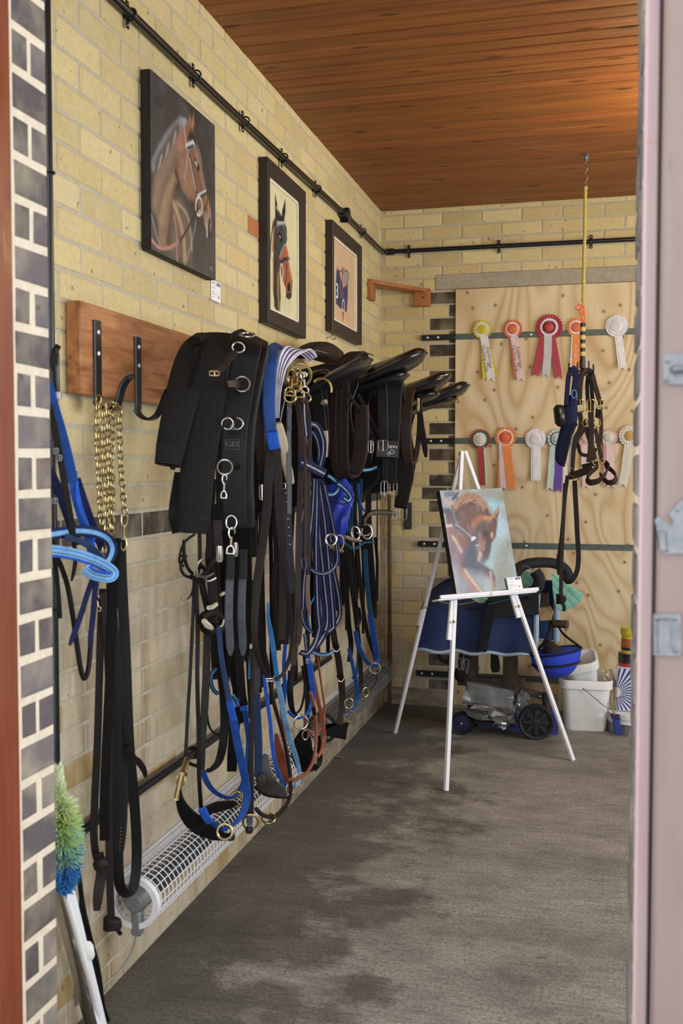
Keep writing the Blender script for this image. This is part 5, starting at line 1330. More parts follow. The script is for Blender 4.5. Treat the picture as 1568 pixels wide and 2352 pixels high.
# blue headcollar nearest the door, loop round the heater
bh = T('blue_headcollar', 'bright blue webbing headcollar loop with a brass ring, hanging lowest before the near heater', 'headcollar')
BHD = .30
S('braided_rein', bh, 'web_denim', P(BHD, (502,1440),(506,1490),(513,1540),(521,1580),(528,1622)), [11,12,13,14,15])
S('taped_joint', bh, 'web_bright_blue', P(BHD + .004, (527,1612),(531,1632),(536,1654)), 17, t=.009)
S('webbing', bh, 'web_blue', P(BHD, (535,1650),(544,1700),(554,1750),(563,1790),(567,1830),(560,1862),(546,1884),(528,1898),(512,1904)), [18,19,18,18,18,17,14,12,10])
S('webbing', bh, 'web_blue', P(BHD - .01, (466,1862),(474,1878),(488,1892),(504,1902),(520,1906)), [16,18,17,14,10]); S('taped_joint', bh, 'web_bright_blue', P(BHD, (464,1858),(472,1876),(482,1888)), 19, t=.008)
ring('ring', bh, 'brass', L(516, 1910, BHD + .02), 17, .0036, (0,0,.2)); MB().lathe([(0,-.012),(.011,-.008),(.013,0),(.011,.008),(0,.012)], L(529, 1922, BHD + .015), (0,.3,1), 12).build('knot', 'leather_black_shiny', bh)
bh2 = T('blue_headcollar', 'second blue webbing loop with a brass ring, just behind the lowest headcollar', 'headcollar')
S('webbing', bh2, 'web_blue', P(.22, (466,1772),(474,1794),(488,1814),(508,1828),(530,1832),(546,1824),(556,1808)), [13,13,12,11,10,10,8]); S('webbing', bh2, 'web_blue', P(.20, (560,1620),(566,1660),(571,1700),(568,1750),(562,1790),(550,1818)), 13)
S('taped_joint', bh2, 'web_bright_blue', P(.21, (548,1604),(558,1606),(560,1632)), 18, t=.008); ring('ring', bh2, 'brass', L(543, 1836, .23), 15, .0034, (.5,0,.6), ex=1.1)
S('striped_end', bh2, ['web_light_blue','web_navy'], P(.19, (532,1598),(540,1610),(545,1622)), 14, stripes=[(.3,0),(.2,1),(.3,0)])
nb = T('leather_noseband', 'wide dark grey leather noseband scooping under the blue headcollar', 'noseband')
S('noseband', nb, 'leather_grey' if False else 'leather_matt', P(.27, (410,1808),(413,1836),(424,1862),(444,1886),(468,1904),(496,1918),(526,1924)), [9,18,30,42,44,34,18], t=.008); S('upper_edge', nb, 'leather_matt', P(.25, (462,1868),(490,1856),(520,1850),(540,1848)), [26,34,30,16], t=.006)
snap('clip', nb, 'brass', L(425, 1764, .22), L(411, 1806, .27), 1.0); ring('dee_ring', nb, 'brass', L(426, 1768, .22), 7, .0022, (.3,0,.3)); S('keeper', nb, 'leather_black', P(.20, (432,1752),(442,1756),(454,1760)), 9)
br1 = T('breastplate_strap', 'long brown strap with a brass ring reaching down beside the near heater', 'strap')
S('strap', br1, 'leather_dark_brown', P(.30, (578,1490),(579,1560),(579,1640),(576,1740),(574,1820),(572,1874)), [10,10,11,13,18,21]); ring('ring', br1, 'brass', L(575, 1888, .31), 17, .0034); MB().lathe([(0,-.012),(.010,-.008),(.012,0),(.010,.008),(0,.012)], L(572, 1906, .31), (0,0,1), 12).build('knot', 'leather_black_shiny', br1)
S('tab', br1, 'leather_slate', P(.312, (573,1876),(573,1890),(572,1900)), [16,14,9])
blp = T('rolled_rein', 'long dark rolled rein sweeping to a brass ring almost on the floor', 'rein')
RP('rein', blp, 'leather_dark_brown', P(.32, (608,1500),(616,1540),(624,1594),(636,1640),(650,1690),(660,1740),(667,1790),(666,1830),(650,1862),(628,1876),(604,1872),(588,1858)), 9, 6); ring('ring', blp, 'brass', L(616, 1880, .32), 15, .003, (0,0,1.6), ex=.9)
one('denim_strap', 'slate blue flat strap with a square cut end, middle of the row', 'strap', 'web_denim', ((589,1594),(590,1640),(593,1700),(593,1784)), [18,18,19,19], .26, t=.008)
one('pointed_strap', 'dark leather strap with a pointed end above the slate blue strap', 'strap', 'leather_slate', ((586,1500),(588,1540),(589,1580),(590,1602)), [16,17,18,17,10,3], .265)
one('narrow_blue_rein', 'narrow bright blue rein with a pale end, middle of the row', 'rein', ['web_bright_blue'], ((606,1550),(612,1600),(620,1655),(625,1710),(632,1755),(644,1788),(656,1804)), [7,9,9,9,9,9,8], .31)
lb = T('light_blue_rein', 'long light blue rein running from the leather reins down to the floor edge', 'rein')
S('rein', lb, 'web_sky', P(.30, (615,1384),(616,1420),(621,1450),(627,1490),(634,1540),(639,1572)), [5,8,11,12,12,12]); S('rein', lb, 'web_light_blue', P(.305, (638,1566),(648,1620),(657,1665),(668,1706),(680,1742),(688,1776),(686,1796),(678,1806)), [11,13,13,13,12,8,7,6])
ring('chrome_ring', lb, 'steel', L(666, 1812, .31), 10, .0028, (.6,0,0), ex=1.4)
chs = T('chestnut_bridle', 'chestnut orange leather bridle with round reins, the only orange tack in the row', 'bridle')
S('cheek_panel', chs, 'leather_chestnut', P(.24, (634,1686),(640,1720),(648,1760),(654,1800),(657,1820)), [7,20,26,24,8], t=.007)
RP('rein', chs, 'leather_chestnut', P(.36, (713,1590),(719,1614),(724,1640),(726,1690),(721,1740),(706,1772),(684,1788),(666,1790)), 8); S('rein', chs, 'leather_chestnut', P(.33, (718,1543),(724,1580),(731,1614),(740,1655),(744,1690),(740,1720),(730,1738)), [6,9,10,10,10,9,7])
RP('rein', chs, 'leather_chestnut', P(.30, (728,1500),(733,1540),(739,1580),(745,1624),(742,1660),(730,1680),(716,1684),(704,1674),(698,1650)), 5); S('keeper', chs, 'leather_black', P(.37, (719,1625),(722,1642)), 9, n=3)
S('cheek_strap', chs, 'leather_chestnut', P(.25, (645,1630),(652,1690),(660,1750)), 6); S('keeper', chs, 'leather_black', P(.26, (643,1660),(646,1678)), 9, n=3)
gn = T('grey_noseband', 'wide grey brown leather noseband scooping low left of the chestnut panel', 'noseband')
S('noseband', gn, 'leather_grey', P(.25, (610,1732),(606,1770),(612,1800),(632,1814),(660,1822)), [10,34,46,44,12], t=.008); S('lower_edge', gn, 'leather_black', P(.262, (586,1806),(606,1824),(632,1830),(664,1832)), [6,8,9,7]); ring('thin_loop', gn, 'leather_black', L(602, 1792, .28), 12, .0016, ex=1.5)
ring('chrome_ring', gn, 'steel', L(680, 1812, .29), 9, .0026, (.6,0,.2), ex=1.5)
bn = T('black_noseband', 'wide black leather noseband hanging low under the chrome ring, mid row', 'noseband')
S('noseband', bn, 'leather_matt', P(.26, (700,1674),(696,1700),(694,1730),(702,1760),(728,1764)), [12,40,52,40,12], t=.008); S('strap', bn, 'leather_black', P(.27, (704,1680),(708,1720),(714,1756)), 9)
S('strap', bn, 'leather_black', P(.22, (730,1690),(733,1720),(734,1750),(724,1766)), 12); ring('chrome_loop', bn, 'steel', L(701, 1688, .28), 8, .0022, (.8,0,0), ex=1.4)
rb = T('royal_headcollar', 'royal blue headcollar with a large chrome ring, in front of the black noseband', 'headcollar')
S('webbing', rb, 'web_bright_blue', P(.34, (706,1510),(711,1530),(716,1570),(719,1600),(712,1628),(700,1644),(686,1650)), [12,13,13,12,10,8,6]); S('webbing', rb, 'web_bright_blue', P(.30, (662,1634),(672,1644),(684,1650)), 8)
ring('ring', rb, 'steel', L(691, 1659, .35), 16, .0032, (.2,0,0)); buckle('buckle', rb, 'steel', L(706, 1518, .35), 8, 10, .0016)
S('striped_strap', rb, ['web_teal','leather_cream'], P(.335, (700,1456),(703,1480),(706,1512)), 9, stripes=[(.35,0),(.3,1),(.35,0)])
be = T('elastic_band', 'broad black elastic band hanging as a stiff flap just above the floor', 'band')
S('band', be, 'leather_matt', P(.22, (748,1676),(768,1680),(786,1682),(801,1678)), [30,32,36,42], t=.01, face=V((.5,-.9,0)), side=None) if False else MB().prism(P(.22, (747,1664),(800,1660),(796,1676),(793,1699),(748,1690)), (.0, .008, 0)).build('band', 'leather_matt', be)
S('strap', be, 'leather_brown', P(.24, (785,1560),(786,1600),(784,1635),(778,1664)), [14,15,15,16])
bk_ = T('double_buckled_strap', 'brown leather strap with two chrome dees one above the other', 'strap')
S('strap', bk_, 'leather_brown', P(.30, (763,1440),(768,1470),(776,1510),(782,1556),(785,1590)), 15); ring('dee', bk_, 'steel', L(772, 1490, .31), 6.5, .0024, a0=1.4, a1=4.9); ring('dee', bk_, 'steel', L(782, 1559, .31), 6.5, .0024, a0=1.4, a1=4.9)
S('keeper', bk_, 'leather_black', P(.305, (770,1482),(773,1494)), 15, n=2); S('keeper', bk_, 'leather_black', P(.305, (780,1550),(783,1562)), 15, n=2)
fb = T('blue_leadrope', 'slim blue lead ending in two brass rings near the far heater', 'lead')
S('webbing', fb, 'web_blue', P(.33, (800,1490),(808,1520),(816,1560),(820,1596),(814,1622),(804,1632),(792,1637)), [6,8,9,9,8,7,5]); ring('ring', fb, 'brass', L(801, 1616, .32), 10, .0026, (.3,0,0), ex=1.2); ring('ring', fb, 'brass', L(802, 1645, .33), 13, .0028)
fb2 = T('far_blue_headcollar', 'blue webbing headcollar loop with a ring, nearest the back wall', 'headcollar')
S('webbing', fb2, 'web_teal', P(.36, (838,1262),(842,1330),(848,1390),(852,1420)), 11); S('webbing', fb2, 'web_blue', P(.36, (850,1412),(856,1450),(862,1490),(866,1515),(862,1530)), [13,14,14,12,8]); S('webbing', fb2, 'web_blue', P(.32, (816,1450),(822,1480),(832,1505),(846,1524),(858,1530)), [10,11,11,10,7])
ring('ring', fb2, 'steel', L(861, 1535, .37), 12, .0028); RP('cord', fb2, 'leather_dark_brown', P(.37, (866,1542),(864,1566),(850,1586),(838,1592)), 3); ring('ring', fb2, 'brass', L(839, 1590, .37), 9, .0026, (1.2,0,0), ex=1.2)
tb = T('teal_band', 'light blue striped band bowing out below the lunge line hank', 'browband')
S('band', tb, ['web_navy','web_light_blue','web_sky'], P(.34, (712,1494),(724,1500),(740,1504),(754,1502),(764,1496)), 11, stripes=[(.2,0),(.15,1),(.2,2),(.25,1),(.2,0)])
# royal blue bag, striped bands and bits
bag = T('blue_bag', 'crumpled royal blue nylon bag hanging between the girth and the lunge line', 'bag')
pts = [(768,1068,18),(772,1090,34),(778,1120,52),(780,1150,56),(776,1180,50),(774,1205,40),(778,1230,26),(782,1250,10)]; rg = []
rnd = random.Random(8)
for x, y, w in [tuple(q) for q in spline(pts, 3)]:
    c = L(x, y, .26); f = facing(c).normalized(); s = V((0,0,1)).cross(f); r = wpx(c, w)/2
    rg.append([c + s*math.cos(t)*r*(1 + .22*math.sin(5*t + y*.09)) + f*math.sin(t)*r*.6*(1 + .25*math.sin(4*t - y*.07)) for t in [2*math.pi*k/28 for k in range(28)]])
simple('nylon_royal', '1f3ab8', .5, 0, .2, 60, .3)
MB().loft(rg).build('bag_body', 'nylon_royal', bag); S('drawstring', bag, 'web_navy', P(.36, (756,1140),(770,1152),(790,1158),(806,1150)), 5)
hc = T('striped_bands', 'light blue striped bridle bands curling in front of the royal blue bag', 'browband')
S('band', hc, ['web_teal','web_light_blue'], P(.40, (752,1092),(764,1100),(774,1112),(776,1124),(768,1134),(756,1136),(746,1132)), 9, stripes=[(.25,0),(.4,1),(.35,0)]); S('band', hc, ['web_navy','web_light_blue'], P(.41, (774,1110),(786,1118),(798,1130),(805,1142),(800,1150),(788,1142)), 12, stripes=[(.3,0),(.35,1),(.35,0)])
one('striped_band', 'short pale blue striped band beside the bottom of the padded girth', 'browband', ['web_teal','web_light_blue'], ((822,1078),(838,1080),(852,1078),(864,1073)), 9, .40, stripes=[(.25,0),(.45,1),(.3,0)])
bt = T('snaffle_bit', 'jointed chrome snaffle bit with curved rings, right of the royal blue bag', 'bit')
MB().tube(VS(P(.40, (791,1232),(802,1237),(816,1241),(829,1243)), 4), [.005,.006,.008,.009,.009,.010,.009,.009,.008,.007,.006,.005,.005], 10).build('mouthpiece', 'steel', bt)
ring('cheek_ring', bt, 'steel', L(842, 1221, .41), 13, .003, (.5,0,.2), ex=1.3); ring('cheek_ring', bt, 'steel', L(816, 1224, .38), 12, .003, (.9,0,.3), ex=1.2)
MB().tube(VS(P(.42, (820,1224),(834,1230),(846,1228),(854,1216),(850,1204)), 4), .0035, 8).build('cheek_bar', 'steel', bt); S('strap', bt, 'web_teal', P(.40, (789,1244),(800,1254),(810,1260),(824,1256),(838,1246),(860,1246)), 5)
bt2 = T('pelham_bit', 'chrome bit hanging at the right edge of the lunge line hank', 'bit')
ring('ring', bt2, 'steel', L(760, 1240, .42), 13, .0034, (.3,0,0)); ring('ring', bt2, 'steel', L(778, 1246, .41), 13, .0034, (.8,0,0), ex=1.3); MB().tube(VS(P(.42, (760,1256),(772,1264),(786,1266)), 4), .006, 8).build('mouthpiece', 'brass', bt2)
# straps running down in the far half; each its own colour or place
for lab, mat, pts, w, d in (
   ('dark teal strap hanging straight down left of the chrome snaffle', 'web_teal', ((804,1095),(806,1140),(806,1180),(804,1225)), 10, .30),
   ('dark teal strap just right of the chrome snaffle bit', 'web_teal', ((829,1100),(826,1150),(828,1190),(826,1215)), 9, .32),
   ('black leather cheek strap above the chrome snaffle bit', 'leather_black', ((817,1090),(816,1140),(815,1185),(818,1225)), 9, .31),
   ('blue strap curling from the rolled strap up to the padded girth', 'web_blue', ((822,1110),(824,1140),(830,1165),(840,1175)), 5, .42),
   ('brown strap slanting down behind the padded girth', 'leather_brown', ((852,1050),(846,1090),(838,1120),(826,1150)), 18, .30),
   ('long black strap right of the snaffle, ending above the floor', 'leather_black', ((846,1170),(850,1250),(856,1330),(860,1390),(860,1420)), 12, .33),
   ('black strap crossing in front of the far blue headcollar', 'leather_black', ((820,1250),(826,1330),(834,1400),(845,1460),(860,1505),(868,1530)), 9, .345),
   ('very thin black cord with a knob end near the corner', 'leather_black', ((866,1120),(866,1190),(866,1250),(867,1318)), 3, .22),
   ('black strap hanging left of the thin cord by the corner', 'leather_black', ((842,1080),(846,1130),(845,1180),(842,1230),(846,1280)), 14, .27),
   ('dark brown strap between the buckled strap and the blue lead', 'leather_dark_brown', ((800,1270),(806,1340),(818,1420),(826,1500),(829,1570),(824,1590)), 10, .28),
   ('black strap running beside the double dee strap', 'leather_black', ((790,1250),(794,1340),(800,1430),(806,1480),(802,1520)), 12, .26),
   ('narrow black strap with a small loop halfway down', 'leather_black', ((808,1260),(814,1330),(818,1390),(824,1400),(826,1425),(818,1440)), 8, .30),
   ('dark teal strap passing behind the black loops near the far end', 'web_teal', ((812,1380),(818,1430),(824,1480),(822,1530),(812,1560)), 10, .24),
   ('bright blue strap glimpsed behind the brown lead reins', 'web_bright_blue', ((655,1480),(652,1530),(654,1580),(650,1630)), 9, .22),
   ('dark brown flat strap just right of the leather reins loop', 'leather_dark_brown', ((655,1200),(656,1290),(656,1390),(652,1480)), [22,24,24,22], .28),
   ('black strap with a white marker band hanging behind the reins', 'leather_black', ((630,1290),(628,1360),(632,1430),(634,1480)), 10, .27),
   ('brown strap in shadow between the stirrup leather and the reins', 'leather_brown', ((642,1180),(648,1290),(648,1390),(646,1470)), 16, .30),
   ('worn tan rein with a pointed tip left of the lunge line', 'leather_brown', ((686,1400),(688,1440),(684,1476),(678,1484)), [13,14,12,6], .42),
   ('thin blue cord looping behind the lunge line', 'web_sky', ((728,1345),(722,1370),(712,1390),(708,1420),(714,1450)), 4, .34),
   ('black strap hanging between the royal headcollar and the chestnut rein', 'leather_black', ((700,1500),(705,1560),(706,1620),(702,1676)), 12, .25),
   ('black strap left of the royal headcollar in the dark bunch', 'leather_black', ((672,1530),(668,1580),(672,1630),(682,1648)), 10, .30),
   ('dark strap looping wide in the shadows above the chrome ring', 'leather_black', ((664,1540),(662,1600),(672,1636),(690,1628),(700,1580),(694,1530)), 6, .28),
   ('black strap with a small curled end below the leather tongues', 'leather_black', ((548,1500),(552,1560),(556,1600),(560,1620)), 20, .22),
   ('black strap hanging behind the blue taped joint', 'leather_black', ((530,1500),(536,1540),(544,1580),(552,1604)), 22, .18),
   ('dark strap right of the brown breastplate strap', 'leather_black', ((570,1500),(572,1560),(576,1620),(578,1650)), 12, .24),
   ('short blue and white end peeping below the grey tongues', 'web_sky', ((578,1490),(575,1520),(574,1540),(572,1560)), [6,9,9,5], .27)):
    one('hanging_strap', lab, 'strap', mat, pts, w, d)
single(MB().lathe([(0,-.006),(.006,-.004),(.007,0),(.006,.004),(0,.006)], L(867, 1319, .22), (0,0,1), 10).build('cord_knob', 'leather_black'), 'small black knob on the end of the thin cord by the corner', 'knob')
# random filler straps, added to make the back of the row dense and dark
rnd = random.Random(31)
for i in range(34):
    x = 492 + 11.2*i + rnd.uniform(-4, 4); y0 = rnd.uniform(1090, 1180) if x < 720 else rnd.uniform(1180, 1260)
    base = 1700 - max(0, (x - 560))*.72; y1 = min(base - 40, rnd.uniform(base - 230, base)); w = rnd.uniform(9, 19) * (1 - (x - 490)/1000)
    d = rnd.uniform(.07, .17); k = rnd.uniform(-8, 8)
    one('filler_strap', 'added dark filler strap thickening the darkness at the back of the tack row', 'strap', ['leather_black','leather_dark_brown','leather_matt'][i % 3],
        ((x, y0), (x + k, y0*.65 + y1*.35), (x + k*.4 + 3, y0*.3 + y1*.7), (x + 5, y1)), [w, w, w, w*.8], d, group='added dark filler straps at the back of the tack row')
# ------------------------------------------------------------------ rosettes
def satin(name, col):
    t = NT(name); c = lin(col); n = t.noise(t.obj((1, 1, .3)), 60, 3)
    t.color(t.ramp(n, [(.3, tuple(x*.85 for x in c)), (.7, tuple(min(1, x*1.1) for x in c))])); t.rough(.42); t.b.inputs['Sheen Weight'].default_value = .3; M[name] = t.m
for n_, c_ in dict(s_yellow='d3c52e', s_white='e4e2ea', s_orange='ec8a3a', s_redorange='e06a3c', s_crimson='a82a40', s_silver='c2c1c4', s_red='b3343a', s_green='1e6a44', s_cream='d9d3c6', s_mint='bccdc8', s_purple='5a36a0', s_navy='2b3a8c', s_pink='dba0ae', s_palepink='e3c9cb', s_gold='c9a455', s_darkred='7f1c30').items(): satin(n_, c_)
RY = YB - PY - .010
def pleats(c, ro_, ri, n, z0, amp, name, mat, par):
    c = V(c); mb = MB(); vs = []; N = 2 * n
    for k in range(N):
        a = 2*math.pi*k/N; up = k % 2; o = V((math.cos(a), 0, math.sin(a)))
        r2 = ro_ * (1.0 if up else .93)
        vs += [c + o*ri + V((0, -z0 - (amp*.3 if up else 0), 0)), c + o*r2 + V((0, -z0 - (amp if up else 0), 0)), c + o*r2*.995 + V((0, -z0 + .0025, 0)), c + o*ri + V((0, -z0 + .0025, 0))]
    F = []
    for k in range(N):
        j = (k+1) % N
        for q in range(4): F.append((k*4+q, j*4+q, j*4+(q+1) % 4, k*4+(q+1) % 4))
    return mb.add(vs, F).build(name, mat, par, smooth=25)
def tail(par, pts, w, mat, dy=0.0, cut=True, name='tail', label=None):
    P_ = [AY(x, y, RY - .006 - dy) for x, y in pts]; path = VS(P_, 6); ww = w * depth(path[0]) / FPX
    mb = MB(); mb.ribbon(path, ww, .0012, side=(1, 0, 0))
    o_ = mb
    a, d = path[-1], (path[-1] - path[-2]).normalized(); s = V((1, 0, 0)); h = ww/2
    if cut:
        for sg in (-1, 1): mb.prism([a + s*sg*h - d*.001, a + s*sg*h + d*ww*.42, a - d*.001], (0, .0011, 0))
    ob = mb.build(name, mat, par)
    if label: ob['label'] = label
    return path, ww
def rosette(lab, c, rpx, layers, centre, tails, group, mark=True, texts=()):
    r_ = T('rosette', lab, 'rosette', group); p = AY(c[0], c[1], RY); R_ = rpx * depth(p) / FPX; z = .004
    for pts, w, mat, dy in tails: tail(r_, pts, w, mat, dy)
    for i, (fo, fi, n, mat) in enumerate(layers):
        pleats(p, R_*fo, R_*fi, n, z + .0035*i, .004, 'pleated_ribbon', mat, r_)
    zc = z + .0035*len(layers) + .002; fr_ = layers[-1][1] * 1.12
    MB().lathe([(R_*fr_, -.004), (R_*fr_, .0005), (R_*fr_*.93, .0018), (0, .0022)], p + V((0, -zc, 0)), (0,-1,0), 28).build('centre', centre, r_)
    if mark:
        g = MB(); q = p + V((0, -zc - .0024, 0)); g.ring(q, (0,-1,0), R_*fr_*.55, .0005, 20, 5)
        for k in (-1, 0, 1): g.tube([q + V((k*R_*fr_*.22 - .001, 0, -R_*fr_*.2)), q + V((k*R_*fr_*.22 + .001, 0, R_*fr_*(.22 + .1*(k == 0))))], .0006, 5)
        g.build('printed_mark', mark if isinstance(mark, str) else 's_gold', r_)
    for body, pos, ang, size, mat in texts:
        q = AY(pos[0], pos[1], RY - .0125); a = math.radians(ang); x = V((math.cos(a), 0, math.sin(a)))
        text(body, size * depth(q)/FPX, q, x, V((-math.sin(a), 0, math.cos(a))), 'lettering', mat, r_, .0002, spacing=.85)
    return r_
GU, GL = 'upper row of rosettes', 'lower row of rosettes'
simple('print_olive', '8d8450', .6, 0, .05, 20, 0); simple('print_pink', 'b9848c', .6, 0, .05, 20, 0)
rosette('yellow and white rosette with lettered white tail, leftmost of the upper row', (1107.5,757), 22, [(1,.5,22,'s_yellow'),(.76,.45,18,'s_white')], 's_yellow',
   [(((1110,772),(1112,820),(1115,868)), 14, 's_yellow', 0), (((1112,772),(1124,820),(1136,864)), 14, 's_yellow', .001), (((1111,772),(1119,820),(1127,868)), 18, 's_white', .003)], GU, 'print_olive', [('Cambridge\nVaulting Club', (1119,822), -80.5, 11.5, 'print_olive')])
rosette('orange red and white rosette with lettered pale tail, second of the upper row', (1177,756), 22, [(1,.5,22,'s_redorange'),(.76,.48,18,'s_white')], 's_redorange',
   [(((1177,772),(1181,820),(1188,868)), 13, 's_redorange', 0), (((1182,772),(1192,820),(1200,866)), 10, 's_redorange', .001), (((1180,771),(1188,820),(1196,869)), 18, 's_palepink', .003)], GU, 's_gold', [('Cambridge\nVaulting Club', (1188,822), -80.5, 11.5, 'print_olive')])
rosette('largest rosette, crimson with white zigzag and silver centre tail', (1261,752), 31, [(1,.6,26,'s_crimson'),(.68,.42,22,'s_white'),(.5,.3,18,'s_darkred')], 's_red',
   [(((1249,772),(1240,815),(1229,858)), 18, 's_crimson', 0), (((1266,772),(1274,815),(1282,864)), 17, 's_crimson', .001), (((1258,768),(1257,815),(1253,860)), 18, 's_silver', .003)], GU, 's_gold')
rosette('orange rosette with white lettered FIRST tail, half hidden behind the striped hook bar', (1323,752), 22, [(1,.5,22,'s_orange'),(.74,.46,18,'s_white')], 's_redorange',
   [(((1320,768),(1318,810),(1315,850)), 16, 's_white', 0), (((1324,766),(1323,810),(1321,858)), 18, 's_orange', .002)], GU, 's_gold', [(ch, (1322.5 - i*.4, 796 + 11*i), 0, 10.5, 's_white') for i, ch in enumerate('FIRST')])
rosette('all white rosette alone at the right of the upper row', (1416,749), 26, [(1,.5,30,'s_white'),(.78,.45,26,'s_white')], 's_white', [(((1420,772),(1424,810),(1428,844)), 17, 's_white', 0), (((1422,772),(1427,810),(1431,842)), 13, 's_white', .002)], GU, 'print_olive')
rosette('red, green and white rosette above the easel, leftmost of the lower row', (1102.5,1009), 24, [(1,.7,24,'s_red'),(.84,.6,22,'s_green'),(.66,.4,18,'s_white')], 's_cream', [(((1107,1022),(1110,1065),(1112,1112)), 9, 's_white', 0), (((1106,1022),(1109,1065),(1111,1112)), 7, 's_green', .001), (((1102,1022),(1104,1065),(1107,1112)), 11, 's_red', .003)], GL, False)
rosette('orange rosette with white inner ring, second of the lower row above the canvas corner', (1160.5,1005), 25, [(1,.6,24,'s_orange'),(.78,.5,20,'s_white'),(.6,.35,18,'s_redorange')], 's_redorange', [(((1152,1020),(1150,1070),(1148,1118)), 12, 's_orange', 0), (((1153,1018),(1155,1070),(1156,1120)), 16, 's_palepink', .001), (((1162,1018),(1168,1070),(1174,1120)), 19, 's_orange', .003)], GL, False)
rosette('all white rosette between the orange one and the navy hood in the lower row', (1230,1008), 24, [(1,.5,30,'s_white'),(.78,.45,26,'s_white')], 's_white', [(((1226,1024),(1225,1062),(1225,1100)), 12, 's_white', 0), (((1235,1024),(1236,1062),(1236,1100)), 12, 's_white', .001), (((1230,1022),(1230,1062),(1230,1102)), 13, 's_white', .003)], GL, 'print_olive')
rosette('mint rosette with navy ring and a purple tail, mostly behind the navy hood', (1280,1008), 23, [(1,.5,16,'s_mint'),(.72,.5,24,'s_navy'),(.62,.35,16,'s_mint')], 's_mint', [(((1270,1026),(1266,1075),(1262,1120)), 15, 's_mint', 0), (((1283,1026),(1282,1075),(1280,1124)), 17, 's_purple', .001), (((1296,1026),(1297,1075),(1296,1122)), 8, 's_white', .002)], GL, False)
rosette('pale pink rosette glimpsed through the hanging leather headcollar', (1346,1005), 22, [(1,.5,20,'s_palepink'),(.74,.4,18,'s_pink')], 's_cream', [(((1343,1022),(1344,1070),(1346,1116)), 18, 's_palepink', 0)], GL, 's_gold')
rosette('pink edged rosette with pale grey middle, right of the hanging headcollar', (1397,1005), 21, [(1,.6,20,'s_pink'),(.78,.4,18,'s_cream')], 's_cream', [(((1393,1020),(1393,1070),(1393,1112)), 15, 's_pink', 0), (((1400,1020),(1402,1070),(1403,1114)), 18, 's_palepink', .002)], GL, 's_silver')
rosette('cream rosette with a gold printed centre, rightmost of the lower row by the door jamb', (1446,1001), 25, [(1,.5,20,'s_cream'),(.78,.4,18,'s_cream')], 's_gold', [(((1444,1020),(1438,1070),(1430,1112)), 21, 's_cream', 0)], GL, 'print_pink')

# ------------------------------------------------------------------ hook hanging from the ceiling with its load
HY = 5.07
def H(*pts): return [AY(x, y, q[0] if q else HY) for x, y, *q in pts]
hk = T('tack_hook', 'black and yellow taped four prong tack hook hanging from the ceiling on chain and rope', 'hook')
c0 = H((1345, 356))[0]; c0.z = ZC
MB().lathe([(.022, 0), (.022, .004), (.008, .008), (.006, .02), (0, .021)], c0, (0,0,-1), 18).build('ceiling_plate', 'steel_dull', hk)
mb = MB(); chain(mb, [c0 + V((0,0,-.012))] + H((1344.5,392), (1344,432)), .02, .016, .0025); mb.build('chain', 'steel_dull', hk)
MB().tube(VS(H((1344,428),(1343,500),(1341,600),(1339,694)), 14), [.0085 + .0012*math.sin(i*1.9) for i in range(43)], 8).build('rope', 'rope_yellow', hk)
mb = MB(); mb.tube(VS(H((1339,690),(1336,706),(1328,712),(1322,706),(1330,700),(1340,706),(1338,722),(1331,720),(1332,708),(1342,704)), 5), .0035, 6)
mb.tube(VS(H((1340,704),(1342,725),(1340,752)), 4), .003, 6); mb.tube(VS(H((1336,704),(1335,725),(1337,752)), 4), .003, 6); mb.build('twine', 'twine_orange', hk)
a, b = H((1338,742),(1337,846)); n = 11
MB().cyl(a, b, .0125, 14).build('shank', 'black_plastic', hk)
for i in range(1, n - 2, 2):
    p0, p1 = a + (b-a)*(i/n), a + (b-a)*((i+1.05)/n); MB().cyl(p0, p1, .0138, 14).build('tape_band', 'tape_yellow', hk)
MB().cyl(H((1337,828))[0], b, .0145, 14).build('collar', 'black_plastic', hk)
for (tx, ty), dy in (((1307,834), -.05), ((1352,829), .05), ((1362,837), -.06), ((1326,832), .06)):
    tpt = AY(tx, ty, HY + dy); mx = (b*.35 + tpt*.65); MB().tube(VS([b, V((mx.x, mx.y, b.z - .035)), V((tpt.x, tpt.y, b.z - .02)), tpt], 6), .0045, 8).build('prong', 'black_plastic', hk)
def HS(nm, par, mat, w, *pts, t=.006, **k):
    path = VS(H(*pts), 6); return MB().ribbon(path, w * depth(path[0]) / FPX, t, face=facing, **k).build(nm, mat, par)
def HR(nm, par, c, r, ex=1.0, tilt=(0,0,0), th=.003):
    q = H(c)[0]; return MB().ring(q, facing(q).normalized() + V(tilt), r*depth(q)/FPX, th, 24, 8, ex=ex).build(nm, 'brass', par)
hl = T('leather_headcollar', 'dark brown leather headcollar with brass buckles hanging from the tack hook', 'headcollar')
LB = 'leather_brown'
HS('crown_strap', hl, LB, 11, (1331,930,5.04),(1332,890,5.04),(1337,860,5.04),(1347,850,5.05),(1358,856,5.05),(1366,885,5.05),(1374,912,5.05),(1379,930,5.05), t=.009)
HS('crown_strap', hl, 'leather_black', 9, (1350,930,5.10),(1348,890,5.10),(1350,866,5.10),(1356,870,5.10),(1359,900,5.10),(1361,930,5.10), t=.009)
for c, r in (((1332,932,5.03), 9), ((1356,932,5.03), 9), ((1378,929,5.04), 7)):
    q = H(c)[0]; buckle('buckle', hl, 'brass', q, r*1.9, r*3.0, .003)
HS('cheek_strap', hl, LB, 11, (1330,944),(1334,970),(1330,990),(1322,1006),(1316,1040),(1313,1084)); HS('cheek_strap', hl, LB, 13, (1356,925,5.06),(1357,980,5.06),(1356,1030,5.06),(1352,1062,5.06))
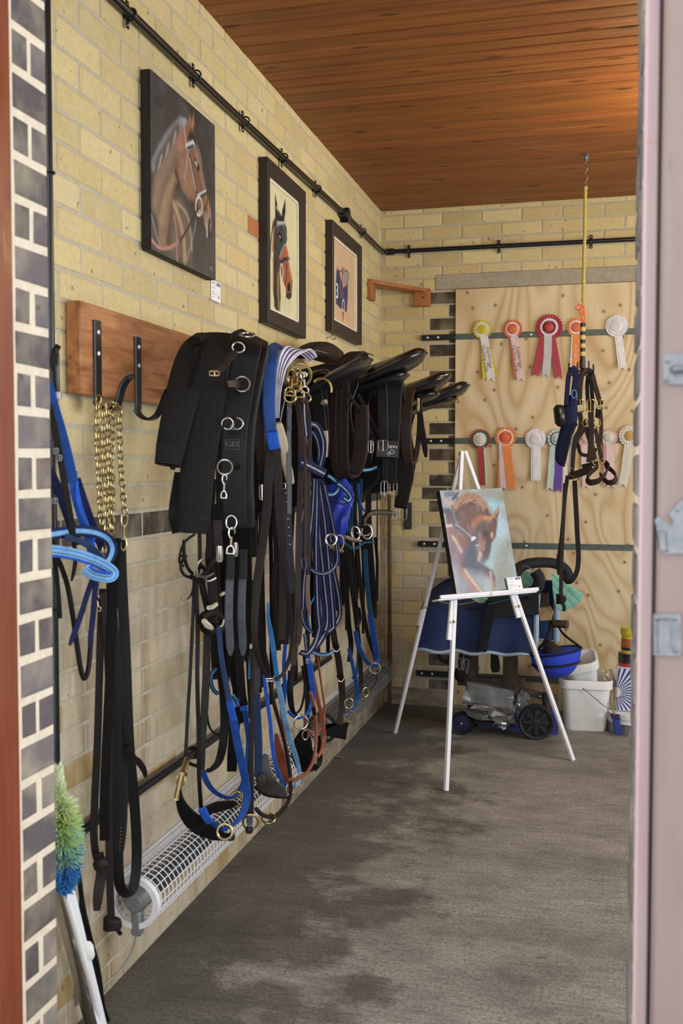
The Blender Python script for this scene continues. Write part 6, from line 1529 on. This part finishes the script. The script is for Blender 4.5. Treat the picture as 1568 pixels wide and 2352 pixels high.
HS('cheek_strap', hl, LB, 11, (1338,965),(1347,990),(1357,1020),(1366,1058)); HS('cheek_strap', hl, LB, 9, (1366,984),(1370,1000),(1376,1030),(1382,1060)); HS('cheek_strap', hl, LB, 9, (1377,936,5.08),(1380,970,5.08),(1379,1020,5.08)); HS('cheek_strap', hl, 'leather_black', 12, (1374,938),(1372,960))
HS('throat_strap', hl, LB, 8, (1324,1010,5.1),(1332,1040,5.12),(1346,1046,5.12),(1360,1044,5.12),(1368,1030,5.1)); HS('chin_strap', hl, LB, 14, (1338,985),(1326,1004),(1320,1016))
HR('ring', hl, (1343,971,5.03), 7, 1.3, (.6,0,0)); HR('ring', hl, (1371,971,5.03), 8, 1.3, (.5,0,0)); HR('ring', hl, (1312,1084,5.02), 7, 1.3, (.7,0,0)); HR('ring', hl, (1367,1062,5.02), 6); HR('ring', hl, (1384,1060,5.02), 6); HR('ring', hl, (1322,1098,5.02), 6)
HS('noseband', hl, LB, 17, (1306,1094,5.03),(1322,1090,5.02),(1342,1083,5.01),(1360,1076,5.0), t=.009); HS('noseband_lining', hl, 'leather_black', 10, (1336,1072,5.06),(1352,1068,5.06),(1372,1064,5.06))
HS('nose_loop', hl, LB, 15, (1372,1072,4.99),(1356,1086,4.95),(1348,1098,4.94),(1354,1108,4.92),(1374,1104,4.92),(1390,1088,4.94),(1396,1072,4.97),(1390,1064,5.0), t=.008, side=V((.35,-.4,1)))
HS('nose_loop', hl, LB, 14, (1390,1072,5.0),(1404,1080,4.97),(1414,1094,4.95),(1410,1106,4.94),(1396,1108,4.94),(1384,1098,4.95),(1378,1090,4.97), t=.008, side=V((-.3,-.4,1)))
ldr = T('lead_rein', 'long brown leather lead rein looping from the headcollar down to the green pad', 'rein')
HS('rein', ldr, LB, 9, (1303,1092,5.06),(1296,1150,5.06),(1292,1220,5.06),(1289,1290,5.06),(1288,1350,5.06),(1288,1372,5.06)); HS('rein', ldr, 'leather_dark_brown', 11, (1319,1104,5.05),(1322,1160,5.05),(1325,1220,5.05),(1328,1275,5.05),(1325,1310,5.05),(1314,1332,5.05),(1302,1336,5.06),(1292,1322,5.08))
HS('rein', ldr, 'leather_dark_brown', 8, (1297,1110,5.09),(1294,1170,5.09),(1288,1240,5.09),(1281,1290,5.09),(1284,1320,5.09)); q = H((1288,1376,5.06))[0]
mb = MB(); [mb.ring(q + V((0,0,.012*(k-1))), (.3*(k-1),.2,1), .016, .010, 16, 8) for k in range(3)]; mb.build('knot', 'leather_dark_brown', ldr); HS('tail', ldr, 'leather_dark_brown', 8, (1290,1384,5.05),(1295,1394,5.05),(1294,1404,5.05))
ms = T('fly_hood', 'navy mesh hood with a black eye cup on the left prong of the tack hook', 'hood')
HS('strap', ms, 'web_navy', 11, (1314,845,5.0),(1306,862,5.0),(1302,900,5.0),(1300,930,5.0), t=.012); HS('strap', ms, 'web_navy', 15, (1312,844,5.0),(1322,856,5.0),(1320,890,5.0),(1314,930,5.0), t=.012); rg = []
for x, y, w in [tuple(q) for q in spline([(1309,908,26),(1310,945,32),(1308,972,34),(1299,1000,32),(1290,1030,30),(1287,1056,24),(1290,1070,8)], 4)]:
    c = AY(x, y, 5.02); r = w*depth(c)/FPX/2; rg.append([c + V((math.cos(t)*r*(1 + .08*math.sin(3*t + y*.05)), math.sin(t)*r*.55, 0)) for t in [2*math.pi*k/24 for k in range(24)]])
MB().loft(rg).build('hood', 'web_navy', ms); q = AY(1286, 955, 4.985)
MB().obox(AY(1287, 955, 4.99), (1,-.35,.05), (.35,1,0), (-.12,0,1), (.052, .07, .104), 0, .016).build('eye_cup', 'black_plastic', ms)
HS('binding', ms, 'leather_black', 8, (1324,972,4.99),(1312,990,4.99),(1302,1016,4.99),(1298,1048,4.99),(1292,1072,4.99)); q = AY(1318, 905, 4.985); MB().ring(q, (0,-1,0), .011, .0016, 18, 6, ex=1.8).build('badge', 'web_light_blue', ms)
HS('chain_strap', ms, 'steel_dull', 4, (1315,998,4.98),(1310,1030,4.98),(1308,1060,4.98),(1308,1084,4.98))

# ------------------------------------------------------------------ saddle stand with rug
t = NT('rug_navy'); v = t.obj(); n = t.noise(v, 90, 4); s_ = t.noise(v, 6, 3)
q1 = t.node('ShaderNodeTexWave', bands_direction='X'); q1.inputs['Scale'].default_value = 1.6; t.link(v, q1.inputs[0]); q2 = t.node('ShaderNodeTexWave', bands_direction='Z'); q2.inputs['Scale'].default_value = 1.6; t.link(v, q2.inputs[0])
t.color(t.ramp(s_, [(.3, lin('10214a')), (.7, lin('1a3263'))])); t.rough(.75)
hh = t.math('ADD', t.math('MULTIPLY', n, .25), t.math('ADD', t.math('POWER', q1.outputs['Fac'], .15), t.math('POWER', q2.outputs['Fac'], .15))); t.bump(hh, .5, .006); M['rug_navy'] = t.m
def quilt(name, a, b):
    t = NT(name); v = t.obj((1, 1, 1), (0, math.radians(45), 0)); q1 = t.node('ShaderNodeTexWave', bands_direction='X'); q1.inputs['Scale'].default_value = 9; t.link(v, q1.inputs[0]); q2 = t.node('ShaderNodeTexWave', bands_direction='Z'); q2.inputs['Scale'].default_value = 9; t.link(v, q2.inputs[0])
    h = t.math('ADD', t.math('POWER', q1.outputs['Fac'], .25), t.math('POWER', q2.outputs['Fac'], .25)); t.color(t.ramp(t.noise(v, 20), [(.3, lin(a)), (.7, lin(b))])); t.rough(.7); t.bump(h, .6, .004); M[name] = t.m
quilt('quilt_green', '78b5a1', '8cc8b3')
YFR, YR_, YBK = 5.30, 5.47, 5.64
xl, xr = AY(962, 1490, YFR).x, AY(1229, 1490, YFR).x; zb_ = AY(1100, 1497, YFR).z; zt_ = AY(1060, 1338, 5.42).z
rug = T('horse_rug', 'navy quilted horse rug with pale blue binding draped over the stand behind the easel', 'rug')
def sheet(x0, x1, y, zt, zb, ysgn, nx=36, nz=16, fold=.012, left_round=True):
    g = []
    for i in range(nx + 1):
        u = i/nx; x = x0 + (x1-x0)*u; row = []
        zt2 = zt - (.10*(1 - u/.22)**2 if (left_round and u < .22) else 0)
        for k in range(nz + 1):
            w = k/nz; z = zt2 + (zb - zt2)*w; bow = math.sin(min(1, w*1.8)*math.pi/2)
            yy = YR_ + (y - YR_)*bow + fold*math.sin(u*17 + w*2)*w + ysgn*.01*w
            row.append(V((x + (.02*w*(1-u)*-1 if left_round else 0), yy, z + .006*math.sin(u*23)*w)))
        g.append(row)
    return g
def gridmesh(g, th, dirv, mi=0):
    nx, nz = len(g), len(g[0]); vs = [p for r in g for p in r] + [p + V(dirv)*th for r in g for p in r]; N = nx*nz; F = []
    for i in range(nx-1):
        for k in range(nz-1):
            a, b, c, d = i*nz+k, (i+1)*nz+k, (i+1)*nz+k+1, i*nz+k+1; F += [(a, b, c, d), (N+d, N+c, N+b, N+a)]
    e = [i*nz for i in range(nx)] + [(nx-1)*nz + k for k in range(1, nz)] + [i*nz + nz-1 for i in range(nx-2, -1, -1)] + [k for k in range(nz-2, 0, -1)]
    for a, b in zip(e, e[1:] + e[:1]): F.append((b, a, N+a, N+b))
    return MB().add(vs, F, mi)
gf = sheet(xl, xr, YFR, zt_, zb_, -1); gridmesh(gf, .012, (0,1,0)).build('front_side', 'rug_navy', rug)
xr2 = AY(1276, 1380, YBK).x; gb_ = sheet(xl + .02, xr2, YBK, zt_ + .02, zb_ + .02, 1); gridmesh(gb_, .012, (0,-1,0)).build('far_side', 'rug_navy', rug)
MB().tube([r[-1] + V((0,0,-.004)) for r in gf], .015, 8, flat=.6).build('hem_binding', 'quilt_light_blue', rug); MB().tube([p + V((.004,0,0)) for p in gf[-1]], .014, 8).build('edge_binding', 'quilt_light_blue', rug)
MB().tube([p + V((.004,-.006,0)) for p in gb_[-1]], .019, 8).build('edge_binding', 'quilt_light_blue', rug); MB().tube([r[-1] for r in gb_], .013, 8).build('hem_binding', 'quilt_light_blue', rug)
def K(y, *pts): return [AY(q[0], q[1], q[2] if len(q) > 2 else y) for q in pts]
def KS(nm, par, mat, w, y, *pts, t=.008, **k):
    path = VS(K(y, *pts), 6); return MB().ribbon(path, [a*depth(path[0])/FPX for a in np.interp(np.linspace(0,1,len(path)), np.linspace(0,1,len(w)), w)] if isinstance(w, list) else w*depth(path[0])/FPX, t, face=facing, **k).build(nm, mat, par)
gp_ = T('green_saddle_pad', 'mint green quilted saddle pad showing beside the black surcingle on the rug', 'saddle pad')
poly = K(5.36, (1266,1316),(1284,1330),(1310,1348),(1335,1366),(1331,1380),(1312,1396),(1286,1404),(1276,1392),(1270,1366)); MB().prism(poly, (.01, .016, 0)).build('right_flap', 'quilt_green', gp_)
poly = K(5.33, (1186,1318),(1206,1312),(1228,1316),(1224,1344),(1208,1352),(1190,1346)); MB().prism(poly, (0, .014, 0)).build('front_panel', 'quilt_green', gp_)
poly = K(5.285, (1080,1374),(1119,1370),(1119,1384),(1098,1385)); MB().prism(poly, (0, .01, 0)).build('lower_edge', 'quilt_green', gp_)
su = T('black_surcingle', 'padded black surcingle arched over the rug with a strap down its side', 'surcingle')
MB().tube(VS(K(5.36, (1176,1330,5.27),(1186,1310,5.32),(1208,1296,5.38),(1240,1292,5.42),(1272,1294,5.45),(1296,1306,5.46),(1305,1322,5.46),(1300,1332,5.46)), 6), [.024,.028,.032,.034,.036,.038,.038,.038,.038]*5 + [.03]*0 if False else .033, 12, flat=.8).build('arch', 'pad_black', su)
MB().tube(VS(K(5.28, (1228,1312),(1238,1330),(1232,1352),(1210,1366)), 6), .030, 12).build('handle_pad', 'pad_black', su)
poly = K(5.272, (1122,1376),(1180,1362),(1236,1354),(1237,1412),(1180,1414),(1130,1420)); MB().prism(poly, (0, .03, 0)).build('side_pad', 'pad_black', su)
KS('girth_strap', su, 'web_black', [22,24,24,22], 5.262, (1126,1380),(1120,1420),(1112,1460),(1106,1496)); KS('blue_cord', su, 'web_sky', 1.6, 5.255, (1122,1388),(1160,1378),(1200,1368),(1222,1360))
KS('cord', su, 'rope_yellow', 1.8, 5.25, (1010,1382),(1050,1388),(1090,1382),(1116,1376))
KS('badge', su, 'web_sky', 1.5, 5.255, (1200,1300),(1212,1302),(1224,1308))
# the stand
simple('stand_wood', '4a3d33', .7, 0, .3, 30, .3)
sd = T('saddle_stand', 'dark wooden saddle stand hidden under the navy rug', 'stand')
xa, xb = AY(1010, 1400, 5.47).x, AY(1250, 1400, 5.47).x
MB().box((xa, YR_ - .05, zt_ - .14), (xb + .02, YR_ + .05, zt_ - .05), 0, .006).build('beam', 'stand_wood', sd)
for px, w in ((1086, .05), (1172, .075)):
    q = AY(px, 1560, YR_ + .0); MB().obox((q.x, YR_, (zt_ - .1)/2), (1,0,0), (0,1,0), (0,0,1), (w, .07, zt_ - .12), 0, .004).build('leg', 'stand_wood', sd)
MB().box((xa + .1, YR_ - .03, .22), (xb - .1, YR_ + .03, .27), 0, .004).build('stretcher', 'stand_wood', sd)
MB().prism(K(5.40, (1238,1396),(1262,1394),(1270,1410),(1266,1424),(1240,1426)), (0, .06, 0)).build('beam_end', 'wood_pale', sd)
MB().cyl(AY(1262, 1432, 5.44), AY(1303, 1434, 5.40), .021, 14).build('peg', 'stand_wood', sd)
rs = T('stirrup_irons', 'bundle of dark straps and chrome buckles hanging below the rug behind the easel leg', 'straps')
for x in (1054, 1066): KS('strap', rs, 'leather_black', 10, 5.34, (x + 6,1498),(x + 3,1520),(x - 1,1545))
for x, y in ((1058,1524), (1068,1526)): buckle('buckle', rs, 'steel_dull', AY(x, y, 5.33), 14, 26, .0022)
bt_ = MB(); rgs = []
for x, y, w in ((1056,1536,22),(1055,1548,24),(1056,1560,22),(1058,1566,10)):
    c = AY(x, y, 5.35); r = w*depth(c)/FPX/2; rgs.append([c + V((math.cos(t)*r, math.sin(t)*r, 0)) for t in [2*math.pi*k/16 for k in range(16)]])
bt_.loft(rgs); bt_.build('boot', 'leather_black', rs); KS('strap', rs, 'leather_black', [14,20,22,16], 5.36, (1134,1500),(1136,1516),(1137,1532),(1138,1544))
KS('loop', rs, 'leather_black', 7, 5.36, (1004,1500),(1012,1514),(1026,1522),(1044,1516))
# helmet in its blue cover
hm = T('helmet_bag', 'bright blue zipped helmet bag hanging from the peg of the saddle stand', 'bag')
c = AY(1276, 1496, 5.28); rx = 57*depth(c)/FPX; rz = 60*depth(c)/FPX; mb = MB(); rgs = []
for i in range(15):
    ph = i/14*math.pi*.5; rr2 = math.cos(ph)**.8; zz = -math.sin(ph)
    if i == 14: rr2 = .05
    rgs.append([c + V((math.cos(t)*rx*rr2 + (1 + zz)*0.0, math.sin(t)*rx*.95*rr2, zz*rz + math.cos(t)*rx*.18*(1 + zz))) for t in [2*math.pi*k/32 for k in range(32)]])
mb.loft(rgs, caps=True); mb.build('cover', 'helmet_blue', hm)
z_ = MB(); i = 4; z_.tube([p + (p - c)*.012 for p in rgs[i]], .007, 6, closed=True); z_.build('zip', 'black_plastic', hm)
top = [p for p in rgs[0]]; MB().tube(top, .006, 6, closed=True).build('rim', 'web_navy', hm)
MB().tube(VS([top[16], K(5.30, (1246,1480))[0], K(5.36, (1262,1446))[0], K(5.42, (1268,1428))[0]], 6), .008, 8).build('handle_strap', 'leather_black', hm)
MB().tube(VS([top[1], K(5.30, (1300,1462))[0], K(5.38, (1286,1446))[0], K(5.42, (1280,1428))[0]], 6), .006, 8).build('handle_strap', 'leather_black', hm)
rgs2 = []
for x, y, w in ((1258,1468,8),(1262,1478,26),(1268,1490,44),(1272,1500,50)):
    cc = AY(x, y, 5.28); r = w*depth(cc)/FPX/2; rgs2.append([cc + V((math.cos(t)*r, math.sin(t)*r, 0)) for t in [2*math.pi*k/20 for k in range(20)]])
MB().loft(rgs2).build('inner_lining', 'pad_black', hm)
# ------------------------------------------------------------------ wheeled trolley
simple('foil', '8a8c90', .35, .7, .35, 14, .8)
tr = T('trolley', 'low wheeled trolley wrapped in crumpled silver tape under the saddle stand', 'trolley')
def wheel(par, c, r, w, ax, spokes, hubmat, label=None):
    ax = V(ax).normalized(); wl = MB().lathe([(r*.80, -w*.4), (r*.93, -w*.5), (r, -w*.3), (r, w*.3), (r*.93, w*.5), (r*.80, w*.4), (r*.80, -w*.4)], c, ax, 40).build('wheel', 'rubber', par)
    h = MB(); h.lathe([(0, -w*.3), (r*.80, -w*.22), (r*.80, w*.22), (0, w*.3)], c, ax, 32); h.build('hub', hubmat, wl)
    x = ax.orthogonal().normalized(); y = ax.cross(x)
    if spokes:
        for s in range(spokes):
            a = 2*math.pi*s/spokes; d = x*math.cos(a) + y*math.sin(a); MB().obox(V(c) + d*r*.45 + ax*w*.36, d, ax.cross(d), ax, (r*.62, r*.22, w*.28), 0, .003).build('spoke', 'rubber', wl)
        h2 = MB().lathe([(r*.2, w*.2), (r*.2, w*.55), (r*.15, w*.6), (0, w*.6)], c, ax, 20); h2.build('hub_cap', 'rubber', wl)
    else: MB().lathe([(r*.14, w*.25), (r*.12, w*.5), (0, w*.55)], c, ax, 14).build('axle_nut', 'steel', wl)
    return wl
c1 = G(1061, 1686, 0); r1 = 26*depth(c1)/FPX; wheel(tr, c1 + V((0, 0, r1)), r1, .05, (-.12,-1,0), 0, 'wheel_blue')
c2 = G(1230, 1697, 0); r2 = 40*depth(c2)/FPX; wheel(tr, c2 + V((0, 0, r2)), r2, .055, (.10,-1,0), 8, 'rubber')
def lump(px, py, y, w, h, dp, seed, name, mat, par, amp=.12, rot=0.0):
    rnd = random.Random(seed); c = AY(px, py, y); bm = bmesh.new(); bmesh.ops.create_cube(bm, size=1); bmesh.ops.subdivide_edges(bm, edges=bm.edges[:], cuts=7, use_grid_fill=True)
    W_, H_ = w*depth(c)/FPX, h*depth(c)/FPX; vs = []
    for v_ in bm.verts:
        n_ = noise.noise_vector(V((v_.co.x*3 + seed, v_.co.y*3, v_.co.z*3)))*amp + noise.noise_vector(V((v_.co.x*9, v_.co.y*9 + seed, v_.co.z*9)))*amp*.45
        p_ = V((v_.co.x*W_, v_.co.y*dp, v_.co.z*H_)) + V((n_.x*W_, n_.y*dp, n_.z*H_)); p_ = Matrix.Rotation(rot, 3, 'Y') @ p_; vs.append(c + p_)
    bm.verts.index_update(); F = [[q.index for q in f.verts] for f in bm.faces]; bm.free(); return MB().add(vs, F).build(name, mat, par, smooth=30)
lump(1126, 1597, 5.34, 108, 40, .22, 3, 'taped_box', 'foil', tr, .05, .16)
MB().prism([AY(x, y, 5.225) for x, y in ((1071,1566),(1125,1577),(1178,1587),(1174,1628),(1128,1620),(1082,1611))], (0, .02, 0)).build('front_panel', 'foil', tr)
lump(1134, 1626, 5.33, 94, 34, .24, 7, 'crumpled_tape', 'foil', tr, .16, .1); lump(1156, 1652, 5.27, 26, 34, .05, 12, 'loose_tape', 'foil', tr, .25, .5); lump(1196, 1618, 5.33, 26, 54, .06, 15, 'loose_tape', 'foil', tr, .22, .3)
MB().box(AY(1182, 1680, 5.33), AY(1196, 1638, 5.30), 0, .008).build('side_block', 'blue_plastic', tr); MB().box(AY(1262, 1684, 5.33), AY(1281, 1626, 5.30), 0, .008).build('side_block', 'blue_plastic', tr)
MB().box(AY(1084, 1652, 5.40), AY(1190, 1640, 5.34), 0, .004).build('base_plate', 'red_plastic', tr); MB().box(AY(1100, 1664, 5.42), AY(1180, 1650, 5.36), 0, .004).build('under_tray', 'blue_plastic', tr)
MB().obox(AY(1236, 1596, 5.36), (1,0,-.17), (0,1,0), (.17,0,1), (88*5.4/FPX, .04, .035), 0, .004).build('cross_bar', 'stand_wood', tr); MB().lathe([(.006,0),(.005,.003),(0,.004)], AY(1240, 1600, 5.338), (0,-1,0), 10).build('bolt', 'steel', tr)
MB().cyl(AY(1250, 1652, 5.32), AY(1252, 1590, 5.32), .013, 14).build('post', 'black_plastic', tr); MB().cyl(c1 + V((0, .04, r1)), V((c2.x, c1.y + .04, r1)), .008, 10).build('axle', 'dark_iron', tr)

# ------------------------------------------------------------------ buckets and tins
def rsq(c, ax, ay, w, d, r, n=6):
    out = []
    for sx, sy, a0 in ((1,1,0), (-1,1,90), (-1,-1,180), (1,-1,270)):
        for k in range(n + 1):
            a = math.radians(a0 + 90*k/n); out.append(V(c) + ax*(sx*(w/2 - r) + math.cos(a)*r) + ay*(sy*(d/2 - r) + math.sin(a)*r))
    return out
def tub(name_lab, base, up, ax, w0, w1, h, parent_label, contents=None, rim=True, r=.05, dark=None):
    up = V(up).normalized(); ax = V(ax); ax = (ax - up*ax.dot(up)).normalized(); ay = up.cross(ax); b = T(name_lab, parent_label, 'bucket'); th = .004
    lv = [(0, w0), (.012, w0 + .006), (h, w1)]
    rings = [rsq(V(base) + up*z, ax, ay, w, w*.92, r) for z, w in lv] + [rsq(V(base) + up*h, ax, ay, w1 - 2*th, (w1*.92) - 2*th, r - th)] + [rsq(V(base) + up*.02, ax, ay, w0 - 2*th, w0*.92 - 2*th, r - th)]
    MB().loft(rings).build('tub', 'white_plastic', b)
    if rim:
        k = MB(); R0 = [rsq(V(base) + up*z, ax, ay, w, w*.92, r + .004) for z, w in ((h - .045, w1 + .004), (h - .045, w1 + .016), (h - .004, w1 + .018), (h, w1 + .012), (h, w1 - .004), (h - .03, w1 - .004))]
        k.loft(R0, caps=False); k.build('rim', 'white_plastic', b)
    if contents: MB().loft([rsq(V(base) + up*(h*.55), ax, ay, (w0 + w1)/2 - .02, ((w0 + w1)/2 - .02)*.92, r - .01), rsq(V(base) + up*(h*.62), ax, ay, w1*.55, w1*.5, r - .01)]).build('contents', contents, b)
    return b, up, ax, ay
bc = G(1343, 1683, 0); by = 5.60; bx = AY(1343, 1600, by).x
b1, *_ = tub('white_bucket', (bx, by, 0), (0,0,1), (1,.05,0), .215, .262, .272, 'square white plastic bucket with a wire handle standing by the plywood', 'dust', r=.045)
MB().tube(VS([V((bx - .01, by - .128, .235)), V((bx + .05, by - .150, .19)), V((bx + .11, by - .150, .145)), V((bx + .148, by - .10, .135)), V((bx + .15, by, .235))], 6), .0022, 6).build('handle', 'steel_dull', b1)
q = AY(1346, 1566, 5.60); b2_, *_ = tub('white_bucket', (q.x - .005, 5.60, .225), (-.20,-.30,.93), (1,.1,0), .13, .172, .165, 'smaller white bucket tilted inside the top of the square bucket', 'dust', r=.04)
lump(1396, 1556, 5.56, 20, 26, .05, 21, 'rag', 'white_plastic', None, .3) if False else single(lump(1396, 1556, 5.56, 20, 28, .05, 21, 'rag', 'fleece', None, .28), 'crumpled pale rag tucked behind the square white bucket', 'rag')
TY = 5.56
def can(name, lab, px, py0, py1, rpx, body, parts, y=TY):
    """px centre; py0 top, py1 bottom"""
    c = T(name, lab, 'tin'); a = AY(px, py1, y); top = AY(px, py0, y); r = rpx*depth(a)/FPX; h = top.z - a.z; a.x = AY(px, (py0+py1)/2, y).x
    MB().lathe([(0, 0), (r, 0), (r*1.02, .003), (r, .006), (r, h - .006), (r*1.03, h - .003), (r, h), (r*.9, h - .004), (0, h - .004)], a, (0,0,1), 36).build('can', body, c)
    for nm, f0, f1, mt, k in parts: MB().lathe([(r*k, h*f0), (r*k, h*f1)], a, (0,0,1), 36).build(nm, mt, c) if k < 1.04 else MB().lathe([(r*1.0, h*f0), (r*k, h*f0), (r*k, h*f1), (r*.95, h*f1), (0, h*f1)], a, (0,0,1), 36).build(nm, mt, c)
    return c, a, r, h
ct, a, r, h = can('paint_tub', 'clear topped paint tub with silver tape and a brush, beneath the sunburst tin', 1450, 1630, 1692, 54, 'white_plastic', [('tape_wrap', .12, .62, 'foil', 1.012), ('lid_rim', .80, .98, 'white_plastic', 1.05)])
MB().tube(VS([a + V((-r*.9, -r*.5, h*.8)), a + V((-r*1.02, -r*.62, h*1.25)), a + V((-r*.7, -r*.6, h*1.5)), a + V((-r*.3, -r*.7, h*1.6))], 6), .0016, 6).build('handle', 'steel_dull', ct)
pb_ = T('paint_brush', 'paint brush with pale wooden handle leaning on the taped tub', 'brush')
y_ = a.y - r - .022; MB().tube(VS(K(y_, (1401,1596),(1406,1618),(1411,1640)), 4), [.007,.008,.008,.0075,.007,.006,.0065,.008,.010], 10, flat=.6).build('handle', 'wood_pale', pb_); p0, p1, p2 = K(y_, (1411,1640),(1414,1652),(1421,1688))
MB().obox((p0+p1)/2, (1,0,0), (0,1,0), p1-p0, (.045, .014, (p1-p0).length), 0, .002).build('ferrule', 'wheel_blue', pb_); MB().obox((p1+p2)/2, (1,0,.2), (0,1,0), p2-p1, (.036, .012, (p2-p1).length), 0, .004).build('bristles', 'ink_blue', pb_)
tn = T('solvent_tin', 'tall rectangular white tin with blue sunburst rays, on the taped tub', 'tin')
za_, zb2 = a.z + h, AY(1450, 1530, TY).z; x0 = AY(1415, 1580, TY - .05).x; x1 = x0 + .19; yf, yb2 = TY - .05, TY + .06
simple('tin_white', 'e6e6ea', .35, .1, .03, 20, 0); MB().box((x0, yf, za_), (x1, yb2, zb2), 0, .006).build('tin', 'tin_white', tn)
ry = MB(); cc = V((x0 - .004, yf - .0008, za_ + (zb2 - za_)*.42)); Hh = zb2 - za_
for k in range(-6, 9):
    an = math.radians(90 - 12*k - 6 - 60 + 0); an = math.radians(-80 + 11.5*(k + 6)); d0, d1 = .028, .30
    def lim(an):
        t_ = d1
        if abs(math.cos(an)) > 1e-6: t_ = min(t_, .078/abs(math.cos(an)))
        if math.sin(an) > 0: t_ = min(t_, (zb2 - .006 - cc.z)/math.sin(an))
        if math.sin(an) < 0: t_ = min(t_, (cc.z - za_ - .006)/-math.sin(an))
        return t_
    w_ = math.radians(2.6); pts = [cc + V((math.cos(an-w_)*d0, 0, math.sin(an-w_)*d0)), cc + V((math.cos(an-w_)*lim(an-w_), 0, math.sin(an-w_)*lim(an-w_))), cc + V((math.cos(an+w_)*lim(an+w_), 0, math.sin(an+w_)*lim(an+w_))), cc + V((math.cos(an+w_)*d0, 0, math.sin(an+w_)*d0))]
    ry.prism(pts, (0, .0004, 0))
ry.build('sunburst_rays', 'ink_blue', tn)
text('BRUSH', .026, (x0 + .105, yf - .001, zb2 - .035), (1,0,0), (0,0,1), 'lettering', 'ink_grey', tn, .0003); dm = MB(); q = V((x0 + .10, yf - .001, za_ + Hh*.42)); dm.tube([q + V((.016,0,0)), q + V((0,0,.016)), q + V((-.016,0,0)), q + V((0,0,-.016))], .0014, 5, closed=True); dm.build('hazard_diamond', 'ink_red', tn)
MB().lathe([(.006,0),(.010,.006),(.006,.02),(0,.022)], q + V((0,-.0005,-.009)), (0,0,1), 10).build('hazard_flame', 'black_plastic', tn) if False else MB().prism([q + V((-.005,0,-.007)), q + V((.005,0,-.007)), q + V((.004,0,.001)), q + V((0,0,.009)), q + V((-.004,0,.001))], (0,.0004,0)).build('hazard_flame', 'black_plastic', tn)
MB().box((x0 + .09, yf - .0012, za_ + .05), (x0 + .18, yf, za_ + .09), 0, 0).build('label_panel', 'ink_grey', tn); MB().cyl((x0 + .05, TY, zb2), (x0 + .05, TY, zb2 + .018), .018, 18).build('cap', 'ink_red', tn)
zt3 = zb2 + .0
can('paint_tin', 'small dark purple paint tin with a red base stripe, under the yellow tin', 1444, 1499, 1530, 24, 'can_dark', [('red_stripe', .04, .3, 's_red', 1.006), ('lid', .92, 1.02, 'steel_dull', 1.0)], TY + .02)
can('paint_tin', 'yellow lidded paint tin with an orange label at the top of the stack', 1449, 1441, 1499, 22, 'can_yellow', [('orange_label', .12, .58, 'can_orange', 1.008), ('yellow_lid', .74, 1.0, 'can_yellow', 1.1), ('black_print', .14, .24, 'can_dark', 1.014)], TY + .02)
# scraps on the floor
simple('leaf', '8d8a80', .8, 0, .2, 60, .2)
for (x, y), lab, s in (((775,1740), 'small pale feather scrap on the floor by the left wall plinth', .035), ((1247,2198), 'tiny white straw scrap on the bare floor near the door', .018), ((1262,1704), 'small reddish leaf scrap beside the big trolley wheel', .02)):
    q = G(x, y, .003); single(MB().prism([q + V((-s, -s*.3, 0)), q + V((-s*.2, s*.25, .004)), q + V((s, s*.2, .002)), q + V((s*.3, -s*.15, .005))], (0, 0, .002)).build('floor_scrap', 'leaf' if s != .02 else 'leather_chestnut'), lab, 'scrap')
# ------------------------------------------------------------------ light, camera
settle()
def area(name, loc, rot, sx, sy, power, col):
    l = bpy.data.lights.new(name, 'AREA'); l.shape = 'RECTANGLE'; l.size = sx; l.size_y = sy; l.energy = power; l.color = col
    o = bpy.data.objects.new(name, l); COL.objects.link(o); o.location = loc; o.rotation_euler = rot; return o
area('window_daylight', (XR - .02, (WY0+WY1)/2, (WZ0+WZ1)/2), (0, math.radians(90), 0), WZ1 - WZ0, WY1 - WY0, 95, (.86, .93, 1))
area('doorway_daylight', (-.48, 1.44, 1.45), (math.radians(90), 0, 0), .95, 2.2, 8, (.9, .95, 1))
lp_ = bpy.data.lights.new('ceiling_lamp', 'POINT'); lp_.energy = 30; lp_.color = (1, .78, .45); lp_.shadow_soft_size = .12
lo = bpy.data.objects.new('ceiling_lamp', lp_); COL.objects.link(lo); lo.location = (.40, 4.2, 2.45)
w = bpy.data.worlds.new('sky'); SC.world = w; w.use_nodes = True
w.node_tree.nodes['Background'].inputs[0].default_value = (.94, .965, 1, 1); w.node_tree.nodes['Background'].inputs[1].default_value = 1.9
cam = bpy.data.cameras.new('camera'); co = bpy.data.objects.new('camera', cam); COL.objects.link(co)
cam.sensor_fit = 'VERTICAL'; cam.sensor_height = 36; cam.sensor_width = 24; cam.lens = FPX / 2352 * 36
co.matrix_world = Matrix(((CR.x, CU.x, -CF.x, EYE.x), (CR.y, CU.y, -CF.y, EYE.y), (CR.z, CU.z, -CF.z, EYE.z), (0, 0, 0, 1)))
cam.clip_start = .05
cam.dof.use_dof = True; cam.dof.focus_distance = 4.2; cam.dof.aperture_fstop = 5.6
SC.camera = co
SC.view_settings.view_transform = 'Standard'; SC.view_settings.look = 'None'; SC.view_settings.exposure = 0; SC.view_settings.gamma = 1
SC.view_settings.use_curve_mapping = False
SC.cycles.use_denoising = True; SC.cycles.adaptive_threshold = .02; SC.cycles.max_bounces = 6; SC.cycles.diffuse_bounces = 3; SC.cycles.glossy_bounces = 3
SC.cycles.sample_clamp_indirect = 6
